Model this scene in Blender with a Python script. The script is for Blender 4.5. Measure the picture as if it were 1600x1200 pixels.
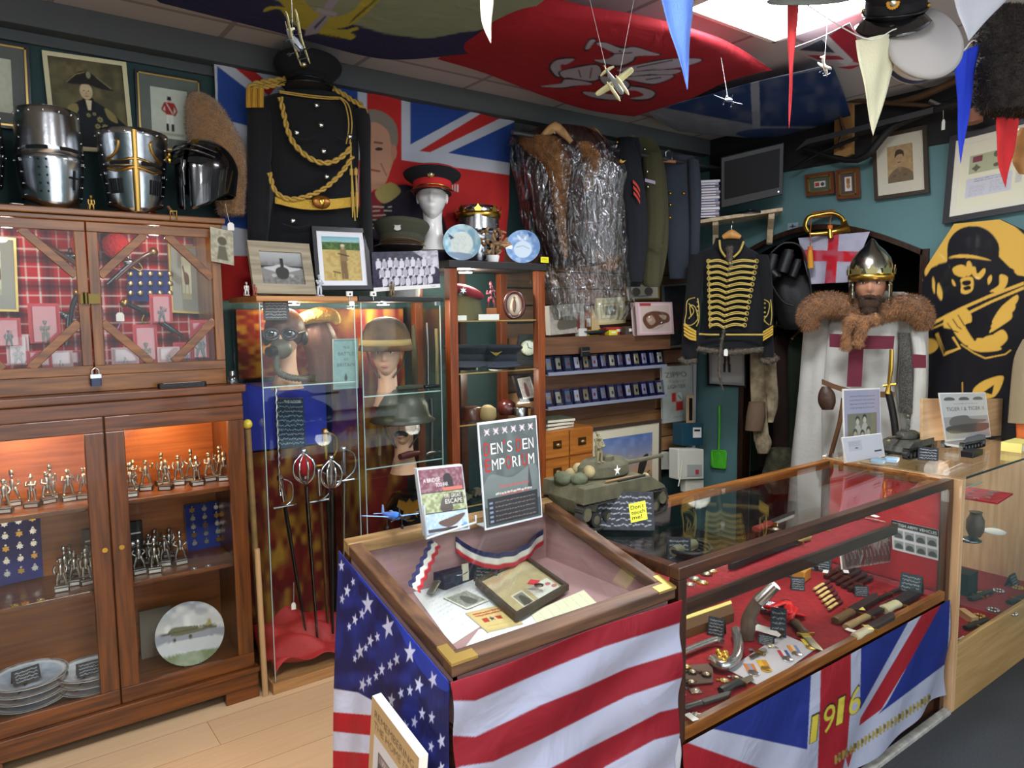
import bpy,math,random
import numpy as np
from mathutils import Matrix,Vector
for _o in list(bpy.data.objects): bpy.data.objects.remove(_o)
SC = bpy.context.scene; COL = SC.collection
random.seed(7); RNG = np.random.default_rng(7)
PI = math.pi
# ---------------- camera (x runs along the back wall, y into the room, z up) ----------------
FPX,PITCH,ROLL,YAW,EYE = 1141.0,.0959,-.0100,.9288,1.55
CF = np.array([math.cos(YAW)*math.cos(PITCH),math.sin(YAW)*math.cos(PITCH),-math.sin(PITCH)])
CR = np.cross(CF,[0,0,1]); CR /= np.linalg.norm(CR); CU = np.cross(CR,CF)
CR,CU = CR*math.cos(ROLL)+CU*math.sin(ROLL),-CR*math.sin(ROLL)+CU*math.cos(ROLL)
CC = np.array([0,0,EYE])
cam = bpy.data.cameras.new('camera'); camo = bpy.data.objects.new('camera',cam); COL.objects.link(camo)
cam.sensor_width = 36; cam.lens = FPX/1600*36; cam.clip_start = .02
mw = Matrix.Identity(4)
for i in range(3): mw[i][0] = CR[i]; mw[i][1] = CU[i]; mw[i][2] = -CF[i]; mw[i][3] = CC[i]
camo.matrix_world = mw; SC.camera = camo
SC.view_settings.view_transform = 'Standard'; SC.view_settings.look = 'None'
SC.view_settings.gamma = 1; SC.view_settings.use_curve_mapping = False
SC.view_settings.exposure = 1.22
SC.cycles.max_bounces = 8; SC.cycles.transparent_max_bounces = 24; SC.cycles.diffuse_bounces = 4
SC.cycles.glossy_bounces = 4; SC.cycles.caustics_reflective = False; SC.cycles.caustics_refractive = False
SC.cycles.sample_clamp_indirect = 4
# daylight of the shop front behind the viewer
W = bpy.data.worlds.new('world'); SC.world = W; W.use_nodes = True
W.node_tree.nodes['Background'].inputs[0].default_value = (.86,.93,1,1)
W.node_tree.nodes['Background'].inputs[1].default_value = 1.0

def ray(px,py): return CR*(px-800)/FPX+CU*(600-py)/FPX+CF
def at(px,py,x=None,y=None,z=None):      # the point of a real plane seen at a photo position
    d = ray(px,py)
    if z is not None: t = (z-CC[2])/d[2]
    elif y is not None: t = (y-CC[1])/d[1]
    else: t = (x-CC[0])/d[0]
    return CC+d*t
def lin(c):
    if isinstance(c,str):
        c = c.lstrip('#'); c = [int(c[i:i+2],16)/255 for i in (0,2,4)]
    return tuple(v/12.92 if v <= .04045 else ((v+.055)/1.055)**2.4 for v in c)
# ---------------- materials ----------------
MATS = {}
def M(name,col='888888',rough=.55,metal=0,spec=.5,emit=0,var=0,vs=20,bump=0,bs=120,stretch=(1,1,1),coat=0,sheen=0,var2=None):
    if name in MATS: return MATS[name]
    m = bpy.data.materials.new(name); m.use_nodes = True; nt = m.node_tree; b = nt.nodes['Principled BSDF']
    c = lin(col); b.inputs['Base Color'].default_value = (*c,1)
    b.inputs['Roughness'].default_value = rough; b.inputs['Metallic'].default_value = metal
    b.inputs['Specular IOR Level'].default_value = spec; b.inputs['Coat Weight'].default_value = coat
    b.inputs['Sheen Weight'].default_value = sheen
    tc = nt.nodes.new('ShaderNodeTexCoord')
    if var or var2:
        mp = nt.nodes.new('ShaderNodeMapping'); mp.inputs['Scale'].default_value = stretch
        nt.links.new(tc.outputs['Object'],mp.inputs[0])
        n = nt.nodes.new('ShaderNodeTexNoise'); n.inputs['Scale'].default_value = vs; n.inputs['Detail'].default_value = 5
        nt.links.new(mp.outputs[0],n.inputs['Vector'])
        r = nt.nodes.new('ShaderNodeValToRGB'); c2 = lin(var2) if var2 else tuple(v*(1-var) for v in c)
        r.color_ramp.elements[0].position = .35; r.color_ramp.elements[1].position = .65
        r.color_ramp.elements[0].color = (*c2,1); r.color_ramp.elements[1].color = (*c,1)
        nt.links.new(n.outputs[0],r.inputs[0]); nt.links.new(r.outputs[0],b.inputs['Base Color'])
    if bump:
        n = nt.nodes.new('ShaderNodeTexNoise'); n.inputs['Scale'].default_value = bs; n.inputs['Detail'].default_value = 3
        nt.links.new(tc.outputs['Object'],n.inputs['Vector'])
        bp = nt.nodes.new('ShaderNodeBump'); bp.inputs['Strength'].default_value = bump; bp.inputs['Distance'].default_value = .01
        nt.links.new(n.outputs[0],bp.inputs['Height']); nt.links.new(bp.outputs[0],b.inputs['Normal'])
    if emit:
        b.inputs['Emission Color'].default_value = (*c,1); b.inputs['Emission Strength'].default_value = emit
    MATS[name] = m; return m
def wood(name,a,b_,axis='x',rough=.35,sc=6,coat=.2):
    st = {'x': (.6,9,9),'y': (9,.6,9),'z': (9,9,.6)}[axis]
    return M(name,a,rough,var2=b_,vs=sc,stretch=st,coat=coat)
def paint(name='paint',rough=.75,coat=0,metal=0):
    if name in MATS: return MATS[name]
    m = bpy.data.materials.new(name); m.use_nodes = True; nt = m.node_tree; b = nt.nodes['Principled BSDF']
    a = nt.nodes.new('ShaderNodeAttribute'); a.attribute_name = 'Col'; nt.links.new(a.outputs['Color'],b.inputs['Base Color'])
    b.inputs['Roughness'].default_value = rough; b.inputs['Coat Weight'].default_value = coat; b.inputs['Metallic'].default_value = metal
    b.inputs['Specular IOR Level'].default_value = .25
    if name.startswith('flag'):
        tc = nt.nodes.new('ShaderNodeTexCoord'); n = nt.nodes.new('ShaderNodeTexNoise'); n.inputs['Scale'].default_value = 7; n.inputs['Detail'].default_value = 3; n.inputs['Distortion'].default_value = .8; bp = nt.nodes.new('ShaderNodeBump'); bp.inputs['Strength'].default_value = .6; bp.inputs['Distance'].default_value = .02
        nt.links.new(tc.outputs['Object'],n.inputs['Vector']); nt.links.new(n.outputs[0],bp.inputs['Height']); nt.links.new(bp.outputs[0],b.inputs['Normal'])
    MATS[name] = m; return m
def glassm(name,tint='ffffff',refl=.05,rough=.02,crumple=0,dens=0,bs=30):
    if name in MATS: return MATS[name]
    m = bpy.data.materials.new(name); m.use_nodes = True; nt = m.node_tree; nt.nodes.clear(); N = nt.nodes.new; L = nt.links.new
    out = N('ShaderNodeOutputMaterial'); mx = N('ShaderNodeMixShader'); t = N('ShaderNodeBsdfTransparent'); g = N('ShaderNodeBsdfGlossy')
    t.inputs[0].default_value = (*lin(tint),1); g.inputs['Roughness'].default_value = rough
    lw = N('ShaderNodeLayerWeight'); lw.inputs['Blend'].default_value = .5
    p = N('ShaderNodeMath'); p.operation = 'POWER'; p.inputs[1].default_value = 4
    a = N('ShaderNodeMath'); a.operation = 'MULTIPLY_ADD'; a.inputs[1].default_value = .6; a.inputs[2].default_value = refl; a.use_clamp = True
    L(lw.outputs['Facing'],p.inputs[0]); L(p.outputs[0],a.inputs[0]); L(a.outputs[0],mx.inputs[0]); L(t.outputs[0],mx.inputs[1]); L(g.outputs[0],mx.inputs[2])
    if crumple:
        tc = N('ShaderNodeTexCoord'); n = N('ShaderNodeTexNoise'); n.inputs['Scale'].default_value = bs; n.inputs['Detail'].default_value = 2; n.inputs['Distortion'].default_value = 1.2
        mq = N('ShaderNodeMapping'); mq.inputs['Scale'].default_value = (1,1,.4); L(tc.outputs['Object'],mq.inputs[0]); L(mq.outputs[0],n.inputs['Vector']); bp = N('ShaderNodeBump'); bp.inputs['Strength'].default_value = crumple; bp.inputs['Distance'].default_value = .03
        L(n.outputs[0],bp.inputs['Height']); L(bp.outputs[0],g.inputs['Normal']); L(bp.outputs[0],lw.inputs['Normal'])
    L(mx.outputs[0],out.inputs[0]); MATS[name] = m; return m
# ---------------- drawing on surfaces: a small painter, its picture becomes the colour of the surface ----------------
_GL = {}
def glyphs(s):
    if s in _GL: return _GL[s]
    c = bpy.data.curves.new('txt','FONT'); c.body = s; c.resolution_u = 3; o = bpy.data.objects.new('txt',c)
    COL.objects.link(o); bpy.context.view_layer.update(); me = o.to_mesh(); me.calc_loop_triangles()
    v = np.array([w.co[:] for w in me.vertices]).reshape(-1,3); t = np.array([list(k.vertices) for k in me.loop_triangles]).reshape(-1,3)
    o.to_mesh_clear(); bpy.data.objects.remove(o); bpy.data.curves.remove(c)
    if len(v):
        v[:,0] -= v[:,0].min()
    _GL[s] = (v,t); return _GL[s]
class Cv:
    def __init__(s,w,h,bg='ffffff',ext=(0,0,1,1)):
        s.w,s.h,s.e = w*2,h*2,ext; s.a = np.empty((s.h,s.w,3)); s.a[:] = lin(bg)
    def X(s,p):
        p = np.asarray(p,float).reshape(-1,2); x0,y0,x1,y1 = s.e
        return np.stack([(p[:,0]-x0)/(x1-x0)*s.w,(p[:,1]-y0)/(y1-y0)*s.h],1)
    def poly(s,pts,c,al=1):
        P = s.X(pts); x0,y0 = np.floor(P.min(0)).astype(int); x1,y1 = np.ceil(P.max(0)).astype(int)
        x0 = max(x0,0); y0 = max(y0,0); x1 = min(x1,s.w); y1 = min(y1,s.h)
        if x1 <= x0 or y1 <= y0: return s
        xs = np.arange(x0,x1)+.5; ys = (np.arange(y0,y1)+.5)[:,None]; ins = np.zeros((y1-y0,x1-x0),bool)
        Q = np.roll(P,-1,0)
        for (ax,ay),(bx,by) in zip(P,Q):
            if ay == by: continue
            k = (ys >= min(ay,by)) & (ys < max(ay,by)); xi = ax+(ys-ay)/(by-ay)*(bx-ax); ins ^= k & (xs < xi)
        reg = s.a[y0:y1,x0:x1]; reg[ins] = reg[ins]*(1-al)+np.array(lin(c))*al; return s
    def sm(s,pts,c,al=1,n=6):       # closed smooth outline through points
        return s.poly(smooth(pts,n,True),c,al)
    def el(s,cx,cy,rx,ry,c,ang=0,al=1):
        t = np.linspace(0,2*PI,28,endpoint=False); x = rx*np.cos(t); y = ry*np.sin(t); ca,sa = math.cos(ang),math.sin(ang)
        return s.poly(np.stack([cx+x*ca-y*sa,cy+x*sa+y*ca],1),c,al)
    def rc(s,x0,y0,x1,y1,c,al=1): return s.poly([(x0,y0),(x1,y0),(x1,y1),(x0,y1)],c,al)
    def ln(s,pts,w,c,al=1):
        P = s.X(pts); sx = s.w/(s.e[2]-s.e[0]); sy = s.h/(s.e[3]-s.e[1]); w = w*sx/2
        for a,b in zip(P[:-1],P[1:]):
            d = b-a; L = np.hypot(*d)
            if L == 0: continue
            n = np.array([-d[1],d[0]])/L*w; q = np.array([a+n,b+n,b-n,a-n])/[sx,sy]+[s.e[0],s.e[1]]; s.poly(q,c,al)
        return s
    def noise(s,amp=.1,cell=1):
        n = RNG.normal(0,amp,(s.h//cell+1,s.w//cell+1)); n = np.kron(n,np.ones((cell,cell)))[:s.h,:s.w]
        s.a *= np.clip(1+n[...,None],.3,1.8); return s
    def clouds(s,c,amp=.5,cell=12,y0=0,y1=1):
        gh,gw = s.h//cell+3,s.w//cell+3; g = RNG.random((gh,gw)); yy = np.arange(s.h)/cell; xx = np.arange(s.w)/cell
        iy = yy.astype(int); ix = xx.astype(int); fy = (yy-iy)[:,None]; fx = (xx-ix)[None]
        fy = fy*fy*(3-2*fy); fx = fx*fx*(3-2*fx)
        n = (g[iy][:,ix]*(1-fy)*(1-fx)+g[iy+1][:,ix]*fy*(1-fx)+g[iy][:,ix+1]*(1-fy)*fx+g[iy+1][:,ix+1]*fy*fx)
        k = np.clip((n-.35)*2,0,1)*amp; k[:int(y0*s.h)] = 0; k[int(y1*s.h):] = 0
        s.a = s.a*(1-k[...,None])+np.array(lin(c))*k[...,None]; return s
    def grad(s,c0,c1,y0=0,y1=1):
        a,b = int(y0*s.h),int(y1*s.h); t = np.linspace(0,1,b-a)[:,None,None]
        s.a[a:b] = np.array(lin(c0))*(1-t)+np.array(lin(c1))*t; return s
    def scrib(s,x0,y0,x1,y1,n,c,w=.004,jag=.5):    # lines of writing too small to read
        for i in range(n):
            y = y0+(y1-y0)*(i+.5)/n; x = x0
            while x < x1-.01*(s.e[2]-s.e[0]):
                L = (s.e[2]-s.e[0])*random.uniform(.02,.07); xe = min(x+L,x1); h = (y1-y0)/n*.25*jag
                s.ln([(x,y+random.uniform(-h,h)),(xe,y+random.uniform(-h,h))],w,c); x = xe+(s.e[2]-s.e[0])*.012
        return s
    def txt(s,t,x,y,h,c,w=None,skew=0,sl=0):         # baseline start x,y, cap height h, optional total width w, slope sl
        v,tr = glyphs(t)
        if not len(v): return s
        kx = (w/(v[:,0].max()) if w else h/.7*(s.e[2]-s.e[0])/(s.e[3]-s.e[1])*s.h/s.w); q = np.stack([x+v[:,0]*kx+v[:,1]*skew,y-v[:,1]*h/.7+v[:,0]*kx*sl],1)
        for k in tr: s.poly(q[k],c)
        return s
    def samp(s,x,y):
        a = s.a.reshape(s.h//2,2,s.w//2,2,3).mean((1,3)); H,Wd = a.shape[:2]; x0,y0,x1,y1 = s.e
        u = np.clip((x-x0)/(x1-x0)*Wd-.5,0,Wd-1.001); v = np.clip((y-y0)/(y1-y0)*H-.5,0,H-1.001)
        i = u.astype(int); j = v.astype(int); fu = (u-i)[...,None]; fv = (v-j)[...,None]; i1 = np.minimum(i+1,Wd-1); j1 = np.minimum(j+1,H-1)
        return a[j,i]*(1-fu)*(1-fv)+a[j,i1]*fu*(1-fv)+a[j1,i]*(1-fu)*fv+a[j1,i1]*fu*fv
def smooth(pts,n=6,closed=False):
    P = np.asarray(pts,float); N = len(P); out = []
    rng = range(N) if closed else range(N-1)
    for i in rng:
        if closed: a,b,c,d = P[(i-1) % N],P[i],P[(i+1) % N],P[(i+2) % N]
        else: a,b,c,d = P[max(i-1,0)],P[i],P[i+1],P[min(i+2,N-1)]
        for t in np.arange(n)/n:
            out.append(.5*((2*b)+(-a+c)*t+(2*a-5*b+4*c-d)*t*t+(-a+3*b-3*c+d)*t**3))
    if not closed: out.append(P[-1])
    return np.array(out)
def star_pts(cx,cy,r,ang=-PI/2,k=.382,n=5,sx=1,sy=1):
    return [(cx+sx*(r if i % 2 == 0 else r*k)*math.cos(ang+i*PI/n),cy+sy*(r if i % 2 == 0 else r*k)*math.sin(ang+i*PI/n)) for i in range(2*n)]
# ---------------- geometry collector ----------------
def frm(o,ax,ay=None,az=None):      # matrix from origin and axes
    m = np.eye(4); m[:3,3] = o; ax = np.array(ax,float); m[:3,0] = ax
    if ay is None: ay = np.cross(az,ax)
    ay = np.array(ay,float); m[:3,1] = ay
    if az is None: az = np.cross(ax,ay); az = az/(np.linalg.norm(az)+1e-12)
    m[:3,2] = az; return m
def rot(ax,ang,o=(0,0,0),s=1):
    m = np.eye(4); m[:3,:3] = np.array(Matrix.Rotation(ang,3,Vector(ax) if not isinstance(ax,str) else ax.upper()))*s; m[:3,3] = o; return m
def TR(x,y,z): m = np.eye(4); m[:3,3] = (x,y,z); return m
class G:
    def __init__(s): s.V = []; s.F = []; s.I = []; s.S = []; s.m = []; s.C = []; s.n = 0; s.col = False; s.X = None
    def mi(s,m):
        if m not in s.m: s.m.append(m)
        return s.m.index(m)
    def add(s,v,f,m,sm=False,Mx=None,col=None):
        v = np.asarray(v,float).reshape(-1,3)
        if Mx is not None: v = v@Mx[:3,:3].T+Mx[:3,3]
        if s.X is not None: v = v@s.X[:3,:3].T+s.X[:3,3]
        s.V.append(v); k = s.mi(m)
        for a in f: s.F.append([i+s.n for i in a]); s.I.append(k); s.S.append(sm)
        s.C.append(np.ones((len(v),3)) if col is None else col); s.col |= col is not None; s.n += len(v); return s
    def bx(s,x0,x1,y0,y1,z0,z1,m,Mx=None):
        v = [(x,y,z) for x in (x0,x1) for y in (y0,y1) for z in (z0,z1)]
        return s.add(v,[(0,1,3,2),(4,6,7,5),(0,4,5,1),(2,3,7,6),(0,2,6,4),(1,5,7,3)],m,False,Mx)
    def box(s,c,d,m,Mx=None,rz=0,ch=0):
        R_ = rot('z',rz,c); R_ = R_ if Mx is None else Mx@R_; a,b,e = [k/2 for k in d]
        if not ch: return s.bx(-a,a,-b,b,-e,e,m,R_)
        p = [(-a+ch,-b),(a-ch,-b),(a,-b+ch),(a,b-ch),(a-ch,b),(-a+ch,b),(-a,b-ch),(-a,-b+ch)]
        return s.loft([[(x,y,z) for x,y in p] for z in (-e,e)],m,True,R_,False)
    def loft(s,rings,m,caps=True,Mx=None,sm=True,closed=True):
        n = len(rings[0]); v = [p for r in rings for p in r]; f = []
        for i in range(len(rings)-1):
            for j in range(n if closed else n-1):
                k = (j+1) % n; f.append((i*n+j,i*n+k,(i+1)*n+k,(i+1)*n+j))
        s.add(v,f,m,sm,Mx)
        if caps: s.add(v[:n],[tuple(range(n))[::-1]],m,False,Mx); s.add(v[-n:],[tuple(range(n))],m,False,Mx)
        return s
    def tube(s,pts,r,m,n=8,caps=True,Mx=None,fl=None,closed=False):
        P = np.asarray(pts,float); N = len(P); rr = np.broadcast_to(np.asarray(r,float),(N,)) if np.ndim(r) < 2 else None
        T = np.gradient(P,axis=0) if not closed else np.roll(P,-1,0)-np.roll(P,1,0)
        T /= np.linalg.norm(T,axis=1)[:,None]+1e-12
        up = np.array([0,0,1.]) if abs(T[0][2]) < .9 else np.array([1.,0,0]); rings = []
        for i in range(N):
            u = up-T[i]*(up@T[i]); u /= np.linalg.norm(u)+1e-12; w = np.cross(T[i],u); up = u
            a = np.arange(n)*2*PI/n; k = fl if fl else 1
            rings.append([tuple(P[i]+rr[i]*(math.cos(t)*w+math.sin(t)*u*k)) for t in a])
        if closed: rings.append(rings[0])
        return s.loft(rings,m,caps and not closed,Mx)
    def cyl(s,a,b,r,m,n=14,r2=None,Mx=None): return s.tube([a,b],[r,r if r2 is None else r2],m,n,True,Mx)
    def lathe(s,prof,m,o=(0,0,0),n=24,sx=1,sy=1,Mx=None,caps=True,sm=True):
        R_ = [[(o[0]+r*sx*math.cos(t),o[1]+r*sy*math.sin(t),o[2]+z) for t in np.arange(n)*2*PI/n] for r,z in prof]
        return s.loft(R_,m,caps,Mx,sm)
    def ell(s,c,r,m,n=12,Mx=None,k=8):
        r = (r,r,r) if np.ndim(r) == 0 else r
        pr = [(math.sin(t),math.cos(t)) for t in np.linspace(PI,0,k+1)]
        R_ = [[(c[0]+r[0]*p*math.cos(t),c[1]+r[1]*p*math.sin(t),c[2]+r[2]*q) for t in np.arange(n)*2*PI/n] for p,q in pr]
        return s.loft(R_,m,False,Mx)
    def prism(s,poly,t,m,Mx=None,z0=0,sm=False):
        n = len(poly); v = [(x,y,z0) for x,y in poly]+[(x,y,z0+t) for x,y in poly]
        f = [tuple(range(n))[::-1],tuple(range(n,2*n))]+[(i,(i+1) % n,n+(i+1) % n,n+i) for i in range(n)]
        return s.add(v,f,m,sm,Mx)
    def text(s,t,h,m,Mx,w=None,d=0,cx=False):       # lettering in the XY plane of Mx
        v,tr = glyphs(t); v = v.copy()
        if not len(v): return s
        k = h/.7; kx = w/v[:,0].max() if w else k; v[:,0] *= kx; v[:,1] *= k
        if cx: v[:,0] -= v[:,0].max()/2
        return s.add(v,[tuple(a) for a in tr],m,False,Mx)
    def sheet(s,P,nu,nv,m,cv=None,px=False,sm=True,th=0,unit=None):
        u,v = np.meshgrid(np.linspace(0,1,nu+1),np.linspace(0,1,nv+1)); p = P(u.ravel(),v.ravel()); p = np.asarray(p,float)
        if p.shape[0] == 3 and p.shape[1] != 3 or p.shape[0] == 3 and len(u.ravel()) != 3: p = p.T
        col = None
        if cv is not None:
            if px:
                q = p-CC; w = q@CF; col = cv.samp(800+FPX*(q@CR)/w,600-FPX*(q@CU)/w)
            else: col = cv.samp(u.ravel(),v.ravel())
        f = [(j*(nu+1)+i,j*(nu+1)+i+1,(j+1)*(nu+1)+i+1,(j+1)*(nu+1)+i)[::-1] for j in range(nv) for i in range(nu)]
        s.add(p,f,m,sm,None,col)
        return s
    def build(s,name,parent=None,loc=None,rz=0,bevel=0,solid=0,sub=0,label=None):
        me = bpy.data.meshes.new(name); V = np.concatenate(s.V) if s.V else np.zeros((0,3))
        me.from_pydata(V.tolist(),[],s.F)
        for m in s.m: me.materials.append(m)
        me.polygons.foreach_set('material_index',s.I); me.polygons.foreach_set('use_smooth',s.S)
        if s.col:
            a = me.color_attributes.new('Col','FLOAT_COLOR','POINT'); c = np.ones((len(V),4),np.float32); c[:,:3] = np.concatenate(s.C); a.data.foreach_set('color',c.ravel())
        me.update(); o = bpy.data.objects.new(name,me); COL.objects.link(o)
        if parent is not None:
            o.parent = parent
            if parent.get('_w'): o.matrix_parent_inverse = Matrix.Translation(-Vector(parent['_w']))
        if loc is not None: o.location = loc
        if rz: o.rotation_euler.z = rz
        if solid:
            d = o.modifiers.new('s','SOLIDIFY'); d.thickness = abs(solid); d.offset = 0 if solid > 0 else -1
        if bevel:
            d = o.modifiers.new('b','BEVEL'); d.width = bevel; d.segments = 2; d.limit_method = 'ANGLE'; d.harden_normals = False
        if sub:
            d = o.modifiers.new('u','SUBSURF'); d.levels = sub; d.render_levels = sub
        if label: o['label'] = label
        return o
def tag(o,label,cat,group=None):
    o['label'] = label; o['category'] = cat
    if group: o['group'] = group
    return o
def T(name,label,cat,loc=(0,0,0),rz=0,group=None,world=False):   # an Empty at the base of a thing
    o = bpy.data.objects.new(name,None); COL.objects.link(o); o.location = loc; o.empty_display_size = .05
    if world: o['_w'] = [float(k) for k in loc]
    else: o.rotation_euler = (0,0,rz) if np.ndim(rz) == 0 else rz
    return tag(o,label,cat,group)
def setting(o): o['kind'] = 'structure'; return o
def copy_tree(o,loc=None,rz=None,label=None,parent=None,name=None):
    c = o.copy(); COL.objects.link(c)
    if parent is not None: c.parent = parent
    if loc is not None: c.location = loc
    if rz is not None: c.rotation_euler = (0,0,rz) if np.ndim(rz) == 0 else rz
    if label: c['label'] = label
    for ch in list(o.children): copy_tree(ch,parent=c)
    return c
ORD = 'first second third fourth fifth sixth seventh eighth ninth tenth eleventh twelfth thirteenth fourteenth fifteenth sixteenth seventeenth eighteenth nineteenth twentieth'.split()
def quad(tl,tr,bl,**k): return at(*tl,**k),at(*tr,**k),at(*bl,**k)
def flatP(o,ux,uy,off=0):
    o,ux,uy = map(np.asarray,(o,ux,uy)); n = np.cross(uy,ux); n = n/np.linalg.norm(n)
    return lambda u,v: (o+n*off)[None]+u[:,None]*ux+v[:,None]*uy
def slab(g,tl,tr,bl,th,m):        # a board whose front face has these corners (normal towards the viewer)
    tl,tr,bl = map(np.asarray,(tl,tr,bl)); ux = tr-tl; uy = bl-tl; n = np.cross(uy,ux); n = n/np.linalg.norm(n)
    v = [tl,tr,tr+uy,bl]; v += [p-n*th for p in v]
    return g.add(v,[(0,1,2,3)[::-1],(4,5,6,7),(0,4,5,1)[::-1],(1,5,6,2)[::-1],(2,6,7,3)[::-1],(3,7,4,0)[::-1]],m)
def framed(name,label,cat,tl,tr,bl,fw,cv,mf,depth=.018,mount=0,mcol='e8e2d0',glass=True,group=None,res=None,gild=None,mb=None):
    tl,tr,bl = map(np.asarray,(tl,tr,bl)); ux = tr-tl; uy = bl-tl; n = np.cross(uy,ux); n = n/np.linalg.norm(n)
    w,h = np.linalg.norm(ux),np.linalg.norm(uy); ex,ey = ux/w,uy/h
    t = T(name,label,cat,tuple(tl+ux/2+uy),group=group,world=True)
    P = lambda a,b,d=0: tl+ex*a+ey*b+n*d
    g = G()
    for a0,a1,b0,b1 in ((0,w,0,fw),(0,w,h-fw,h),(0,fw,fw,h-fw),(w-fw,w,fw,h-fw)):
        slab(g,P(a0,b0),P(a1,b0),P(a0,b1),depth,mf)
    if gild:
        k = fw*.8
        for a0,a1,b0,b1 in ((k,w-k,k,fw+.004),(k,w-k,h-fw-.004,h-k),(k,fw+.004,k,h-k),(w-fw-.004,w-k,k,h-k)):
            slab(g,P(a0,b0,.0015),P(a1,b0,.0015),P(a0,b1,.0015),.004,gild)
    g.build('frame',t)
    if mb is None: mb = mount
    if mount:
        g = G(); mm = M('mount_'+mcol,mcol,.9)
        for a0,a1,b0,b1 in ((fw,w-fw,fw,fw+mount),(fw,w-fw,h-fw-mb,h-fw),(fw,fw+mount,fw+mount,h-fw-mb),(w-fw-mount,w-fw,fw+mount,h-fw-mb)):
            slab(g,P(a0,b0,-.006),P(a1,b0,-.006),P(a0,b1,-.006),.003,mm)
        g.build('mount',t)
    i = fw+mount; a,b = i,i; k = fw+mb
    g = G(); nu = cv.w//2; nv = cv.h//2
    g.sheet(flatP(P(i-.002,i-.002,-.009),ex*(w-2*i+.004),ey*(h-i-k+.004)),nu,nv,paint(),cv); slab(g,P(fw,fw,-.0105),P(w-fw,fw,-.0105),P(fw,h-fw,-.0105),.004,M('backing_board','5a4a38',.9))
    g.build('print',t)
    if glass: slab(G(),P(fw-.002,fw-.002,-.003),P(w-fw+.002,fw-.002,-.003),P(fw-.002,h-fw+.002,-.003),.002,glassm('picture_glass',refl=.025,rough=.03)).build('glass_pane',t)
    return t
GLASS = glassm('clear_glass','fcfefd',.02); BRASS = M('brass','c8a24a',.28,1); STEEL = M('steel','b9bcc0',.25,1); BLACK = M('black_plastic','141416',.4)
WHITE = M('white_card','eeeae2',.8); RED = M('red_cloth','961018',.85,var=.25,vs=40,bump=.3,bs=60); CHROME = M('chrome','d8dade',.12,1)
# ---------------- setting ----------------
XW,YW,ZC = 4.11,3.32,2.70
def structure(name,g,**k): return setting(g.build(name,**k))
def floor_mat():
    m = bpy.data.materials.new('laminate'); m.use_nodes = True; nt = m.node_tree; b = nt.nodes['Principled BSDF']; N = nt.nodes.new; L = nt.links.new
    tc = N('ShaderNodeTexCoord'); br = N('ShaderNodeTexBrick'); br.inputs['Scale'].default_value = 1; br.inputs['Brick Width'].default_value = 1.3; br.inputs['Row Height'].default_value = .19; br.inputs['Mortar Size'].default_value = .0012
    br.inputs['Color1'].default_value = (*lin('e0bc92'),1); br.inputs['Color2'].default_value = (*lin('d8b086'),1); br.inputs['Mortar'].default_value = (*lin('8a6038'),1)
    L(tc.outputs['Object'],br.inputs['Vector'])
    mp = N('ShaderNodeMapping'); mp.inputs['Scale'].default_value = (1.2,16,1); n = N('ShaderNodeTexNoise'); n.inputs['Scale'].default_value = 3; n.inputs['Detail'].default_value = 6; n.inputs['Distortion'].default_value = .6
    L(tc.outputs['Object'],mp.inputs[0]); L(mp.outputs[0],n.inputs['Vector']); mx = N('ShaderNodeMix'); mx.data_type = 'RGBA'; mx.blend_type = 'MULTIPLY'; mx.inputs[0].default_value = .22
    L(br.outputs[0],mx.inputs[6]); L(n.outputs[0],mx.inputs[7]); L(mx.outputs[2],b.inputs['Base Color']); b.inputs['Roughness'].default_value = .35; return m
structure('floor',G().bx(-1.6,1.33,-2,YW+.1,-.05,0,floor_mat()))
structure('floor_mat',G().bx(1.33,XW+.1,-2,YW+.1,-.05,0,M('dark_carpet','3a3c3f',.95,var=.3,vs=150,bump=.4,bs=300)))
structure('wall_back',G().bx(-1.6,XW+.1,YW,YW+.1,0,2.8,M('dark_green_paint','253f3f',.8,var=.15,vs=6)))
teal = M('teal_paint','5f8486',.8,var=.08,vs=3)
# right wall with the arched opening between y=1.83 and 2.94
g = G(); arch = []
for t in np.linspace(0,1,25):
    y = 2.94+(1.83-2.94)*t; arch.append((y,1.83+.20*math.sin(PI*min(max(t*.86+.13,0),1))))
g.bx(XW,XW+.1,2.94,YW,0,2.85,teal); g.bx(XW,XW+.1,-2,1.83,0,2.85,teal)
for (a,za),(b,zb) in zip(arch[:-1],arch[1:]):
    g.add([(XW,a,za),(XW,b,zb),(XW,b,2.8),(XW,a,2.8),(XW+.1,a,za),(XW+.1,b,zb),(XW+.1,b,2.8),(XW+.1,a,2.8)],[(0,1,2,3),(4,7,6,5),(0,4,5,1)],teal)
structure('wall_right',g)
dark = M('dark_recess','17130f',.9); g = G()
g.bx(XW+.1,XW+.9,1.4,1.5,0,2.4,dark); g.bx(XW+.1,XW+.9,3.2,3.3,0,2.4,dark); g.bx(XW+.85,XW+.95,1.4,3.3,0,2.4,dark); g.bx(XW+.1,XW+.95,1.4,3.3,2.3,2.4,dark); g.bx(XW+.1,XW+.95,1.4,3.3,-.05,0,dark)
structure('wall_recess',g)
g = G(); dw = wood('dark_trim_wood','3a2416','24140c','z')
g.bx(XW-.02,XW+.06,2.92,2.96,0,1.87,dw); g.bx(XW-.02,XW+.06,1.80,1.84,0,1.87,dw)
for (a,za),(b,zb) in zip(arch[:-1],arch[1:]):
    g.add([(XW-.02,a,za),(XW-.02,b,zb),(XW-.02,b,zb+.03),(XW-.02,a,za+.03),(XW+.05,a,za),(XW+.05,b,zb),(XW+.05,b,zb+.03),(XW+.05,a,za+.03)],[(0,1,2,3),(0,4,5,1),(3,2,6,7)],dw)
structure('trim_1',g)
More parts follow.
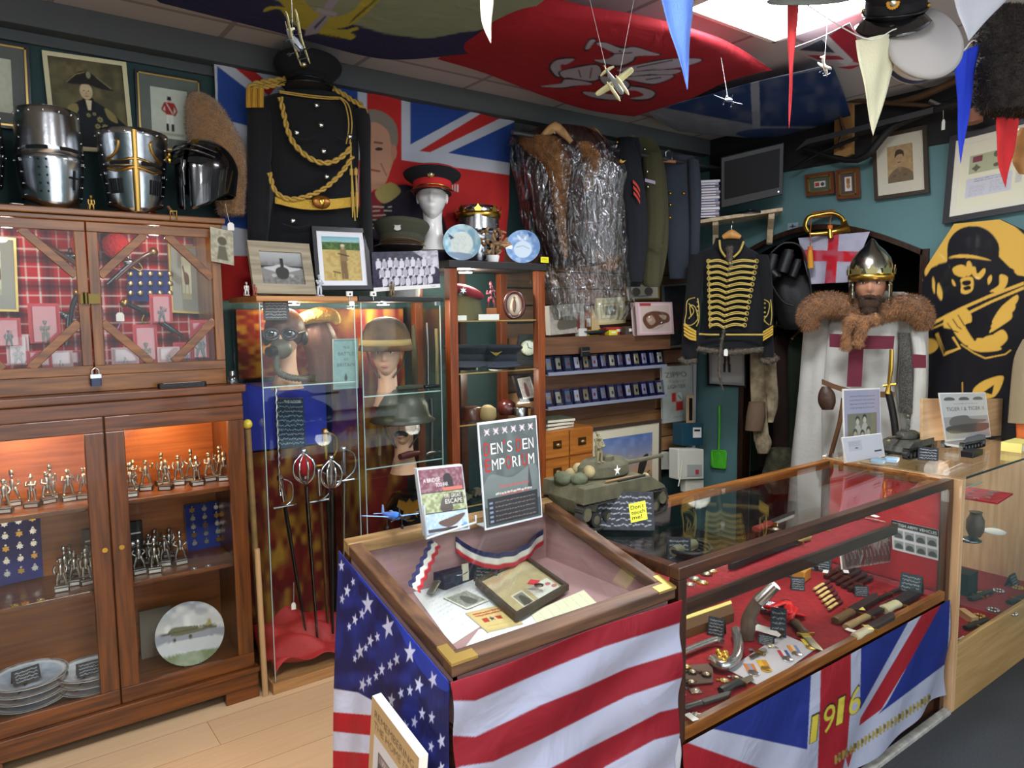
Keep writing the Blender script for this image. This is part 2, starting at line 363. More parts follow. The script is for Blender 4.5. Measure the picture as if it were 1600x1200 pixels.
m = bpy.data.materials.new('ceiling_tile'); m.use_nodes = True; nt = m.node_tree; b = nt.nodes['Principled BSDF']
tc = nt.nodes.new('ShaderNodeTexCoord'); br = nt.nodes.new('ShaderNodeTexBrick'); br.offset = 0; br.inputs['Brick Width'].default_value = .6; br.inputs['Row Height'].default_value = .6; br.inputs['Scale'].default_value = 1; br.inputs['Mortar Size'].default_value = .012
for k,c in (('Color1','b9b2ae'),('Color2','b3aca9'),('Mortar','8a8380')): br.inputs[k].default_value = (*lin(c),1)
mp = nt.nodes.new('ShaderNodeMapping'); mp.inputs['Location'].default_value = (-.33,-.06,0); nt.links.new(tc.outputs['Object'],mp.inputs[0]); nt.links.new(mp.outputs[0],br.inputs['Vector']); nt.links.new(br.outputs[0],b.inputs['Base Color']); b.inputs['Roughness'].default_value = .9
structure('ceiling',G().bx(-1.6,XW+.1,-2,YW+.1,ZC,ZC+.1,m))
structure('trim_2',G().bx(-1.6,XW,YW-.02,YW,2.56,2.60,M('grey_green_trim','4a4e4e',.8)).bx(-1.6,XW,YW-.09,YW,2.60,ZC,M('grey_green_trim')),bevel=.003)
structure('trim_3',G().bx(XW-.012,XW,-2,YW-.09,2.40,ZC,M('black_beam','1b1a1a',.8)),bevel=.003)
structure('wall_left',G().bx(-1.7,-1.6,-2,YW+.1,0,2.8,M('dark_green_paint')))
# ceiling lights: the one in view, and unseen panels added to brighten the room
def ceiling_light(x,y,label,w=.6,l=.6):
    t = T('ceiling_light',label,'ceiling light',(x,y,ZC),group='lit panels in the ceiling grid')
    a,b = w/2,l/2
    G().bx(-a,a,-b,-b+.02,-.012,0,WHITE).bx(-a,a,b-.02,b,-.012,0,WHITE).bx(-a,-a+.02,-b,b,-.012,0,WHITE).bx(a-.02,a,-b,b,-.012,0,WHITE).build('frame',t)
    G().bx(-a+.02,a-.02,-b+.02,b-.02,-.008,-.002,M('lit_diffuser','f4f8ff',.5,emit=20)).build('diffuser',t)
ceiling_light(2.55,1.62,'large lit square panel in the ceiling grid above the glass case')
ceiling_light(.55,.75,'unseen lit panel added to the ceiling grid above the stars and stripes table')
ceiling_light(.55,-1.3,'unseen lit panel added to the ceiling grid over the wooden floor by the shop front')
ceiling_light(-.65,.75,'unseen lit panel added to the ceiling grid in front of the mahogany cabinet')
# ---------------- furniture ----------------
W_OAK = wood('honey_oak','90591f','5e340f','x'); W_OAKZ = wood('honey_oak_upright','8a551e','5a310f','z'); W_MAH = wood('mahogany','743f14','482408','x',.35); W_MAHZ = wood('mahogany_upright','703c13','442207','z',.35)
W_LT = wood('light_beech','d8b184','c39a6c','x'); W_LTZ = wood('light_beech_upright','d4ad80','bf956a','z'); W_RB = wood('red_brown_cherry','8a4520','6c3214','z',.3); W_DK = wood('dark_walnut','4a2a18','2c170c','x'); W_DKZ = wood('dark_walnut_upright','46281a','2a160d','z')
W_BACK = wood('cabinet_back','a8602a','8a4a1c','x',.5)
# --- lower glazed cabinet
HX0,HX1,HY0,HY1 = -.11,.862,2.925,3.29
cab = T('bookcase_cabinet','low mahogany cabinet with two glazed doors full of pewter soldiers and plates','cabinet',(.376,3.1,0),world=True)
g = G(); g.bx(HX0,HX0+.03,HY0+.02,HY1,.05,1.22,W_MAHZ).bx(HX1-.03,HX1,HY0+.02,HY1,.05,1.22,W_MAHZ).bx(HX0+.03,HX1-.03,HY1-.015,HY1,.1,1.22,W_BACK)
g.bx(HX0+.03,HX1-.03,HY0+.02,HY1-.015,.13,.155,W_MAH); g.bx(HX0,HX1,HY0+.02,HY1,1.18,1.22,W_MAH); g.bx(.36,.39,HY0+.02,HY0+.05,.155,1.18,W_MAHZ)
g.build('body',cab,bevel=.002)
G().bx(HX0-.012,HX1+.012,HY0-.012,HY1,1.255,1.285,W_MAH).bx(HX0,HX1,HY0,HY1,1.2,1.255,W_MAH).build('top',cab,bevel=.005)
g = G()     # plinth with bracket feet
for s0,s1 in ((HX0-.01,HX0+.12),(HX1-.12,HX1+.01)):
    g.bx(s0,s1,HY0-.01,HY0+.02,0,.05,W_MAH)
g.bx(HX0-.01,HX1+.01,HY0-.01,HY0+.02,.05,.11,W_MAH).bx(HX0-.015,HX1+.015,HY0-.018,HY0+.02,.11,.13,W_MAH).bx(HX1-.02,HX1+.01,HY0+.02,HY1,0,.13,W_MAH).bx(HX0-.01,HX0+.02,HY0+.02,HY1,0,.13,W_MAH)
g.build('plinth',cab,bevel=.003)
for x0,x1 in ((HX0,.374),(.378,HX1)):
    d = G(); a,b,z0,z1 = x0,x1,.13,1.2; f = .062
    d.bx(a,b,HY0,HY0+.02,z1-.055,z1,W_MAH).bx(a,b,HY0,HY0+.02,z0,z0+.06,W_MAH).bx(a,a+f,HY0,HY0+.02,z0+.06,z1-.055,W_MAHZ).bx(b-f,b,HY0,HY0+.02,z0+.06,z1-.055,W_MAHZ)
    o = d.build('door',cab,bevel=.003)
    q = G().bx(a+f,b-f,HY0+.008,HY0+.011,z0+.06,z1-.055,GLASS).build('glass_pane',o); 
    lx = (b-.02) if x0 < .1 else (a+.03)
    G().cyl((lx,HY0-.004,.72),(lx,HY0+.002,.72),.009,BRASS).build('lock',o)
SHZ = [.155,.56,.875]
for z in SHZ[1:]: G().bx(HX0+.03,HX1-.03,HY0+.06,HY1-.015,z-.018,z,W_MAH).build('shelf',cab,bevel=.002)
for x in (.13,.62):
    G().cyl((x,3.08,1.165),(x,3.08,1.18),.03,CHROME).cyl((x,3.08,1.163),(x,3.08,1.165),.022,M('warm_lamp','ffd9a0',.5,emit=12)).build('spotlight',cab)
def lamp(name,loc,power,col=(1,.8,.55),r=.02,par=None,spot=None):
    l = bpy.data.lights.new(name,'SPOT' if spot else 'POINT'); l.energy = power; l.color = col; l.shadow_soft_size = r
    if spot: l.spot_size = spot; l.spot_blend = .6
    o = bpy.data.objects.new(name,l); COL.objects.link(o); o.location = loc
    return o
for x in (.13,.62): lamp('cabinet_lamp',(x,3.08,1.15),2.2,(1,.62,.28))
# --- upper display hutch with tartan lining
UX0,UX1,UY0,UY1,UZ0,UZ1 = -.02-.07,.822,2.99,3.29,1.286,1.93
hut = T('display_hutch','oak wall case with octagonal glazed doors and red tartan lining, on the mahogany cabinet','display case',(.366,3.14,1.286),world=True)
g = G(); g.bx(UX0,UX0+.03,UY0+.02,UY1,UZ0,UZ1-.02,W_OAKZ).bx(UX1-.03,UX1,UY0+.02,UY1,UZ0,UZ1-.02,W_OAKZ).bx(UX0,UX1,UY0+.02,UY1,UZ0,UZ0+.05,W_OAK)
g.bx(UX0+.03,UX1-.03,UY1-.012,UY1,UZ0+.05,UZ1-.02,W_OAK); g.bx(UX0+.0,UX1-.0,UY0+.004,UY0+.02,UZ0,UZ0+.06,W_OAK)
g.build('body',hut,bevel=.002)
G().bx(UX0-.015,UX1+.02,UY0-.012,UY1,UZ1-.022,UZ1,W_OAK).bx(UX0-.005,UX1+.01,UY0,UY1,UZ1-.04,UZ1-.022,W_OAK).build('top',hut,bevel=.004)
def tartan():
    c = Cv(330,210,'c01a22')
    for i in range(9):
        x = i/8.2+.02
        for w,o,k,al in ((.045,0,'2a1420',.55),(.006,-.035,'f0e8e0',.8),(.004,.04,'f0e8e0',.7),(.012,.0,'10101c',.5)): c.rc(x+o-w/2,0,x+o+w/2,1,k,al)
    for i in range(6):
        y = i/5.3+.03
        for w,o,k,al in ((.07,0,'2a1420',.5),(.009,-.055,'f0e8e0',.8),(.006,.06,'f0e8e0',.7),(.02,.0,'10101c',.5)): c.rc(0,y+o-w/2,1,y+o+w/2,k,al)
    return c
G().sheet(flatP((UX0+.03,UY1-.014,UZ1-.03),(UX1-UX0-.06,0,0),(0,0,-(UZ1-UZ0-.08))),330,210,paint('tartan_wool',.9),tartan()).build('lining',hut,label='red tartan lining')
G().bx(UX0+.03,UX1-.03,UY0+.03,UY1-.014,UZ0+.05,UZ0+.055,RED).build('shelf_cloth',hut)
for x0,x1 in ((UX0,.366-.002),(.366+.002,UX1)):
    d = G(); z0,z1 = UZ0+.06,UZ1-.042; f = .034; y0,y1 = UY0,UY0+.02
    d.bx(x0,x1,y0,y1,z1-f,z1,W_OAK).bx(x0,x1,y0,y1,z0,z0+f,W_OAK).bx(x0,x0+f,y0,y1,z0+f,z1-f,W_OAKZ).bx(x1-f,x1,y0,y1,z0+f,z1-f,W_OAKZ)
    k = .155; w = .013      # diagonal glazing bars across the four corners
    for cx,cz,sx,sz in ((x0+f,z0+f,1,1),(x1-f,z0+f,-1,1),(x0+f,z1-f,1,-1),(x1-f,z1-f,-1,-1)):
        a = np.array([cx+sx*k,cz]); b = np.array([cx,cz+sz*k]); n = np.array([sx*w,sz*w])*.8
        p = [a-n,a+n,b+n,b-n]; p = [(q[0],-q[1]) for q in p]
        d.prism(p,.014,W_OAK,frm((0,y0+.003,0),(1,0,0),(0,0,-1),(0,1,0)))
    o = d.build('door',hut,bevel=.002)
    G().bx(x0+f,x1-f,y0+.010,y0+.012,z0+f,z1-f,GLASS).build('glass_pane',o)
G().bx(.335,.397,UY0-.012,UY0,1.60,1.635,M('old_brass','6a5a34',.4,1)).cyl((.352,UY0-.016,1.6),(.352,UY0-.016,1.64),.008,M('old_brass')).build('latch',hut)
t = T('padlock','small blue and steel padlock hanging on the tartan wall case','padlock',(.366,UY0-.02,1.335))
G().box((0,0,-.012),(.034,.014,.03),M('blue_enamel','23304e',.4),ch=.003).box((0,-.001,.008),(.034,.014,.014),STEEL).build('body',t)
G().tube([(-.011,0,.012),(-.011,0,.03),(0,0,.038),(.011,0,.03),(.011,0,.012)],.0025,CHROME).build('shackle',t)
for x in (.14,.6): lamp('hutch_lamp',(x,3.06,1.86),.55,(1,.93,.85))
# --- glass towers
def tower(label,x0,x1,y0,y1,h,mtop,cols):
    t = T('glass_tower',label,'display cabinet',((x0+x1)/2,(y0+y1)/2,0),world=True)
    G().bx(x0-.008,x1+.008,y0-.008,y1+.008,h-.022,h,mtop).build('top',t,bevel=.003)
    G().bx(x0-.008,x1+.008,y0-.008,y1+.008,0,.045,wood('tower_base_beech','b98a58','9f7144','x')).build('base',t,bevel=.003)
    e = M('glass_edge','a8c4be',.1,coat=1)
    for nm,bx in (('glass_side',(x0,x0+.005,y0,y1)),('glass_side',(x1-.005,x1,y0,y1)),('glass_back',(x0+.005,x1-.005,y1-.005,y1))):
        G().bx(*bx,.045,h-.022,GLASS).build(nm,t)
    d = G().bx(x0+.005,x1-.006,y0,y0+.005,.05,h-.026,GLASS)
    d.bx(x0+.004,x0+.0065,y0-.001,y0+.004,.05,h-.026,e).bx(x1-.0065,x1-.004,y0-.001,y0+.004,.05,h-.026,e)
    d = d.build('glass_door',t)
    for z in cols:
        G().bx(x0+.006,x1-.006,y0+.008,y1-.006,z-.005,z,GLASS).bx(x0+.006,x1-.006,y0+.007,y0+.009,z-.005,z,e).build('glass_shelf',t)
    for z in (h-.03,.05):
        for x in (x1-.02,): G().box((x,y0-.003,z),(.022,.012,.018),CHROME).build('hinge',t)
    x = (x0+x1)/2; G().cyl((x,(y0+y1)/2,h-.032),(x,(y0+y1)/2,h-.022),.034,CHROME).cyl((x,(y0+y1)/2,h-.034),(x,(y0+y1)/2,h-.032),.028,M('white_lamp','fff2dc',.5,emit=20)).build('spotlight',t)
    lamp('tower_lamp',(x,(y0+y1)/2,h-.06),3.0,(1,.88,.7))
    return t
tower('left glass tower with beech top, holding a masked head and swords',.928,1.338,2.895,3.255,1.63,wood('tower_top_beech','c48a4e','a86f38','x'),[1.27])
tower('right glass tower with black top, holding two helmeted heads',1.358,1.762,2.895,3.255,1.63,M('black_board','1c1a19',.5),[1.2,.88])
# --- brown framed glass cabinet
t = T('wooden_glass_cabinet','tall cherry-framed glass cabinet holding berets, peaked caps and a clock','display cabinet',(2.1,3.1,0),world=True)
BX0,BX1,BY0,BY1,BH = 1.812,2.385,2.9,3.27,1.8
G().bx(BX0-.005,BX1+.005,BY0-.01,BY1,BH-.035,BH,M('black_board')).build('top',t,bevel=.003)
G().bx(BX0,BX1,BY0,BY1,0,.1,W_RB).build('base',t,bevel=.003)
for x in (BX0,BX1-.045):
    for y in (BY0,BY1-.045): G().bx(x,x+.045,y,y+.045,.1,BH-.035,W_RB).build('post',t,bevel=.003)
G().bx((BX0+BX1)/2-.02,(BX0+BX1)/2+.02,BY1-.04,BY1-.01,.1,BH-.035,W_DKZ).build('back_stile',t)
BSH = [.62,1.02,1.27,1.52]
for z in BSH: G().bx(BX0+.045,BX1-.045,BY0+.02,BY1-.04,z-.006,z,GLASS).bx(BX0+.045,BX1-.045,BY0+.018,BY0+.021,z-.006,z,M('shelf_edge_wood','a98a50',.4)).build('glass_shelf',t)
G().bx(BX0+.045,BX1-.045,BY0+.008,BY0+.012,.1,BH-.035,GLASS).build('glass_door',t)
G().bx(BX1-.02,BX1-.016,BY0+.045,BY1-.045,.1,BH-.035,GLASS).build('glass_side',t); G().bx(BX0+.016,BX0+.02,BY0+.045,BY1-.045,.1,BH-.035,GLASS).build('glass_side',t)
G().cyl((2.0,3.05,BH-.045),(2.0,3.05,BH-.035),.04,CHROME).cyl((2.0,3.05,BH-.047),(2.0,3.05,BH-.045),.033,M('white_lamp')).build('spotlight',t)
lamp('cabinet_spot',(2.0,3.05,BH-.08),3.2,(1,.9,.75)); lamp('cabinet_spot',(2.15,3.05,1.22),1.2,(1,.9,.75))
# --- low counter case with the 1916 flag
KX0,KX1,KY0,KY1,KZ = 1.383,2.94,1.165,1.675,.915
case = T('glass_counter','long wooden glass counter full of badges and knives, draped with a 1916 flag','display counter',(2.15,1.42,0),world=True)
for x in (KX0,KX1-.032):
    for y in (KY0,KY1-.032): G().bx(x,x+.032,y,y+.032,0,KZ-.032,W_DKZ).build('leg',case,bevel=.002)
g = G(); z0,z1 = KZ-.032,KZ; a = .032
g.bx(KX0,KX1,KY0,KY0+a,z0,z1,W_DK).bx(KX0,KX1,KY1-a,KY1,z0,z1,W_OAK).bx(KX0,KX0+a,KY0+a,KY1-a,z0,z1,W_DK).bx(KX1-a,KX1,KY0+a,KY1-a,z0,z1,W_OAK)
g.build('top_frame',case,bevel=.003)
DZ = .475       # deck
G().bx(KX0+.032,KX1-.032,KY0,KY0+.022,DZ-.022,DZ+.012,W_OAK).bx(KX0+.032,KX1-.032,KY0+.022,KY1,DZ-.03,DZ-.012,W_OAK).build('deck',case,bevel=.002)
G().bx(KX0+.03,KX1-.03,KY0+.022,KY1-.02,DZ-.012,DZ,RED).build('deck_cloth',case)
SZ = .80
G().bx(KX0+.032,KX1-.4,KY0+.012,KY0+.03,SZ-.022,SZ+.014,W_DK).build('shelf_rail',case,bevel=.002)
G().bx(KX0+.02,KX1-.35,KY0+.03,KY1-.03,SZ-.006,SZ,GLASS).bx(KX0+.03,KX1-.4,KY0+.035,KY0+.24,SZ,SZ+.003,RED).build('shelf',case)
G().bx(KX0+a,KX1-a,KY0+a,KY1-a,KZ-.012,KZ-.006,GLASS).build('glass_top',case)
G().bx(KX0+.032,KX1-.032,KY0+.004,KY0+.009,DZ+.012,KZ-.032,GLASS).build('glass_front',case)
G().bx(KX0+.032,KX1-.032,KY1-.014,KY1-.008,DZ,KZ-.032,GLASS).build('glass_back',case)
G().bx(KX1-.02,KX1-.008,KY0+.032,KY1-.032,DZ,KZ-.032,M('red_drape','b01218',.5,bump=.5,bs=15)).build('side_drape',case)
G().bx(KX0+.005,KX1,KY1-.03,KY1-.02,0,DZ-.03,W_DK).bx(KX0+.005,KX0+.015,KY0+.03,KY1-.03,0,DZ-.03,W_DK).bx(KX0,KX1,KY0+.02,KY0+.03,0,DZ-.03,W_DK).build('panel',case)
G().bx(KX0,KX1,KY0-.03,KY0+.0,0,.018,M('worn_white_strip','b8b4aa',.7,var=.4,vs=30)).build('plinth',case,bevel=.003)
lamp('case_lamp',(1.8,1.36,.77),1.1,(1,.95,.88),.05); lamp('case_lamp',(2.45,1.36,.77),1.1,(1,.95,.88),.05)
# --- right counter
ctr = T('beech_counter','beech shop counter with glass top and shelves beside the flagged case','counter',(3.5,1.42,0),world=True)
CX0,CX1,CY0,CY1 = 2.95,4.05,1.14,1.70
G().bx(CX0,CX0+.03,CY0,CY1,0,KZ,W_LTZ).build('end_panel',ctr,bevel=.002)
G().bx(CX0+.03,CX1,CY0,CY0+.018,0,.265,wood('counter_front','c09a64','a98450','x')).build('front_panel',ctr,bevel=.002)
G().bx(CX0+.03,CX1,CY0+.018,CY1,.215,.235,W_LT).build('deck',ctr); G().bx(CX0+.03,CX1,CY0+.03,CY1-.03,.235,.239,RED).build('deck_cloth',ctr)
G().bx(CX0+.03,CX1,CY1-.015,CY1,0,KZ-.01,wood('counter_back','a88c60','94784c','x')).bx(CX1-.03,CX1,CY0+.02,CY1-.015,0,KZ-.01,W_LTZ).build('back_panel',ctr)
G().bx(CX0+.0,CX1,CY0,CY1,KZ,KZ+.008,GLASS).bx(CX0+.03,CX1,CY0-.0015,CY0,KZ-.0005,KZ+.008,M('dark_glass_edge','12221e',.1)).build('glass_top',ctr)
G().bx(CX0+.03,CX1,CY0+.004,CY0+.009,.265,KZ-.002,GLASS).build('glass_front',ctr)
for z,y in ((.79,CY0+.16),(.60,CY0+.1)): G().bx(CX0+.03,CX0+.62,y,CY1-.02,z-.006,z,GLASS).bx(CX0+.03,CX0+.62,y-.002,y,z-.006,z,M('glass_edge')).build('glass_shelf',ctr)
lamp('counter_lamp',(3.4,1.42,.86),1.5,(1,.95,.88),.05)
# --- sloping table case
tb = T('table_case','sloping wooden table-top case of framed papers and a medal, wrapped in stars and stripes','display case',(1.045,1.42,0),world=True)
TX0,TX1,TY0,TY1,TZ0,TZ1 = .718,1.372,1.165,1.665,.872,1.0
def tz(y): return TZ0+(y-TY0)/(TY1-TY0)*(TZ1-TZ0)
def slopebar(g,x0,x1,y0,y1,th,m,up=0):
    v = [(x,y,tz(y)+up-d) for x in (x0,x1) for y in (y0,y1) for d in (th,0)]
    g.add(v,[(0,1,3,2),(4,6,7,5),(0,4,5,1),(2,3,7,6),(0,2,6,4),(1,5,7,3)],m)
g = G(); W_TB = wood('weathered_brown','6e4c30','3e2818','x',.5); W_TBY = wood('weathered_brown_side','6e4c30','42291a','y',.5)
slopebar(g,TX0,TX1,TY0,TY0+.035,.03,W_TB); slopebar(g,TX0,TX1,TY1-.03,TY1,.03,wood('pale_back_rail','a88452','7c5c34','x',.5)); slopebar(g,TX0,TX0+.035,TY0+.035,TY1-.03,.03,W_TBY); slopebar(g,TX1-.035,TX1,TY0+.035,TY1-.03,.03,W_TBY)
g.build('lid_frame',tb,bevel=.003)
g = G(); slopebar(g,TX0+.03,TX1-.03,TY0+.03,TY1-.025,.004,GLASS,-.008); g.build('glass_lid',tb)
g = G(); br_ = M('old_brass_plate','c9a85c',.35,.8)
for x,y,sx,sy in ((TX0,TY0,1,1),(TX1,TY0,-1,1)):
    g = G()
    for a0,a1,b0,b1 in ((0,.06,0,.022),(0,.022,.022,.055)):
        xs = sorted((x+sx*a0,x+sx*a1)); ys = sorted((y+sy*b0,y+sy*b1)); slopebar(g,xs[0]-.001,xs[1]+.001,ys[0]-.001,ys[1],.006,br_,.0015)
    g.build('corner_plate',tb)
pinkw = M('faded_pink_boards','a98482',.7,var=.2,vs=8,stretch=(1,1,6)); g = G()
for x in (TX0+.012,TX1-.018):
    v = [(x+d,y,z) for d in (0,.006) for y,z in ((TY0+.01,.735),(TY0+.01,tz(TY0)-.028),(TY1-.01,tz(TY1)-.028),(TY1-.01,.735))]
    g.add(v,[(0,1,2,3),(7,6,5,4),(0,4,5,1),(1,5,6,2),(2,6,7,3),(3,7,4,0)],pinkw)
g.bx(TX0+.012,TX1-.012,TY1-.016,TY1-.01,.735,TZ1-.03,pinkw).bx(TX0+.012,TX1-.012,TY0+.01,TY0+.016,.735,TZ0-.028,pinkw).bx(TX0+.012,TX1-.012,TY0+.01,TY1-.01,.815,.822,pinkw)
g.build('tray',tb)
g = G()
for x in (TX0+.01,TX1-.05):
    for y in (TY0+.01,TY1-.05): G().bx(x,x+.04,y,y+.04,0,.725,W_TBY).build('leg',tb)
# ---------------- shared model builders ----------------
def onp(px,py,o,n):          # the point of the plane through o with normal n seen at a photo position
    d = ray(px,py); o = np.asarray(o,float); n = np.asarray(n,float); return CC+d*((o-CC)@n)/(d@n)
def facing(x,y): return -math.atan2(x,y)          # turn so that the front looks to the room's viewpoint
def fn(o): a = np.array([o[0],o[1],0.]); return a/np.linalg.norm(a)
def scale_at(p): return FPX/((np.asarray(p)-CC)@CF)   # photo pixels per metre there
class PL:                       # an upright plane through o turned to the room; p(px,py,off) is a point off metres in front of it
    def __init__(s,o,n=None): s.o = np.asarray(o,float); s.n = fn(o) if n is None else np.asarray(n,float)
    def p(s,px,py,off=0): return onp(px,py,s.o-s.n*off,s.n)
def rows2(rs):
    out = []
    for r in rs:
        if len(r) == 3: out.append(((r[0],r[2]),(r[1],r[2])))
        else: out.append(((r[0],r[1]),(r[2],r[3])))
    return out
def puff(g,pl,rows,m,dr=.45,amp=0,fr=9,n=32,sub=4,dmin=0,dmax=9,off=0,sq=1.0,caps=True,ph=0):
    R_ = rows2(rows); A = np.array([list(a)+list(b) for a,b in R_],float)
    if sub > 1: A = smooth(A,sub)
    rings = []; t = np.arange(n)*2*PI/n
    for k,(xl,yl,xr,yr) in enumerate(A):
        L = pl.p(xl,yl,off); R = pl.p(xr,yr,off); c = (L+R)/2; a = (R-L)/2; b = np.clip(np.linalg.norm(a)*dr,dmin,dmax)
        ct,st = np.cos(t),np.sin(t)
        if sq != 1: ct = np.sign(ct)*abs(ct)**sq; st = np.sign(st)*abs(st)**sq
        f = 1+amp*np.sin(fr*t+ph+k*.12)+amp*.5*np.sin(fr*1.7*t+1.3+k*.05)
        rings.append([tuple(c+a*x*(1+(q-1)*.25)-pl.n*b*y*q) for x,y,q in zip(ct,st,f)])
    return g.loft(rings,m,caps)
def ptube(g,pl,pts,r,m,off=0,n=8,sub=5,**k):
    P = [pl.p(q[0],q[1],off if len(q) < 3 else q[2]) for q in pts]
    P = smooth(P,sub) if sub > 1 and len(P) > 2 else np.array(P)
    rr = r if np.ndim(r) == 0 else np.interp(np.linspace(0,1,len(P)),np.linspace(0,1,len(r)),r)
    return g.tube(P,rr,m,n,**k)
def braid(g,pts,r,m,n=3,turns=40):
    P = np.asarray(pts,float); d = np.r_[0,np.cumsum(np.linalg.norm(np.diff(P,axis=0),axis=1))]; N = int(d[-1]/(r*1.1))+8
    s = np.linspace(0,d[-1],N); Q = np.stack([np.interp(s,d,P[:,i]) for i in range(3)],1)
    for k in range(2):
        T_ = np.gradient(Q,axis=0); T_ /= np.linalg.norm(T_,axis=1)[:,None]+1e-9; a = np.cross(T_,[0,1,.1]); a /= np.linalg.norm(a,axis=1)[:,None]+1e-9; b = np.cross(T_,a)
        ph = np.arange(N)*.9+k*PI; g.tube(Q+a*np.cos(ph)[:,None]*r*.65+b*np.sin(ph)[:,None]*r*.4,r*.62,m,6)
    return g
FACE_SKIN = M('mannequin_skin','d7a98a',.6); EYE_W = M('eye_white','e8e4de',.3); EYE_D = M('eye_dark','2b1a12',.3)
def head_shape(g,m,s=1,neck=True,base=.09,o=(0,0,0)):       # local: chin level z~0, front is -y
    nt,npz = 56,48; V = []
    for i in range(npz+1):
        th = PI*i/npz
        for j in range(nt):
            ph = 2*PI*j/nt; x = .074*math.sin(th)*math.sin(ph); y = -.093*math.sin(th)*math.cos(ph); z = .118*math.cos(th)
            if z < 0: k = 1-.36*(-z/.118)**1.4; x *= k; y = y*(1-.12*(-z/.118)) - .006*(-z/.118)
            if y < 0:
                e = lambda x0,z0,sx,sz: math.exp(-((x-x0)/sx)**2-((z-z0)/sz)**2)
                y -= .020*math.exp(-(x/.0115)**2)*max(0,min(1,(.018-z)/.042))*(1 if z > -.03 else max(0,1-(-.03-z)/.01))
                y += .011*(e(.031,.008,.017,.013)+e(-.031,.008,.017,.013)); y -= .005*(e(.03,.03,.024,.009)+e(-.03,.03,.024,.009))
                y -= .008*e(0,-.054,.02,.006)+.007*e(0,-.064,.017,.006); y -= .010*e(0,-.09,.022,.014); y -= .004*(e(.045,-.022,.018,.018)+e(-.045,-.022,.018,.018)); y -= .0035*(e(.031,.008,.011,.008)+e(-.031,.008,.011,.008))
            V.append((x,y,z+.118))
    f = [(i*nt+j,i*nt+(j+1) % nt,(i+1)*nt+(j+1) % nt,(i+1)*nt+j)[::-1] for i in range(npz) for j in range(nt)]
    V = np.array(V)*s+np.array(o); g.add(V,f,m,True)
    for sx in (-1,1): g.ell((o[0]+sx*.073*s,o[1]+.008*s,o[2]+.115*s),(.009*s,.018*s,.03*s),m,10)
    if neck:
        g.lathe([(base*s,-.15*s),(base*s*.9,-.13*s),(.062*s,-.10*s),(.05*s,-.06*s),(.047*s,.0),(.05*s,.05*s),(.052*s,.09*s)],m,(o[0],o[1]+.018*s,o[2]),28)
def eyes(g,s=1,o=(0,0,0),lid=None):
    for sx in (-1,1):
        g.ell((o[0]+sx*.031*s,o[1]-.0765*s,o[2]+.126*s),(.0125*s,.006*s,.006*s),EYE_W,12); g.ell((o[0]+sx*.031*s,o[1]-.0808*s,o[2]+.126*s),(.0055*s,.003*s,.0055*s),EYE_D,10)
        g.tube([(o[0]+sx*a*s,o[1]-b*s,o[2]+c*s) for a,b,c in ((.014,.080,.148),(.03,.084,.153),(.048,.074,.147))],[.0018*s,.003*s,.0015*s],EYE_D,6)
def peaked_cap(root,crown,band,visor,badge=None,R=.098,tilt=.12,ch=.055,flare=.135,bw=.04,bcol=None,piping=None,strap=None,visor_len=.055):
    g = G(); g.lathe([(R,bw),(R*1.02,bw+.004),(flare*.97,bw+ch*.55),(flare,bw+ch*.72),(flare*.96,bw+ch*.85),(flare*.6,bw+ch),(.001,bw+ch*1.02)],crown,n=40,sy=1.06,caps=False)
    if piping: g.tube([(flare*math.cos(t),flare*1.06*math.sin(t),bw+ch*.74) for t in np.linspace(0,2*PI,41)],.002,piping,6)
    g.build('crown',root)
    G().lathe([(R*.96,0),(R,.001),(R*1.005,bw),(R*.98,bw+.003)],band,n=40,sy=1.06,caps=False).lathe([(R*.95,.002),(R*.9,bw)],M('hat_lining','2a2420',.9),n=30,sy=1.06).build('band',root)
    g = G(); n = 17; ro = []
    for k in range(6):
        q = k/5; ro.append([((R*1.0+visor_len*q*math.cos((t)*.9)**.7)*math.sin(t)*1.0,-(R*1.06+visor_len*q*math.cos(t*.9)**.7)*math.cos(t),.006-.030*q**1.2*math.cos(t*.8)) for t in np.linspace(-1.15,1.15,n)])
    v = [p for r in ro for p in r]; f = [(i*n+j,i*n+j+1,(i+1)*n+j+1,(i+1)*n+j) for i in range(5) for j in range(n-1)]
    g.add(v,f,visor,True); g.build('visor',root,solid=.003)
    if strap:
        G().tube([(R*1.03*math.sin(t),-R*1.1*math.cos(t),.012+.004*math.cos(t*2)) for t in np.linspace(-1.5,1.5,21)],.0035,strap,6).ell((R*1.02,0,.014),.007,BRASS).ell((-R*1.02,0,.014),.007,BRASS).build('chin_strap',root)
    if badge:
        g = G(); y = -R*1.06-.006; badge(g,y,bw); g.build('badge',root)
def badge_round(m,r=.017,zz=None,star=True):
    def f(g,y,bw):
        z = bw+.012 if zz is None else zz
        X = frm((0,y,z),(1,0,0),(0,0,1),(0,-1,0)); g.prism(star_pts(0,0,r,k=.86,n=16),.004,m,X); g.lathe([(r*.55,0),(r*.5,.004),(0.001,.006)],M('badge_centre','e8e2c8',.3,.8) if star else m,Mx=X@TR(0,0,.004),n=14)
        g.prism(star_pts(0,r*1.1,r*.45,k=.5,n=5),.005,m,X)
    return f
def badge_eagle(m):
    def f(g,y,bw):
        X = frm((0,y-.004,bw+.022),(1,0,0),(0,0,1),(0,-1,0))
        g.prism([(0,.026),(.006,.018),(.022,.024),(.026,.010),(.012,.0),(.016,-.016),(.004,-.022),(-.004,-.022),(-.016,-.016),(-.012,0),(-.026,.01),(-.022,.024),(-.006,.018)],.006,m,X)
    return f
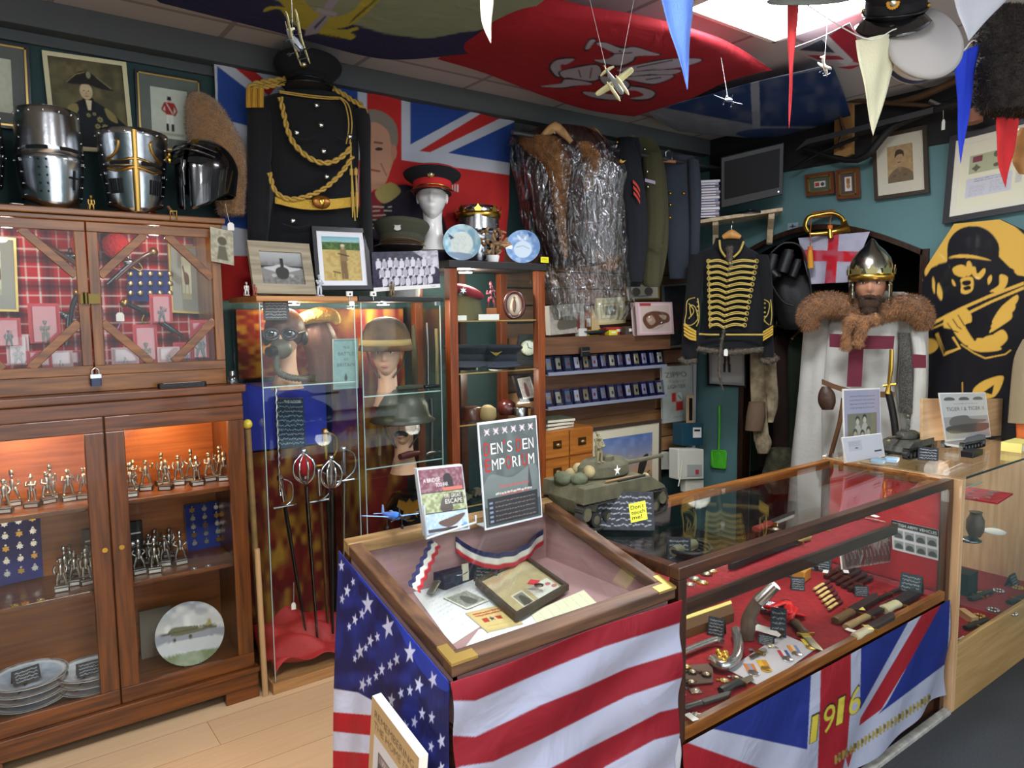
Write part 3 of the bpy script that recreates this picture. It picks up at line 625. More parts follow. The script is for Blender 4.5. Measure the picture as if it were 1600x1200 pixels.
def badge_wings(m):
    def f(g,y,bw):
        X = frm((0,y-.004,bw+.004),(1,0,0),(0,0,1),(0,-1,0)); g.prism([(-.03,.012),(-.006,.004),(0,.007),(.006,.004),(.03,.012),(.012,-.004),(0,-.012),(-.012,-.004)],.004,m,X)
    return f
def chalk_sign(label,p,w=.085,h=.06,rz=None,n=5,tilt=.35,group=None,seed=0,col='23262a'):       # small folded blackboard sign at p
    t = T('chalkboard_sign',label,'sign',tuple(p),facing(p[0],p[1])+(seed % 5-2)*.12 if rz is None else rz,group)
    c = Cv(int(w*700),int(h*700),col).clouds('3c4146',.5,10); c.scrib(.1,.08,.9,.94,n,'c9ced2',.018,1)
    s_ = math.sin(tilt)*h; z = math.cos(tilt)*h
    g = G().sheet(flatP((-w/2,-.0025,z),(w,0,0),(0,-s_,-z)),c.w//2,c.h//2,paint('chalk_paint',.6),c); g.build('written_face',t)
    b = M('black_card','121315',.6); g = G()
    slab(g,(-w/2,0,z),(w/2,0,z),(-w/2,-s_,0),.003,b); slab(g,(w/2,0,z),(-w/2,0,z),(w/2,s_*.9,0),.003,b); g.build('folded_board',t)
    return t
def price_tag(label,p,w=.02,h=.032,n=None,string=None,cat='tag'):
    n = fn(p) if n is None else n; ex = np.array([n[1],-n[0],0]); ez = np.array([0,0,1.])
    t = T('price_tag',label,cat,tuple(p),world=True); g = G(); p = np.asarray(p,float)
    g.prism([(-w/2,0),(w/2,0),(w/2,h*.75),(w*.25,h),(-w*.25,h),(-w/2,h*.75)],.001,WHITE,frm(p-n*.002,ex,ez,-n)); g.build('card',t)
    if string is not None: G().tube(smooth([p+ez*h*.9-n*.002,(p+np.asarray(string))/2-ez*.004,string],5),.0008,M('white_string','dcd8ce',.9),5).build('string',t)
    return t
# one pewter soldier, six poses; local front -y, stands 1 unit = .09 m tall on its plinth
PEW = M('pewter','b4b0a8',.3,1,bump=.2,bs=300); PLINTH = M('dark_plinth','241a14',.4)
def soldier_parts(pose,hat='cap'):
    g = G(); m = PEW; hip = .038
    sp = {0: .012,1: .016,2: .008,3: .014,4: .01,5: .013}[pose]
    for s_ in (-1,1):
        kn = -.006 if (pose in (1,4) and s_ == 1) else -.001
        g.tube([(s_*.006,0,hip+.002),(s_*(sp*.6+.003),kn,hip*.55),(s_*sp,0,.006)],[.0062,.005,.0038],m,8); g.ell((s_*sp,-.004,.004),(.0042,.008,.004),m,8)
    g.tube([(0,0,hip-.003),(0,0,hip+.008),(0,-.001,hip+.022),(0,0,hip+.029)],[.0098,.0085,.0118,.006],m,10,fl=.7)
    g.ell((0,-.001,hip+.039),(.0056,.0062,.0075),m,10)
    if hat == 'cap': g.lathe([(.006,0),(.0085,.003),(.006,.007),(.001,.008)],m,(0,0,hip+.042),10)
    elif hat == 'bear': g.ell((0,0,hip+.052),(.0075,.0075,.011),m,10)
    else: g.lathe([(.010,0),(.0065,.001),(.006,.006),(.001,.009)],m,(0,0,hip+.042),10)
    sh = hip+.026
    A = {0: (((.013,0,sh),(.018,-.002,sh-.012),(.014,-.010,sh-.020)),((-.013,0,sh),(-.019,0,sh-.013),(-.016,-.006,sh-.022))),
         1: (((.013,0,sh),(.022,0,sh-.010),(.011,-.004,sh-.018)),((-.013,0,sh),(-.022,0,sh-.010),(-.011,-.004,sh-.018))),
         2: (((.013,0,sh),(.012,-.010,sh-.010),(-.004,-.013,sh-.008)),((-.013,0,sh),(-.014,-.008,sh-.012),(.004,-.013,sh-.010))),
         3: (((.013,0,sh),(.021,-.003,sh-.004),(.024,-.006,sh+.010)),((-.013,0,sh),(-.016,-.003,sh-.014),(-.006,-.011,sh-.016))),
         4: (((.013,0,sh),(.016,0,sh-.014),(.014,-.002,sh-.026)),((-.013,0,sh),(-.016,0,sh-.014),(-.014,-.002,sh-.026))),
         5: (((.013,0,sh),(.016,-.008,sh-.010),(.006,-.014,sh-.002)),((-.013,0,sh),(-.017,-.006,sh-.012),(-.010,-.014,sh-.010)))}[pose]
    for a in A: g.tube(a,[.0045,.0038,.003],m,7); g.ell(a[2],.0033,m,7)
    if pose in (0,3,5): g.tube([(.016,-.010,.004 if pose != 5 else hip),(.010,-.013,hip+.02),(.004 if pose == 5 else .014,-.014,hip+.045)],.0016,m,6)
    if pose == 4: g.tube([(-.015,-.004,hip-.004),(-.02,.004,.006)],.0012,m,5)
    return g
SOLD = []
def make_soldier(i):
    t = T('pewter_soldier','x','figurine',(0,0,0),group='pewter soldier figurines in the mahogany cabinet')
    g = soldier_parts(i % 6,('cap','bear','helm')[i % 3]); g.X = None
    for k in range(len(g.V)): g.V[k] = g.V[k]+np.array([0,0,.018])
    g.bx(-.019,.019,-.014,.014,.0145,.018,PEW); g.build('figure',t)
    G().bx(-.022,.022,-.018,.018,0,.0145,PLINTH).bx(-.018,.018,-.0188,-.018,.003,.012,M('name_plate','d4cfc4',.35,.6)).build('plinth',t); return t
def tank(name,label,loc,rz,L,hull,track,gun=.55,star=False,skirt=False,stow=True,cat='model tank',turret=.24):
    t = T(name,label,cat,loc,rz)       # local: nose to +x, length L
    W_ = L*.46; h = L*.17; X = np.diag([L,L,L,1.]); dk = M('tank_rubber','1d1c1a',.8)
    g = G(); g.X = X; P = [(-.44,.12),(-.47,.2),(-.40,.285),(.22,.285),(.40,.20),(.45,.13),(.38,.07),(-.40,.07)]
    g.prism(P,.30,hull,frm((0,.15,0),(1,0,0),(0,0,1),(0,-1,0)))
    for s_ in (-1,1): g.prism([(-.46,.2),(-.44,.28),(.24,.28),(.40,.2),(.40,.185),(-.46,.185)],.09,hull,frm((0,s_*.19+.045,0),(1,0,0),(0,0,1),(0,-1,0)))
    g.build('hull',t,bevel=L*.004)
    for s_ in (-1,1):
        g = G(); g.X = X; y = s_*.19
        loop = [(-.40,.02),(.34,.02),(.44,.10),(.42,.155),(.36,.175),(-.38,.175),(-.46,.13),(-.46,.08)]
        q = smooth(loop,6,True); n = len(q); o = np.array([0,0]); inn = q*np.array([.965,.88])+np.array([0,.012])
        V = [(x,y+d,z) for d in (-.04,.04) for x,z in q]+[(x,y+d,z) for d in (-.04,.04) for x,z in inn]
        f = [(i,(i+1) % n,n+(i+1) % n,n+i) for i in range(n)]+[(2*n+i,3*n+i,3*n+(i+1) % n,2*n+(i+1) % n) for i in range(n)]+[(i,2*n+i,2*n+(i+1) % n,(i+1) % n) for i in range(n)]+[(n+i,n+(i+1) % n,3*n+(i+1) % n,3*n+i) for i in range(n)]
        g.add(V,f,track)
        d = np.linalg.norm(np.diff(np.r_[q,q[:1]],axis=0),axis=1); cs = np.r_[0,np.cumsum(d)]; K = 44
        for k in range(K):
            s0 = cs[-1]*k/K; x = np.interp(s0,cs,np.r_[q[:,0],q[0,0]]); z = np.interp(s0,cs,np.r_[q[:,1],q[0,1]]); s1 = s0+.005
            x2 = np.interp(s1,cs,np.r_[q[:,0],q[0,0]]); z2 = np.interp(s1,cs,np.r_[q[:,1],q[0,1]]); a = math.atan2(z2-z,x2-x)
            g.box((0,0,0),(.012,.08,.012),track,rot('y',-a,(x,y,z)))
        g.build('track',t)
        g = G(); g.X = X
        for k in range(6): x = -.32+k*.125; g.cyl((x,y-.036,.075),(x,y+.036,.075),.045,dk,18).cyl((x,y-.039,.075),(x,y+.039,.075),.028,hull,14)
        for x,z in ((.39,.12),(-.41,.12)): g.cyl((x,y-.036,z),(x,y+.036,z),.042,hull,14)
        g.build('wheels',t)
    g = G(); g.X = X; tx = -.02
    g.loft([[(tx+a*k*math.cos(q)*(1.25 if math.cos(q) < 0 else 1),b*k*math.sin(q),z) for q in np.arange(24)*2*PI/24] for z,k,a,b in ((.285,.95,turret*.8,.135),(.30,1.04,turret*.8,.14),(.36,1,turret*.8,.14),(.395,.8,turret*.8,.13),(.40,.01,turret*.8,.13))],hull)
    g.lathe([(.055,0),(.055,.03),(.045,.035),(.001,.036)],hull,(tx-.03,-.05,.39),16).lathe([(.04,0),(.04,.018),(.001,.02)],hull,(tx+.02,.06,.39),14)
    if star:
        for s_ in (-1,1): g.prism(star_pts(0,0,.038,ang=PI/2),.004,M('white_star','e6e4dc',.7),frm((tx-.01,s_*.1425,.335),(1,0,0),(0,0,1),(0,-1,0))@TR(0,0,-.002))
    g.build('turret',t,bevel=L*.002)
    g = G(); g.X = X; x0 = tx+turret*.75
    g.cyl((x0-.02,0,.34),(x0+.04,0,.34),.035,hull,14,.026).cyl((x0+.03,0,.34),(x0+gun,0,.345),.017,hull,12,.013).cyl((x0+gun,0,.345),(x0+gun+.03,0,.345),.018,hull,12); g.build('gun_barrel',t)
    if stow:
        g = G(); g.X = X; c1 = M('canvas_green','5c6048',.9,var=.3,vs=40,bump=.5,bs=60); c2 = M('canvas_tan','a8986c',.9,var=.3,vs=40)
        for x,y,z,r,m in ((-.36,-.08,.31,(.07,.06,.04),c1),(-.40,.05,.30,(.06,.09,.045),c1),(-.28,.1,.31,(.05,.05,.035),c2),(-.27,-.02,.31,(.06,.05,.03),c1),(tx-.22,-.06,.34,(.045,.05,.04),c2),(tx-.22,.06,.34,(.045,.05,.04),c2),(.28,-.14,.26,(.03,.03,.025),c2)): g.ell((x,y,z),r,m,10)
        g.tube([(-.2,-.19,.29),(.15,-.19,.29)],.008,M('tool_wood','8a6a40',.7),6).tube([(-.1,-.22,.288),(.2,-.21,.288)],.007,dk,6).build('stowage',t)
    return t
def aeroplane(label,loc,rot3,s,body,wing,bi=False,prop=True,cat='model aeroplane',floats=False,gear=True,strings=None):
    t = T('model_aeroplane',label,cat,loc); t.rotation_euler = rot3     # local: nose -y, wing span along x, span 1*s
    g = G(); g.X = np.diag([s,s,s,1.]); g.tube([(0,-.42,0),(0,-.38,0),(0,-.25,.0),(0,0,.0),(0,.25,.01),(0,.42,.02)],[.03,.06,.07,.065,.04,.015],body,14); g.ell((0,-.03,.055),(.035,.08,.035),M('canopy_glass','5a6a78',.1),10); g.build('fuselage',t)
    z0 = -.03; n = 8
    for z in ([z0,.14] if bi else [z0]):
        g = G(); g.X = np.diag([s,s,s,1.])
        g.loft([[(x,-.12*k+c*.22*k-.0,z+abs(x)*.08+h*k) for c,h in ((0,0),(.15,.012),(.5,.014),(1,0),(.5,-.006),(.15,-.006))] for x,k in ((-.5,.45),(-.46,.75),(-.2,.95),(0,1),(.2,.95),(.46,.75),(.5,.45))],wing); g.build('wing',t)
    g = G(); g.X = np.diag([s,s,s,1.])
    g.loft([[(x,.33+c*.1*k,.02+h) for c,h in ((0,0),(.4,.006),(1,0),(.4,-.004))] for x,k in ((-.18,.5),(-.1,.9),(0,1),(.1,.9),(.18,.5))],wing)
    g.prism([(.32,.02),(.36,.16),(.43,.17),(.45,.02)],.008,wing,frm((-.004,0,0),(0,1,0),(0,0,1),(1,0,0))); g.build('tail',t)
    g = G(); g.X = np.diag([s,s,s,1.]); dk = M('dark_metal','2a2c30',.4,.6)
    for a in range(3): g.box((0,0,0),(.022,.006,.17),dk,rot('y',a*2*PI/3,(0,-.445,0))@TR(0,0,.085))
    g.ell((0,-.45,0),(.02,.03,.02),dk,8); g.build('propeller',t)
    if bi:
        g = G(); g.X = np.diag([s,s,s,1.])
        for x in (-.34,-.12,.12,.34):
            for y in (-.1,.06): g.cyl((x,y,z0+.02),(x,y,.16),.006,dk,5)
        g.build('struts',t)
    if floats:
        for x in (-.12,.12): q = G(); q.X = np.diag([s,s,s,1.]); q.tube([(x,-.42,-.17),(x,-.3,-.18),(x,.05,-.17),(x,.25,-.15)],[.012,.04,.04,.01],wing,10).cyl((x,-.15,-.15),(x*.5,-.12,-.04),.006,dk,5).cyl((x,.05,-.15),(x*.5,.05,-.04),.006,dk,5).build('float',t)
    elif gear:
        for x in (-.13,.13): q = G(); q.X = np.diag([s,s,s,1.]); q.cyl((x,-.2,-.05),(x,-.22,-.18),.008,dk,6).cyl((x-.015,-.22,-.19),(x+.015,-.22,-.19),.035,dk,12).build('wheel',t)
    return t
def line(name,label,a,b,cat='string',r=.0007): return tag(G().cyl(a,b,r,M('clear_line','c8c8c4',.5),5).build(name),label,cat)
# ---------------- back wall: pictures and flags ----------------
PY = YW-.022
def art_soldier(c,coat,x=.5,y0=.12,h=.76,legs='e8e4d8',hat='1a1a1c'):
    u = h; c.poly([(x-.13,y0+.12*u),(x+.13,y0+.12*u),(x+.10,y0+.5*u),(x-.10,y0+.5*u)],coat); c.el(x,y0+.06*u,.05,.05*u,'c8a088'); c.poly([(x-.06,y0+.05*u),(x+.06,y0+.05*u),(x+.045,y0-.06*u),(x-.045,y0-.06*u)],hat)
    c.poly([(x-.09,y0+.48*u),(x+.0,y0+.48*u),(x-.03,y0+.93*u),(x-.08,y0+.93*u)],legs).poly([(x,y0+.48*u),(x+.09,y0+.48*u),(x+.09,y0+.93*u),(x+.03,y0+.93*u)],legs)
    c.rc(x-.10,y0+.75*u,x-.03,y0+.97*u,'16161a').rc(x+.03,y0+.75*u,x+.11,y0+.97*u,'16161a'); c.ln([(x-.12,y0+.15*u),(x-.2,y0+.35*u),(x-.1,y0+.42*u)],.05,coat).ln([(x+.12,y0+.15*u),(x+.19,y0+.35*u),(x+.12,y0+.5*u)],.05,coat); c.ln([(x-.08,y0+.14*u),(x+.08,y0+.45*u)],.02,'f0ece0')
    return c
BF = M('black_frame','17161a',.35); GILD = M('gilt_slip','b89a58',.35,.8)
c = Cv(60,80,'c8ccb4').clouds('b0b69c',.4,10); c.ln([(.1,.8),(.6,.79)],.02,'8a8a80'); c.poly([(.3,.8),(.5,.8),(.47,.7),(.34,.71)],'9a968a')
framed('picture_frame','black framed pale print cut off at the left edge of the back wall','picture',*quad((-70,52),(45,72),(-62,192),y=PY),.012,c,BF,mount=.045,mcol='5e6460',gild=GILD)
# large print of an officer in a cocked hat (a plain generic portrait)
c = Cv(130,165,'55503a').clouds('7a6f4c',.7,40); c.clouds('3c3a2c',.5,18,.0,.4)
c.sm([(.16,1.02),(.2,.62),(.33,.48),(.5,.44),(.68,.5),(.86,.62),(1.0,.75),(1.0,1.02)],'22262a'); c.sm([(.42,.42),(.55,.42),(.56,.54),(.48,.58),(.42,.52)],'1b1d20'); c.poly([(.45,.45),(.53,.45),(.51,.56),(.47,.56)],'cfc39c')
c.el(.47,.35,.085,.095,'bfa882'); c.el(.47,.32,.08,.05,'c9b48e'); c.el(.44,.345,.012,.006,'3a3024').el(.5,.345,.012,.006,'3a3024'); c.ln([(.475,.35),(.465,.385)],.01,'97805e'); c.ln([(.45,.405),(.495,.405)],.009,'7d5040')
c.sm([(.22,.27),(.35,.16),(.48,.12),(.62,.17),(.84,.3),(.66,.30),(.5,.27),(.36,.28)],'26241f'); c.ln([(.22,.27),(.35,.17),(.48,.13)],.012,'8d8256').ln([(.62,.17),(.82,.29)],.014,'8d8256'); c.el(.52,.16,.03,.04,'8a8874')
c.sm([(.2,.55),(.32,.5),(.34,.58),(.24,.66)],'8a7e4e').sm([(.7,.52),(.82,.58),(.86,.68),(.74,.64)],'8a7e4e')
for a,b,r in ((.47,.62,.035),(.55,.6,.03),(.62,.66,.05),(.58,.74,.045),(.68,.74,.05),(.64,.82,.035)): c.poly(star_pts(a,b,r,k=.5,n=8,sy=.8),'a89d66').el(a,b,r*.4,r*.3,'5c5a3c')
c.ln([(.33,.62),(.3,.95)],.02,'6f6a44'); c.noise(.05,2)
t = framed('portrait_print','large sepia print of an officer in cocked hat and medals, behind the great helm','picture',*quad((65,78),(197,97),(82,232),y=PY),.016,c,M('cream_border','d6cda4',.8),depth=.008,glass=False)
c = Cv(60,90,'cdd2c0').clouds('b8bfac',.3,10); art_soldier(c,'a02c24',.5,.2,.66); c.ln([(.2,.9),(.85,.9)],.08,'a8aa98')
framed('picture_frame','framed print of a redcoat soldier behind the brass-crossed helmet','picture',*quad((210,107),(314,125),(216,232),y=PY),.010,c,BF,mount=.045,mcol='6a716a',gild=GILD)
# union flag with a printed portrait, pinned to the wall
c = Cv(560,460,'b9bcc4',(320,40,820,470)); RF,BLF,WF = 'b42a28','27458a','b9bdc8'
c.poly([(338,62),(338,82),(420,150),(430,138)],RF); c.poly([(403,76),(563,112),(563,215),(440,120)],BLF); c.poly([(339,103),(420,165),(420,205),(361,190),(340,160)],BLF)
c.poly([(330,258),(400,268),(400,282),(330,272)],RF); c.poly([(340,292),(395,300),(395,360),(345,352)],BLF); c.poly([(340,400),(400,400),(400,470),(340,470)],RF)
c.rc(573,40,627,480,RF); c.rc(559,40,573,480,WF).rc(627,40,641,240,WF)
c.poly([(641,100),(765,159),(641,226)],BLF); c.poly([(641,100),(700,100),(765,159)],BLF)
c.poly([(655,236),(672,238),(800,176),(792,160),(780,160)],RF); c.poly([(700,239),(805,190),(805,256)],BLF)
c.poly([(560,250),(627,250),(800,274),(800,480),(560,480)],RF)
c.sm([(560,330),(590,300),(640,290),(690,330),(700,470),(560,470)],'2b2430'); c.sm([(570,320),(585,300),(600,330),(590,350)],'7c2430')
c.sm([(578,190),(585,180),(606,184),(618,205),(618,235),(612,260),(600,290),(585,296),(575,292)],'b98a70'); c.sm([(573,172),(596,174),(616,190),(622,215),(616,240),(611,225),(606,205),(590,192),(575,190)],'7e7568')
c.el(615,238,5,12,'b07c64'); c.ln([(584,222),(598,224)],3,'6a4c3c'); c.el(592,233,6,2.6,'3a2c24'); c.ln([(578,265),(594,268)],3,'8a4a40'); c.sm([(574,200),(580,200),(578,258),(574,258)],'a87a60'); c.ln([(595,255),(604,275)],2,'8d6450')
c.sm([(586,300),(610,285),(626,300),(600,318)],'a39458'); c.scrib(582,320,612,360,6,'b0a890',2.2); c.txt('III',706,300,12,'d8d4d0')
def crown(c,x,y,s,col): c.poly([(x-s,y),(x-s*1.2,y-s),(x-s*.5,y-s*.4),(x,y-s*1.3),(x+s*.5,y-s*.4),(x+s*1.2,y-s),(x+s,y)],col)
crown(c,646,276,7,'d8d4d0')
def Pq(tl,tr,bl,br,f,w=None,top=None):
    tl,tr,bl,br = (f(*q) for q in (tl,tr,bl,br))
    def P(u,v):
        u = u[:,None]; v = v[:,None]; p = tl*(1-u)*(1-v)+tr*u*(1-v)+bl*(1-u)*v+br*u*v
        return p+w(u,v) if w else p
    return P
wav = lambda u,v: np.concatenate([u*0,-(.010+.008*np.sin(u*17+v*3)+.006*np.sin(u*39+v*11)),-.012*np.sin(u*PI*3)*(1-v)],1)
FP = Pq((331,62),(803,182),(347,470),(785,420),lambda a,b: at(a,b,y=YW-.03),wav)
tag(G().sheet(FP,380,330,paint('flag_cloth',.9),c,px=True).build('union_flag',solid=.0015),'red white and blue flag with printed portrait pinned to the wall behind the black tunic','flag')
# ---------------- flags slung under the ceiling ----------------
def ceil_flag(name,label,ctrl,zs,cv,nu,nv,par='flag'):
    C_ = np.array([[at(a,b,z=z) for (a,b),z in zip(r,zr)] for r,zr in zip(ctrl,zs)])
    R1 = np.array([smooth(r,12) for r in C_]); R2 = np.array([smooth(R1[:,j],12) for j in range(R1.shape[1])]).transpose(1,0,2)
    H,Wd = R2.shape[:2]
    def P(u,v):
        x = u*(Wd-1.001); y = v*(H-1.001); i = x.astype(int); j = y.astype(int); fx = (x-i)[:,None]; fy = (y-j)[:,None]
        return R2[j,i]*(1-fx)*(1-fy)+R2[j,i+1]*fx*(1-fy)+R2[j+1,i]*(1-fx)*fy+R2[j+1,i+1]*fx*fy
    return tag(G().sheet(P,nu,nv,paint('flag_cloth'),cv,px=True).build(name,solid=.0015),label,'flag')
z = 2.64
c = Cv(640,130,'7f8a72',(200,-10,880,110)); NV = '26284a'
c.sm([(200,-30),(250,0),(440,50),(600,92),(700,98),(760,60),(740,48),(640,62),(560,40),(430,0),(380,-30)],NV,n=8)
c.sm([(150,-30),(260,0),(440,48),(560,80),(560,130),(150,130)],NV,n=8)
c.poly([(545,36),(600,52),(660,60),(720,55),(765,42),(770,110),(500,110)],NV)
for s_ in (1,):
    c.sm([(432,-10),(448,14),(470,30),(505,44),(540,42),(562,30),(585,8),(600,-10),(575,-10),(556,12),(540,22),(515,26),(490,16),(476,0),(470,-10)],'a39a3c')
    for k in range(12): c.ln([(545+k*4,38-k*3.4),(556+k*3.4,24-k*3)],1.2,'5b5626')
    c.sm([(412,18),(436,14),(450,30),(470,44),(505,54),(540,60),(548,62),(556,56),(548,50),(560,46),(556,42),(538,46),(500,42),(466,28),(446,12),(420,10)],'a8a13e'); c.txt('UNITAS',488,54,5,'4a4720',w=44,sl=.18)
c.poly([(478,45),(505,18),(518,22),(496,52),(476,56)],'8f8fa0').poly([(490,42),(508,24),(510,26),(492,46)],'4a4a58'); c.poly([(496,12),(528,20),(524,26),(492,18)],'9a9aa8'); c.poly([(505,14),(518,16),(535,-10),(518,-10)],'8e8ea0')
ceil_flag('ceiling_flag','grey-green and navy flag with a gold laurel and dagger badge, slung under the ceiling',[[(150,-60),(450,-60),(700,-60),(900,-40)],[(215,-20),(440,-15),(680,0),(850,0)],[(250,4),(440,52),(600,92),(745,82)]],[[z]*4,[z-.02,z-.04,z-.04,z-.02],[z-.01,z-.02,z-.01,z-.03]],c,420,90)
c = Cv(560,220,'982029',(670,-20,1220,200)); c.sm([(864,75),(885,45),(905,30),(930,40),(930,48),(910,60)],'982029')
G_,K_ = 'a9a7b4','2a2228'
def zc(x,y): return (680+x*.35,y*.35)      # measured on an enlargement
def blob(p,out=3.2):
    p = [zc(*q) for q in p]; s_ = smooth(p,6,True); ce = s_.mean(0); d = s_-ce; L = np.linalg.norm(d,axis=1)[:,None]+1e-6
    c.poly(ce+d*(1+out/np.maximum(L,6)),K_); c.poly(s_,G_)
blob([(720,195),(760,190),(830,215),(890,210),(960,230),(1000,245),(900,250),(880,270),(830,290),(770,285),(710,268),(770,262),(800,240),(770,222)])
blob([(670,215),(690,180),(715,178),(700,200),(685,218)]); blob([(515,300),(545,268),(620,262),(590,285),(560,290),(565,330),(545,340)]); blob([(560,320),(640,300),(720,290),(740,320),(730,350),(690,360),(620,350),(580,350)])
blob([(580,355),(650,360),(700,375),(620,382),(560,390),(470,385),(560,372)]); blob([(660,410),(740,415),(830,430),(800,445),(700,432)]); blob([(850,385),(940,395),(980,415),(950,440),(870,440),(930,425),(900,405),(850,400)])
blob([(810,315),(900,290),(1060,262),(1190,265),(1090,300),(900,318)],3); blob([(830,325),(1080,310),(1060,330),(900,340)],3); blob([(850,345),(1060,335),(985,372),(890,360)],3); blob([(740,340),(850,360),(860,390),(800,400),(760,380)])
for a,b in (((900,300),(1060,268)),((700,300),(690,350)),((780,240),(880,235)),((640,310),(650,345)),((940,355),(1010,345))): c.ln([zc(*a),zc(*b)],1.6,K_)
c.el(*zc(825,228),2.2,1.4,K_)
ceil_flag('dragon_flag','red flag with a silver dragon slung under the ceiling beside the light',[[(683,92),(715,74),(750,50),(795,14),(830,-12)],[(760,115),(790,88),(830,60),(880,30),(920,10)],[(850,150),(900,118),(960,80),(1000,45),(1020,28)],[(920,172),(990,140),(1050,105),(1100,72),(1130,62)],[(990,182),(1075,155),(1130,130),(1180,115),(1207,110)]],[[z,z-.02,z-.03,z-.02,z],[z-.02,z-.05,z-.07,z-.05,z-.01],[z-.01,z-.04,z-.08,z-.05,z-.01],[z-.03,z-.06,z-.06,z-.04,z-.01],[z-.02,z-.03,z-.02,z-.02,z]],c,420,240)
c = Cv(360,160,'7d8490',(1000,100,1400,280)); c.poly([(1035,168),(1175,128),(1300,105),(1330,120),(1330,198),(1190,197)],'1d3564'); c.sm([(1150,210),(1230,222),(1340,216),(1340,205),(1200,200)],'2b4070'); c.poly([(1172,120),(1186,120),(1188,200),(1176,200)],'8c93a0'); c.clouds('6c7486',.4,24)
ceil_flag('blue_ensign','folded navy flag slung under the ceiling in the corner behind the dragon flag',[[(1010,172),(1100,150),(1180,128),(1300,100)],[(1030,190),(1110,182),(1190,170),(1320,150)],[(1060,205),(1130,212),(1200,215),(1335,200)]],[[z+.0,z-.01,z-.01,z],[z-.01,z-.04,z-.04,z-.01],[z,z-.02,z-.02,z]],c,200,70)
c = Cv(120,100,'b3b0b8',(1230,30,1350,120)); q = lambda x,y: (1200+x*.3,y*.3)
c.poly([q(315,185),q(405,130),q(480,180),q(480,330),q(440,320)],'a8283a'); c.poly([q(285,205),q(315,185),q(445,315),q(405,345),q(330,290)],'c4c2c8'); c.poly([q(160,260),q(280,205),q(350,275)],'3a3f50'); c.poly([q(200,285),q(370,290),q(400,310),q(260,310)],'9c3444'); c.poly([q(360,350),q(480,335),q(460,365)],'a8283a')
ceil_flag('small_union_flag','small faded union flag slung under the ceiling beyond the light panel',[[q(125,250),q(280,190),q(425,118)],[q(210,300),q(330,260),q(460,200)],[q(330,340),q(410,362),q(492,335)]],[[z,z-.01,z],[z-.01,z-.03,z-.01],[z,z-.01,z]],c,110,80)
# ---------------- bunting, model aircraft ----------------
def bunting(label,poly,depth_y,col,seed):
    p = np.array([at(a,b,y=depth_y) for a,b in poly]); n = np.array([0,-1.,0]); rw = []
    tl,tr,tip = p[0],p[1],p[2]; k = 14
    def P(u,v):
        u = u[:,None]; v = v[:,None]; L = tl*(1-v)+tip*v; R = tr*(1-v)+tip*v
        if len(p) > 3: L = L+(p[3]-(tl+tip)/2)*(4*v*(1-v))
        return L*(1-u)+R*u+n*(.010*np.sin(v*7+u*5+seed)*v+.006*np.sin(u*9+seed))*(1-v)
    o = G().sheet(P,12,24,M('bunting_'+col,col,.9,bump=.2,bs=150)).build('bunting_pennant',solid=.001)
    return tag(o,label,'bunting','coloured pennants of the bunting')
by = .95
bunting('cream pennant hanging alone over the left end of the dragon flag',[(748,-30),(773,-30),(767,68),(752,30)],1.35,'cfccb0',1)
bunting('light blue pennant hanging beside the lit ceiling panel',[(1022,-30),(1088,-30),(1074,140)],1.15,'5f83d8',2)
bunting('thin red pennant hanging edge-on below the light panel',[(1231,-10),(1250,5),(1233,200)],1.05,'c8383c',3)
bunting('large cream pennant hanging below the black peaked cap',[(1340,62),(1413,48),(1364,212),(1350,130)],.95,'d4cfae',4)
bunting('deep blue pennant hanging between the grey hat and the fur hat',[(1495,85),(1527,70),(1501,256),(1497,170)],.90,'1c3ac4',5)
bunting('bright red pennant hanging below the dark fur hat',[(1558,183),(1592,183),(1571,293),(1559,240)],.86,'cc2428',6)
bunting('white pennant hanging at the top between the hats',[(1475,-40),(1600,-30),(1513,64)],.80,'c4c4cc',7)
tag(G().tube(smooth([at(1220,-20,y=1.05),at(1350,60,y=.95),at(1410,45,y=.94),at(1495,82,y=.9),at(1530,68,y=.9),at(1590,180,y=.86),at(1640,160,y=.84)],8),.0016,M('white_string','dcd8ce',.9),5).build('bunting_string'),'white cord the pennants hang from among the hats','cord')
CRM = M('cream_model','d8d2a0',.5); GRY = M('grey_model','8f9498',.5); SIL = M('silver_model','aab0b8',.35,.6)
p = at(458,62,y=1.9); aeroplane('cream biplane model hanging above the black peaked cap',tuple(p),(1.05,.75,.9),.14,SIL,CRM,bi=True)
line('hanging_line','thin line holding the cream biplane',p+np.array([0,0,.01]),(p[0],p[1],ZC),'line')
p = at(960,128,y=1.9); aeroplane('cream and grey floatplane model hanging in front of the silver dragon',tuple(p),(.5,.5,2.1),.15,GRY,CRM,floats=True)
line('hanging_line','left line holding the floatplane',p+np.array([-.03,0,.01]),(p[0]-.13,p[1]+.02,ZC),'line'); line('hanging_line','right line holding the floatplane',p+np.array([.02,0,.01]),(p[0]+.08,p[1]-.03,ZC),'line')
p = at(1137,156,y=2.0); aeroplane('pale blue model fighter plane hanging at the right tip of the dragon flag',tuple(p),(.3,.3,-.6),.13,M('pale_blue_model','a8b8d4',.4),SIL)
line('hanging_line','thin line holding the pale blue fighter plane',p+np.array([0,0,.01]),(p[0]-.08,p[1],ZC),'line')
p = at(1288,103,y=1.5); aeroplane('white model plane hanging in front of the small union flag',tuple(p),(.9,-.5,1.2),.085,M('ivory_model','e4e0d0',.5),M('ivory_model'))
line('hanging_line','thin line holding the white model plane',p+np.array([0,0,.01]),(p[0]+.02,p[1],ZC),'line')
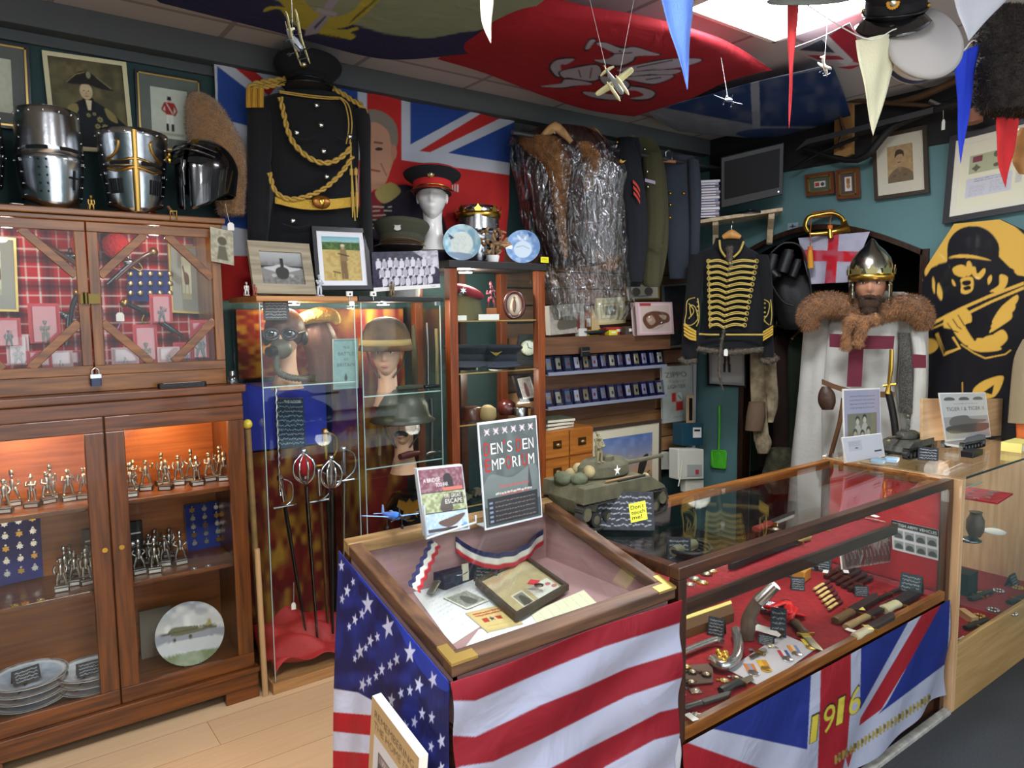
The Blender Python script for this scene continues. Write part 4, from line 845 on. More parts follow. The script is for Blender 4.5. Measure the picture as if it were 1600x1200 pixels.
# ---------------- on top of the hutch ----------------
HT = UZ1
def on(px,y,z): p = at(px,400,y=y); return (p[0],y,z)
def shell(g,f,nt,nz,m,t0=0,t1=2*PI,closed=True):
    V = [f(t0+(t1-t0)*j/nt,i/nz) for i in range(nz+1) for j in range(nt if closed else nt+1)]; w = nt if closed else nt+1
    return g.add(V,[(i*w+j,i*w+(j+1) % w,(i+1)*w+(j+1) % w,(i+1)*w+j) for i in range(nz) for j in range(nt)],m,True)
HST = M('polished_steel','c4c8cc',.24,1,bump=.12,bs=25); HBR = M('aged_brass','b8904a',.3,1); SLIT = M('slit_black','050505',.9); DST = M('dark_steel','6a6c70',.25,1)
def bag(x,y,z,r,h,m,lab=None): pass
def great_helm(label,loc,rz,s=1,lower=HST,upper=HST,brass=False,flare=0,kind='great helm'):
    t = T('great_helm',label,'helmet',loc,rz)
    def R(a,z):      # radius: front ridge at a=-90deg
        k = math.cos(a+PI/2); ridge = .012*max(0,k)**6; taper = 1-.18*max(0,(.17-z)/.17)**1.5 if z < .17 else 1-(.10 if flare <= 0 else -flare)*((z-.17)/.15)
        return (.112+ridge)*taper*s
    def zb(a): return .035-.035*max(0,math.cos(a+PI/2))**2
    def fl(a,v): z = zb(a)+(.17-zb(a))*v; r = R(a,z); return (r*math.cos(a),r*math.sin(a)*1.08,z*s)
    def fu(a,v): z = .165+.145*v; r = R(a,z)+.002; return (r*math.cos(a),r*math.sin(a)*1.08,z*s)
    g = G(); shell(g,fl,48,8,lower); g.build('lower_plates',t,solid=.003)
    g = G(); shell(g,fu,48,6,upper); r = R(0,.31); n = 48
    if flare <= 0: g.add([(R(2*PI*j/n,.31)*math.cos(2*PI*j/n),R(2*PI*j/n,.31)*1.08*math.sin(2*PI*j/n),.31*s) for j in range(n)],[tuple(range(n))],DST)
    g.build('upper_plates',t,solid=.003)
    g = G()
    def pt(a,z,o=.004): r = R(a,z)+o; return (r*math.cos(a),r*math.sin(a)*1.08,z*s)
    for s_ in (-1,1):
        g.tube([pt(-PI/2+s_*q,.181,.006) for q in np.linspace(.16,.74,8)],.0065,SLIT,6)
        if brass:
            for k in range(5): q = .45+k*.11; g.tube([pt(-PI/2+s_*q,.07),pt(-PI/2+s_*q,.125)],.003,SLIT,5)
        elif s_ < 0:
            for k in range(5):
                for c_ in (0,1): g.ell(pt(-PI/2-.22-.22*c_,.145-k*.024),.0035,SLIT,6,k=4)
        else: g.tube([pt(-PI/2+.6,.06),pt(-PI/2+.6,.12)],.003,SLIT,5); g.tube([pt(-PI/2+q,.097) for q in (.42,.6,.78)],.003,SLIT,5)
    g.build('eye_slits',t)
    g = G()
    for a in np.linspace(0,2*PI,14,endpoint=False): g.ell(pt(a,.295),.004,CHROME,6,k=4).ell(pt(a,.15),.003,CHROME,6,k=4)
    for k in range(7):
        for s_ in (-1,1): g.ell(pt(-PI/2+s_*1.1,.04+k*.035),.003,CHROME,6,k=4)
    g.build('rivets',t)
    if brass:
        g = G()
        for a,b,w in ((0,.3,.013),):
            zs = np.linspace(.005,.30,14); g.loft([[pt(-PI/2-w*8*(1 if z < .2 else .8),z,.002),pt(-PI/2,z,.009),pt(-PI/2+w*8*(1 if z < .2 else .8),z,.002)] for z in zs],HBR,False,closed=False)
        for dz in (-.016,.016): g.tube([pt(-PI/2+q,.175+dz+.006*math.cos(q*6),.003) for q in np.linspace(-.9,.9,24)],.0055,HBR,6)
        for s_ in (-1,1): g.tube(smooth([pt(-PI/2+s_*q,z,.006) for q,z in ((.85,.2),(.7,.205),(.5,.225),(.42,.255),(.5,.265))],5),.004,HBR,6)
        g.build('brass_cross',t)
    return t
G_Y = 3.10
p = on(88,G_Y,HT); great_helm('large steel great helm with cross-shaped breath slot, on the tartan case',(p[0],p[1],HT+.0),facing(*p[:2])+.12,1.0); MATS and None; bpy.data.objects['great_helm'].scale = (.93,.93,1.1)
t = T('helmet_stand','black stand under the large steel great helm','stand',p); G().lathe([(.095,0),(.085,.02),(.07,.10),(.05,.16)],M('black_cloth','101012',.9),n=20).build('pedestal',t)
p = on(217,3.08,HT); great_helm('steel helm with flared crown and brass cross over the face',(p[0],p[1],HT+.0),facing(*p[:2])+.05,.95,brass=True,flare=.12)
t = T('helmet_stand','red-brown turned wooden stand under the brass-crossed helm','stand',p); G().lathe([(.075,0),(.08,.008),(.06,.018),(.03,.03),(.025,.12)],M('red_lacquer','6a1a12',.2,coat=.5),n=24).build('turned_base',t)
p = on(-12,3.08,HT); great_helm('dark steel helmet cut off at the left edge of the tartan case',(p[0]-.045,p[1],HT+.03),0,.9,lower=DST,upper=DST)
# black corinthian-style helmet, turned to the left
p = on(330,3.06,HT); t = T('corinthian_helmet','glossy black ancient-style helmet with gold rosette, right of the brass-crossed helm','helmet',(p[0],p[1],HT+.02),facing(*p[:2])-.55)
BG = M('gloss_black','0c0c0e',.18,coat=1)
def ch(a,v):       # front is -y; open face between the cheek plates
    th = v*PI*.5; top = .285; k = math.cos(a+PI/2); fr_ = max(0,k)
    if v <= .5: q = v*2*PI/2; r = .112*math.sin(q*.5*2/1) if 0 else .112*math.sin(v*PI); z = top-.115+.115*math.cos(v*PI)
    else:
        w = (v-.5)*2; r = .112*(1-.12*w*(1-fr_)); zb = .075-.075*fr_**1.5+.0*abs(k); z = (top-.115)*(1-w)+zb*w
    return (r*math.cos(a)*.92,r*math.sin(a)*1.25,z)
g = G(); shell(g,ch,56,20,BG,-PI/2+.10,PI*1.5-.10,False); g.build('skull_and_cheeks',t,solid=.005)
g = G(); g.tube([(0,-.155,.09),(0,-.158,.14),(0,-.15,.18)],[.006,.009,.012],BG,8); g.tube(smooth([(-.09,-.09,.20),(-.05,-.14,.215),(0,-.155,.222),(.05,-.14,.215),(.09,-.09,.20)],5),.005,BG,6).tube(smooth([(-.09,-.08,.22),(-.05,-.128,.235),(0,-.143,.242),(.05,-.128,.235),(.09,-.08,.22)],5),.004,BG,6); g.build('brow_ridge',t)
g = G()
for s_ in (-1,1): g.add([(s_*a,-b,z) for a,b,z in ((.015,.152,.175),(.06,.128,.168),(.075,.112,.182),(.05,.137,.196),(.02,.150,.192))],[(0,1,2,3,4)],SLIT)
g.build('eye_openings',t,solid=.004)
g = G(); X = rot('z',-1.0,(-.088,-.10,.205))@rot('x',PI/2); g.prism(star_pts(0,0,.022,k=.75,n=9),.006,BRASS,X).ell((0,0,.008),.008,BRASS,10,X); g.prism(star_pts(0,0,.016,k=.5,n=6),.005,BRASS,rot('z',.3,(.03,-.12,.252))@rot('x',.9)); g.build('gold_rosettes',t)
# tan fur hat standing against the flag
FUR = M('tan_fur','a97b4c',.95,var=.35,vs=60,bump=1,bs=160,sheen=.5)
def furry(o,L,n,m,r=.0009,seed=1,down=(0,0,-.5)):
    me = o.data; me.calc_loop_triangles(); V = np.array([v.co[:] for v in me.vertices]); N = np.array([v.normal[:] for v in me.vertices]); tr = np.array([t.vertices[:] for t in me.loop_triangles]); rg = np.random.default_rng(seed)
    ar = np.linalg.norm(np.cross(V[tr[:,1]]-V[tr[:,0]],V[tr[:,2]]-V[tr[:,0]]),axis=1); k = rg.choice(len(tr),n,p=ar/ar.sum()); a = rg.random((n,2)); s_ = a.sum(1) > 1; a[s_] = 1-a[s_]
    vol = (np.cross(V[tr[:,0]],V[tr[:,1]])*V[tr[:,2]]).sum(); N = N*(1 if vol > 0 else -1)
    P = V[tr[k,0]]+(V[tr[k,1]]-V[tr[k,0]])*a[:,:1]+(V[tr[k,2]]-V[tr[k,0]])*a[:,1:]; Nn = N[tr[k,0]]+rg.normal(0,.35,(n,3))+np.array(down); Nn /= np.linalg.norm(Nn,axis=1)[:,None]
    D = np.cross(Nn,rg.normal(0,1,(n,3))); D /= np.linalg.norm(D,axis=1)[:,None]; Lr = L*rg.uniform(.5,1.2,(n,1)); W_ = r*2
    v = np.concatenate([P-D*W_,P+D*W_,P+Nn*Lr+D*W_*.3],1).reshape(-1,3); g = G(); g.add(v,[(3*i,3*i+1,3*i+2) for i in range(n)],m,False)
    q = g.build('fur',o); return q
pl = PL((0.92,3.2,2.1)); t = T('fur_hat','tall tan fur hat leaning on the wall flag beside the black helmet','hat',tuple(on(340,3.2,HT)),world=True)
g = G(); puff(g,pl,[(300,312,143),(292,335,155),(290,355,180),(292,372,210),(300,384,240),(320,386,270),(335,384,305),(340,382,335)],FUR,.5,amp=.03); o = g.build('hat_body',t); furry(o,.014,5000,FUR,.0006)
p = on(148,3.02,HT); t = T('brass_soldier','tiny brass soldier between the two helms on the tartan case','figurine',p)
g = soldier_parts(4); g.m = [M('brass_figure','b8904a',.4,1)]; g.V = [v*.62 for v in g.V]; g.build('figure',t)
tag(G().box((0,0,.004),(.035,.02,.002),WHITE).build('paper_label',loc=on(32,3.0,HT),rz=.3),'blank white paper label on the tartan case below the great helm','label')
t = T('leather_strap','brown leather strap with brass buckle hanging by the brass-crossed helm','strap',on(268,3.0,HT),world=True)
pl = PL(on(268,2.985,HT+.03)); ptube(G(),pl,[(262,322),(268,330),(272,338)],.006,M('brown_leather','5a3a1c',.5)).build('band',t); ptube(G(),pl,[(266,330),(276,330),(276,344),(266,344),(266,330)],.002,BRASS,off=.006,sub=1).build('buckle',t)
price_tag('white price tag hanging below the black ancient-style helmet',at(361,360,y=2.97),.024,.03,string=at(352,318,y=2.99))
c = Cv(40,60,'b0aa92').clouds('777262',.6,8); c.el(.5,.35,.2,.13,'55503f'); c.poly([(.25,.9),(.35,.5),(.65,.5),(.75,.9)],'5f5a48')
t = T('old_photo','small faded photograph in a plastic sleeve taped to the tartan case side','photograph',tuple(at(348,410,y=2.96)),world=True); P3 = quad((328,354),(364,362),(330,408),y=2.965)
G().sheet(flatP(P3[0],P3[1]-P3[0],P3[2]-P3[0]),40,60,paint('photo_paper',.35),c).build('print',t,solid=.002)
t = T('glass_bottle','small clear bottle with silver cap on the cabinet ledge','bottle',tuple(on(354,2.95,1.285))); G().lathe([(.016,0),(.018,.01),(.017,.026),(.008,.034),(.008,.037)],glassm('bottle_glass','dfe8e6',.2),n=16).build('body',t); G().cyl((0,0,.036),(0,0,.052),.009,CHROME).build('cap',t)
t = T('remote_case','long black case lying on the cabinet ledge under the tartan case','case',tuple(on(274,2.952,1.285))); G().box((0,0,.009),(.17,.03,.018),M('black_leather','0f0e0e',.5,bump=.3,bs=200),rz=-.04,ch=.006).build('body',t,bevel=.003); G().box((0,-.002,.0185),(.13,.004,.001),STEEL,rz=-.04).build('zip',t)
# ---------------- black tunic with gold cords ----------------
BW = M('black_wool','0d0e12',.95,bump=.3,bs=250,sheen=.05); GOLDC = M('gold_cord','c9a44e',.45,.35,bump=.5,bs=400); GOLDB = M('gold_lace','d0a83c',.45,.3,bump=.6,bs=200); SILB = M('silver_button','d8d8d4',.2,1)
tp = np.array([1.235,3.10,1.63]); pl = PL(tp); t = T('dress_tunic','black dress tunic with gold shoulder cords and belt, standing on the left glass tower','uniform',tuple(tp),world=True)
g = G(); puff(g,pl,[(452,505,133),(446,512,142),(420,540,150),(400,562,160),(408,560,185),(418,560,220),(424,560,260),(428,558,300),(424,562,330),(420,568,370),(416,576,410),(414,582,445)],BW,.38,amp=.012,n=48); g.build('body',t)
g = G(); puff(g,pl,[(394,418,156),(387,424,172),(386,425,220),(387,422,280),(386,420,340),(388,418,400)],BW,.9,amp=.03,fr=5,off=.03,n=24); g.build('sleeve',t)
g = G(); puff(g,pl,[(552,574,172),(556,579,190),(562,579,240),(562,580,300),(563,582,360),(565,584,430)],BW,1.1,amp=.03,fr=5,off=.03,n=24); g.build('sleeve',t)
F0 = .12
g = G()
for x,y in ((495,164),(502,195),(506,236),(511,276),(464,207),(547,213),(458,345)): q = pl.p(x,y,F0); g.ell(q,(.012,.008,.012),SILB,12)
g.build('buttons',t)
g = G()
for a in (((455,213),(475,218),(494,214)),((525,214),(540,220),(556,214)),((440,350),(462,356),(486,352))): ptube(g,pl,a,.0045,BW,off=F0-.006)
g.build('pocket_flaps',t)
g = G(); P = [pl.p(a,b,F0+.01) for a,b in ((438,152),(444,180),(450,205),(460,225),(478,243),(500,254),(522,252),(540,240),(548,230))]; braid(g,smooth(P,8),.0105,GOLDC); P = [pl.p(a,b,F0+.012) for a,b in ((421,270),(428,295),(440,307),(458,311),(485,305),(510,292),(535,268),(551,244))]; braid(g,smooth(P,8),.0095,GOLDC)
for o_ in (0,5): ptube(g,pl,[(437,142+o_*.5),(470,147+o_*.6),(505,151+o_*.6),(530,152+o_*.5)],.0035,GOLDC,off=.10,n=6); ptube(g,pl,[(530+o_*.4,152),(540+o_,165),(545+o_,195),(541+o_,225)],.0033,GOLDC,off=F0-.004,n=6)
ptube(g,pl,[(548,222),(549,262),(552,300),(555,345)],.0035,GOLDC,off=F0+.008,n=6).build('shoulder_cords',t)
g = G()
for x in (550,557): ptube(g,pl,[(x-1,262),(x,300)],.0035,GOLDC,off=F0+.012,sub=1); ptube(g,pl,[(x,300),(x+1,312),(x+1,340)],[.007,.007,.002],GOLDC,off=F0+.012,sub=2); ptube(g,pl,[(x-1,264),(x-1,274)],.008,GOLDC,off=F0+.012,sub=1)
g.build('cord_tassels',t)
def band(g,pl,up,lo,off,th,m):
    U_ = [pl.p(a,b,off) for a,b in smooth(up,5)]; L_ = [pl.p(a,b,off) for a,b in smooth(lo,5)]; g.loft([[u,u-pl.n*th,l-pl.n*th,l] for u,l in zip(U_,L_)],m,True,sm=False)
g = G(); band(g,pl,[(430,308),(470,312),(510,312),(556,308)],[(430,318),(470,327),(510,328),(556,323)],F0-.012,.012,GOLDB); g.build('gold_belt',t)
g = G(); q = pl.p(503,316,F0+.004); X = frm(q,(-pl.n[1]*-1,pl.n[0]*-1,0),(0,0,1),None); g.ell(q,(.045,.014,.028),M('brown_gilt','8c5a24',.35,.7),16).ell(q-pl.n*.010,(.014,.008,.018),BRASS,12); g.build('belt_buckle',t)
for (xs,ys) in (((396,386,384,398,420,444),(126,134,148,146,140,132)),):
    g = G(); P = [pl.p(a,b,.07) for a,b in ((446,124),(430,126),(412,129),(396,132),(390,138))]; braid(g,smooth(P,6),.012,GOLDC); P = [pl.p(a,b,.08) for a,b in ((444,130),(425,134),(405,137),(392,140))]; braid(g,smooth(P,6),.009,GOLDC); g.build('epaulette',t)
    g = G()
    for k in range(13): x = 386+k*2.1; ptube(g,pl,[(x,137),(x-.5,152),(x-.5,168)],.0042,M('gold_fringe','c9952c',.5,.3),off=.09+.012*math.sin(k*1.4),n=5,sub=1)
    g.build('epaulette_fringe',t)
g = G(); P = [pl.p(a,b,.06) for a,b in ((520,138),(538,148),(552,158),(566,165))]; braid(g,smooth(P,6),.010,GOLDC)
for k in range(8): ptube(g,pl,[(560+k*1.9,158+k*2),(562+k*1.8,172+k*2),(563+k*1.8,184+k*2)],.004,M('gold_fringe'),off=.05,n=5,sub=1)
g.build('epaulette',t)
q = pl.p(482,137,.01); t = T('peaked_cap','black peaked cap with gold wreath badge on top of the dress tunic','cap',tuple(q-np.array([0,0,.012])),facing(q[0],q[1])-.15)
t.rotation_euler = (-.12,0,t.rotation_euler[2]); peaked_cap(t,M('black_felt','111215',.95),M('black_band','0b0b0d',.9,bump=.4,bs=300),BG,badge_round(BRASS,.02,.062),R=.100,ch=.085,flare=.142,bw=.045,visor_len=.05,strap=M('black_strap','0c0b0b',.3))
# ---------------- pictures and things on the towers ----------------
c = Cv(90,70,'8a8a88').grad('b8bab8','909090',0,.35); c.clouds('6c6c6a',.6,14,.3,.6); c.rc(0,.42,1,.5,'3a3c3a'); c.rc(0,.5,1,1,'888682'); c.sm([(.08,.5),(.3,.44),(.5,.38),(.7,.46),(.95,.5),(.6,.62),(.4,.62)],'c4c4c2'); c.rc(.47,.2,.55,.5,'2a2a2c'); c.sm([(.35,.55),(.5,.45),(.65,.55),(.6,.8),(.4,.8)],'3c3c3a'); c.el(.3,.72,.06,.05,'b0b0ac').el(.7,.72,.06,.05,'b0b0ac'); c.clouds('4a4a48',.5,8,.7,1)
def stand(tl,tr,bl,yb,yt): return at(*tl,y=yt),at(*tr,y=yt),at(*bl,y=yb)
framed('photo_frame','weathered grey wooden frame with a black and white aircraft photo on the left tower','photo frame',*stand((386,375),(483,381),(398,458),2.92,2.96),.040,c,wood('driftwood','a89c84','857a64','x',.8,coat=0),depth=.02)
c = Cv(80,100,'c8b070').grad('6fb0c4','a8c8c0',0,.15); c.rc(0,.13,1,.3,'3f5c34').clouds('6d8a4c',.6,8,.1,.32).clouds('a88a4c',.6,10,.32,1); c.poly([(.47,.28),(.62,.28),(.66,.55),(.45,.55)],'8a7350').poly([(.46,.55),(.62,.55),(.64,.95),(.54,.95),(.54,.68),(.53,.95),(.47,.95)],'7a6244'); c.el(.54,.24,.05,.05,'b08a68').el(.54,.2,.055,.03,'cfc8ac'); c.ln([(.4,.38),(.7,.44)],.03,'3c3024'); c.ln([(.25,.78),(.45,.82)],.03,'4a3c2c').ln([(.3,.78),(.28,.9)],.015,'4a3c2c')
framed('photo_frame','black frame with colour photo of a soldier in a field, on the left tower','photo frame',*stand((487,353),(574,357),(495,453),2.93,2.97),.018,c,BF,depth=.02,mount=.022,mcol='e6e6ea')
c = Cv(150,110,'18142c'); c.poly([(.6,0),(1,0),(1,.5),(.85,.3)],'b4b0b8').clouds('3a3450',.5,10)
for r in range(3):
    for k in range(11-r):
        x = .09+k*.085+r*.04; y = .2+r*.23+.02*math.sin(k*2); c.el(x,y,.018,.032,'c4c0c4'); c.sm([(x-.035,y+.05),(x,y+.03),(x+.035,y+.05),(x+.03,y+.2),(x-.03,y+.2)],'a8a4ac' if (k+r) % 2 else 'c8c4cc'); c.ln([(x-.02,y+.16),(x-.03,y+.24)],.012,'e0dce0')
c.rc(0,.9,1,1,'dedad6').txt('TEAM',.85,.97,.03,'333333')
P3 = (at(580,394,y=2.95),at(684,391,y=2.95),at(584,456,y=2.925)); t = T('team_photo','black and white team photograph standing on the right glass tower','photograph',tuple(P3[2]),world=True); G().sheet(flatP(P3[0],P3[1]-P3[0],P3[2]-P3[0]),150,110,paint('photo_paper'),c).build('print',t,solid=.0015)
for px,y,lab,col,h in ((497,2.93,'clear glass soldier figurine between the two photo frames','c8ccd0',1.0),(611,2.92,'small bronze bust on the right tower in front of the team photograph','7c6a48',.75),(396,2.91,'tiny painted figurine at the foot of the driftwood frame','a85040',.5),(383,2.93,'tiny white figurine at the left corner of the left tower','d8d4d0',.6)):
    t = T('small_figurine',lab,'figurine',tuple(on(px,y,1.631)),.3); g = soldier_parts(2 if h > .8 else 4,'helm'); g.m = [M('fig_'+col,col,.35,.2)]; g.V = [v*h for v in g.V]; g.build('figure',t); G().box((0,0,.002),(.03*h,.024*h,.004),M('fig_'+col)).build('plinth',t)
for px,lab in ((546,'left tower near the black photo frame'),(583,'right tower beside the black photo frame')):
    q = at(px,459,y=2.885); t = T('lock_clip','small white clip lock on the '+lab,'lock',tuple(q)); G().box((0,0,0),(.028,.01,.02),WHITE,ch=.002).build('body',t); G().cyl((0,-.008,-.002),(0,-.004,-.002),.004,BLACK).build('keyhole',t); G().cyl((0,0,-.028),(0,0,-.01),.003,CHROME).build('pin',t)
# caps and head behind, on top of the right tower
OLV = M('olive_felt','3f4030',.95,bump=.3,bs=250); q = on(628,3.06,1.63); t = T('cap_stand','white foam dome under the olive officer cap','stand',q); G().lathe([(.075,0),(.08,.02),(.085,.15),(.08,.19)],M('white_foam','e4e2de',.8),n=24).build('foam_dome',t)
t = T('officer_cap','olive peaked cap with brown visor and silver eagle, right of the photo frames','cap',(q[0],q[1],at(628,386,y=3.06)[2]),facing(q[0],q[1])-.15); t.rotation_euler = (-.15,0,t.rotation_euler[2]); peaked_cap(t,OLV,OLV,M('brown_visor','3a2418',.25,coat=.5),badge_eagle(SILB),R=.10,ch=.075,flare=.13,bw=.045,visor_len=.05,strap=M('brown_leather'))
q = on(677,3.10,1.80); q = (q[0],q[1],1.73); t = T('mannequin_head','glossy white mannequin head wearing the red-banded cap','mannequin head',(q[0],q[1],1.80),facing(q[0],q[1])-.05,world=False)
HWH = M('white_gloss','e6e4e0',.3,coat=.4); hz = at(677,345,y=3.10)[2]-1.80; g = G(); head_shape(g,HWH,.95,o=(0,0,hz)); g.build('head',t)
t = T('parade_cap','black peaked cap with bright red band and gold badge on the white head','cap',(q[0]-.004,q[1]-.01,1.80+hz+.125),facing(q[0],q[1])-.05); t.rotation_euler = (-.16,0,t.rotation_euler[2]); peaked_cap(t,M('navy_black_felt','0f1018',.95),M('scarlet_band','c01c20',.85),BG,badge_round(BRASS,.017,.058),R=.094,ch=.06,flare=.138,bw=.05,piping=M('scarlet_band'),strap=BRASS)
# crowned helm behind the plates, blocks hidden under them stand on the tower board
q = on(748,3.16,BH); great_helm('crowned steel great helm behind the plates on the wooden glass cabinet',(q[0],q[1],BH-.0),facing(q[0],q[1]),.95,flare=-.02)
t = T('crown_ornament','gilt fleur-de-lis crown around the great helm','crown',(q[0],q[1],BH+.235),facing(q[0],q[1])); g = G(); g.lathe([(.112,0),(.114,.03)],BRASS,n=32,sy=1.08,caps=False)
for k in range(8): a = k*PI/4-PI/2; g.prism([(-.012,0),(-.018,.014),(-.008,.02),(0,.034),(.008,.02),(.018,.014),(.012,0)],.004,BRASS,rot('z',a+PI/2,(.114*math.cos(a),.122*math.sin(a),.028))@rot('x',PI/2))
g.build('band',t,solid=.003); G().lathe([(.105,.02),(.05,.055),(.001,.075)],DST,n=24,sy=1.08).build('skull_cap',t)
def plate(label,p,r,cv,tilt=.22,rz=None,flat=False,rim='e8e6e0'):
    t = T('decorated_plate',label,'plate',tuple(p),facing(p[0],p[1]) if rz is None else rz)
    a = 0 if flat else PI/2-tilt; X = (TR(0,0,.006) if flat else TR(0,0,r*math.cos(tilt)))@rot('x',a)
    g = G(); g.lathe([(.001,.0),(r*.5,.0),(r*.62,.004),(r,.016),(r,.0185)],M('china_'+rim,rim,.15,coat=.5),n=40,Mx=X,caps=False); n = 26; V = [(0,0,.004)]; 
    V = []; C_ = []
    for i in range(n+1):
        for j in range(64):
            q = i/n; a_ = j*2*PI/64; z = .004 if q < .6 else .004+(q-.6)/.4*.0145; V.append((r*.995*q*math.cos(a_),r*.995*q*math.sin(a_),z+.0015)); C_.append((.5+.5*q*math.cos(a_),.5-.5*q*math.sin(a_)))
    C_ = np.array(C_); f = [(i*64+j,i*64+(j+1) % 64,(i+1)*64+(j+1) % 64,(i+1)*64+j) for i in range(n) for j in range(64)]; g.add(V,f,paint('glazed',.12,.6),True,X,cv.samp(C_[:,0],C_[:,1])); g.build('dish',t); return t
def plate_stand(t,m): G().tube([(-.03,-.035,.0),(-.03,-.03,.012),(-.03,.01,.03),(-.03,.03,.0)],.003,m,6).tube([(.03,-.035,0),(.03,-.03,.012),(.03,.01,.03),(.03,.03,0)],.003,m,6).build('stand',t)
c = Cv(90,90,'8fbcd0').clouds('d8ecec',.8,16); c.el(.5,.52,.30,.34,'dfe6dc'); c.clouds('b8cccc',.4,9,.3,.8); c.poly([(.12,.25),(.3,.34),(.2,.4)],'3a4a5a'); c.ln([(.12,.26),(.26,.38)],.03,'44546a'); c.sm([(.1,.8),(.4,.75),(.8,.85),(.6,1)],'8fa0b4')
q = on(722,2.98,BH); t = plate('pale blue plate with a plane in clouds, right of the white head',q,.090,c,.25); plate_stand(t,BLACK)
c = Cv(90,90,'7fa4d4').clouds('c8dcf0',.6,14); c.el(.5,.56,.26,.26,'d8e6f0'); c.poly([(.32,.12),(.42,.3),(.5,.24),(.58,.3),(.66,.12),(.54,.2),(.5,.35),(.44,.2)],'e8eef4'); c.ln([(.3,.5),(.5,.45),(.7,.55)],.03,'a8c0d8'); c.poly([(.62,.05),(.8,.12),(.7,.2)],'4a70b0')
q = on(817,2.99,BH); t = plate('bright blue plate at the right end of the wooden glass cabinet',q,.088,c,.25); plate_stand(t,BLACK)
q = on(770,3.0,BH); t = T('carved_bird_ornament','carved wooden leaf and bird ornament on a white pot between the plates','ornament',q,facing(q[0],q[1]))
G().lathe([(.025,0),(.034,.035),(.032,.04)],M('white_foam'),n=18).build('pot',t); WD = M('carved_limewood','b08a60',.6,var=.4,vs=60); g = G()
for k in range(46): a = random.uniform(0,2*PI); b = random.uniform(.05,.17); r = .055*math.sin((b-.03)/.17*PI)+.01; g.ell((0,0,0),(.020,.008,.006),WD,7,rot('z',a,(r*math.cos(a),r*.7*math.sin(a),b))@rot('y',random.uniform(-1,.8)),k=5)
g.tube([(0,0,.03),(.005,0,.1),(0,0,.15)],.008,WD,6); g.build('carved_leaves',t); G().tube([(.01,0,.10),(.06,-.01,.085),(.10,-.01,.095)],[.014,.012,.001],WD,8).ell((.06,-.01,.10),(.03,.012,.008),WD,8).build('carved_bird',t)
q = at(851,406,y=2.885); t = T('sticky_tag','yellow sticker with black lettering on the corner of the wooden glass cabinet','sticker',tuple(q)); G().box((0,0,0),(.05,.002,.028),M('yellow_card','e8e21c',.6)).text('SMALL',.009,BLACK,frm((-.019,-.0016,0),(1,0,0),(0,0,1)),w=.038).bx(-.019,.019,-.0015,-.001,-.007,-.005,BLACK).build('card',t)
# ---------------- clothes hung on the rail in the corner ----------------
PLW = glassm('crumpled_plastic','f4f5f5',.09,.16,crumple=.9,bs=26); OAKH = M('pale_hanger_wood','d8ac70',.5)
t = T('clothes_rail','grey metal rail carrying the wrapped coat and the jackets below the trim','rail',(3.1,3.0,2.5),world=True); ra,rb = at(800,188,y=3.02),at(1110,232,y=3.02); zr = ra[2]
G().cyl((ra[0],3.02,2.46),(4.05,3.02,2.46),.012,M('grey_rail','6a6c70',.4,.8)).build('bar',t)
for x in (2.7,3.9): G().cyl((x,3.02,2.46),(x,3.30,2.46),.01,M('grey_rail')).build('bracket',t)
def hanger(label,pl,cx,cy,w,drop,m=OAKH,off=0,top=2.472):
    q = pl.p(cx,cy,off); t = T('coat_hanger',label,'hanger',tuple(q),world=True); g = G()
    L = [pl.p(cx+w*k,cy+drop*abs(k)**1.3,off) for k in np.linspace(-1,1,13)]; g.tube(L,[.008+.010*(1-abs(k)) for k in np.linspace(-1,1,13)],m,8,fl=1.6); g.build('arms',t)
    hh = top-q[2]; r = .02; x = q[:2]; G().tube(smooth([q,q+[0,0,max(hh-.03,.01)],q+[.012,0,max(hh-.012,.02)],q+[0,0,hh+.002],q+[-.012,0,max(hh-.014,.015)]],4),.0022,CHROME,6).build('hook',t); return t
FURB = M('brown_fur','8a5f36',.95,var=.5,vs=30,bump=1,bs=120); LEA = M('dark_fur_lining','3c2c24',.9,var=.4,vs=20)
cp = PL((2.62,3.02,2.1)); t = T('wrapped_fur_coat','long brown fur coat in crumpled clear plastic hanging over the wooden glass cabinet end','coat',(2.62,3.02,1.4),world=True)
g = G(); puff(g,cp,[(848,900,196),(828,935,208),(818,950,240),(824,955,280),(832,960,320),(842,962,360),(852,960,395),(860,955,415)],LEA,.38,amp=.06,fr=7,n=40); g.build('coat_body',t)
g = G(); puff(g,cp,[(812,870,214),(816,880,230),(850,892,262),(862,886,310),(868,884,350),(876,888,390),(882,886,404)],FURB,.5,amp=.05,off=.10); o = g.build('fur_collar',t); furry(o,.012,2600,FURB,.0007,3)
g = G(); puff(g,cp,[(900,925,222),(908,940,250),(912,930,280),(910,925,300)],FURB,.5,off=.10); puff(g,cp,[(925,945,395),(928,964,402),(932,966,412),(936,960,422)],FURB,.6,off=.05); o = g.build('fur_cuff',t); furry(o,.012,1200,FURB,.0007,4)
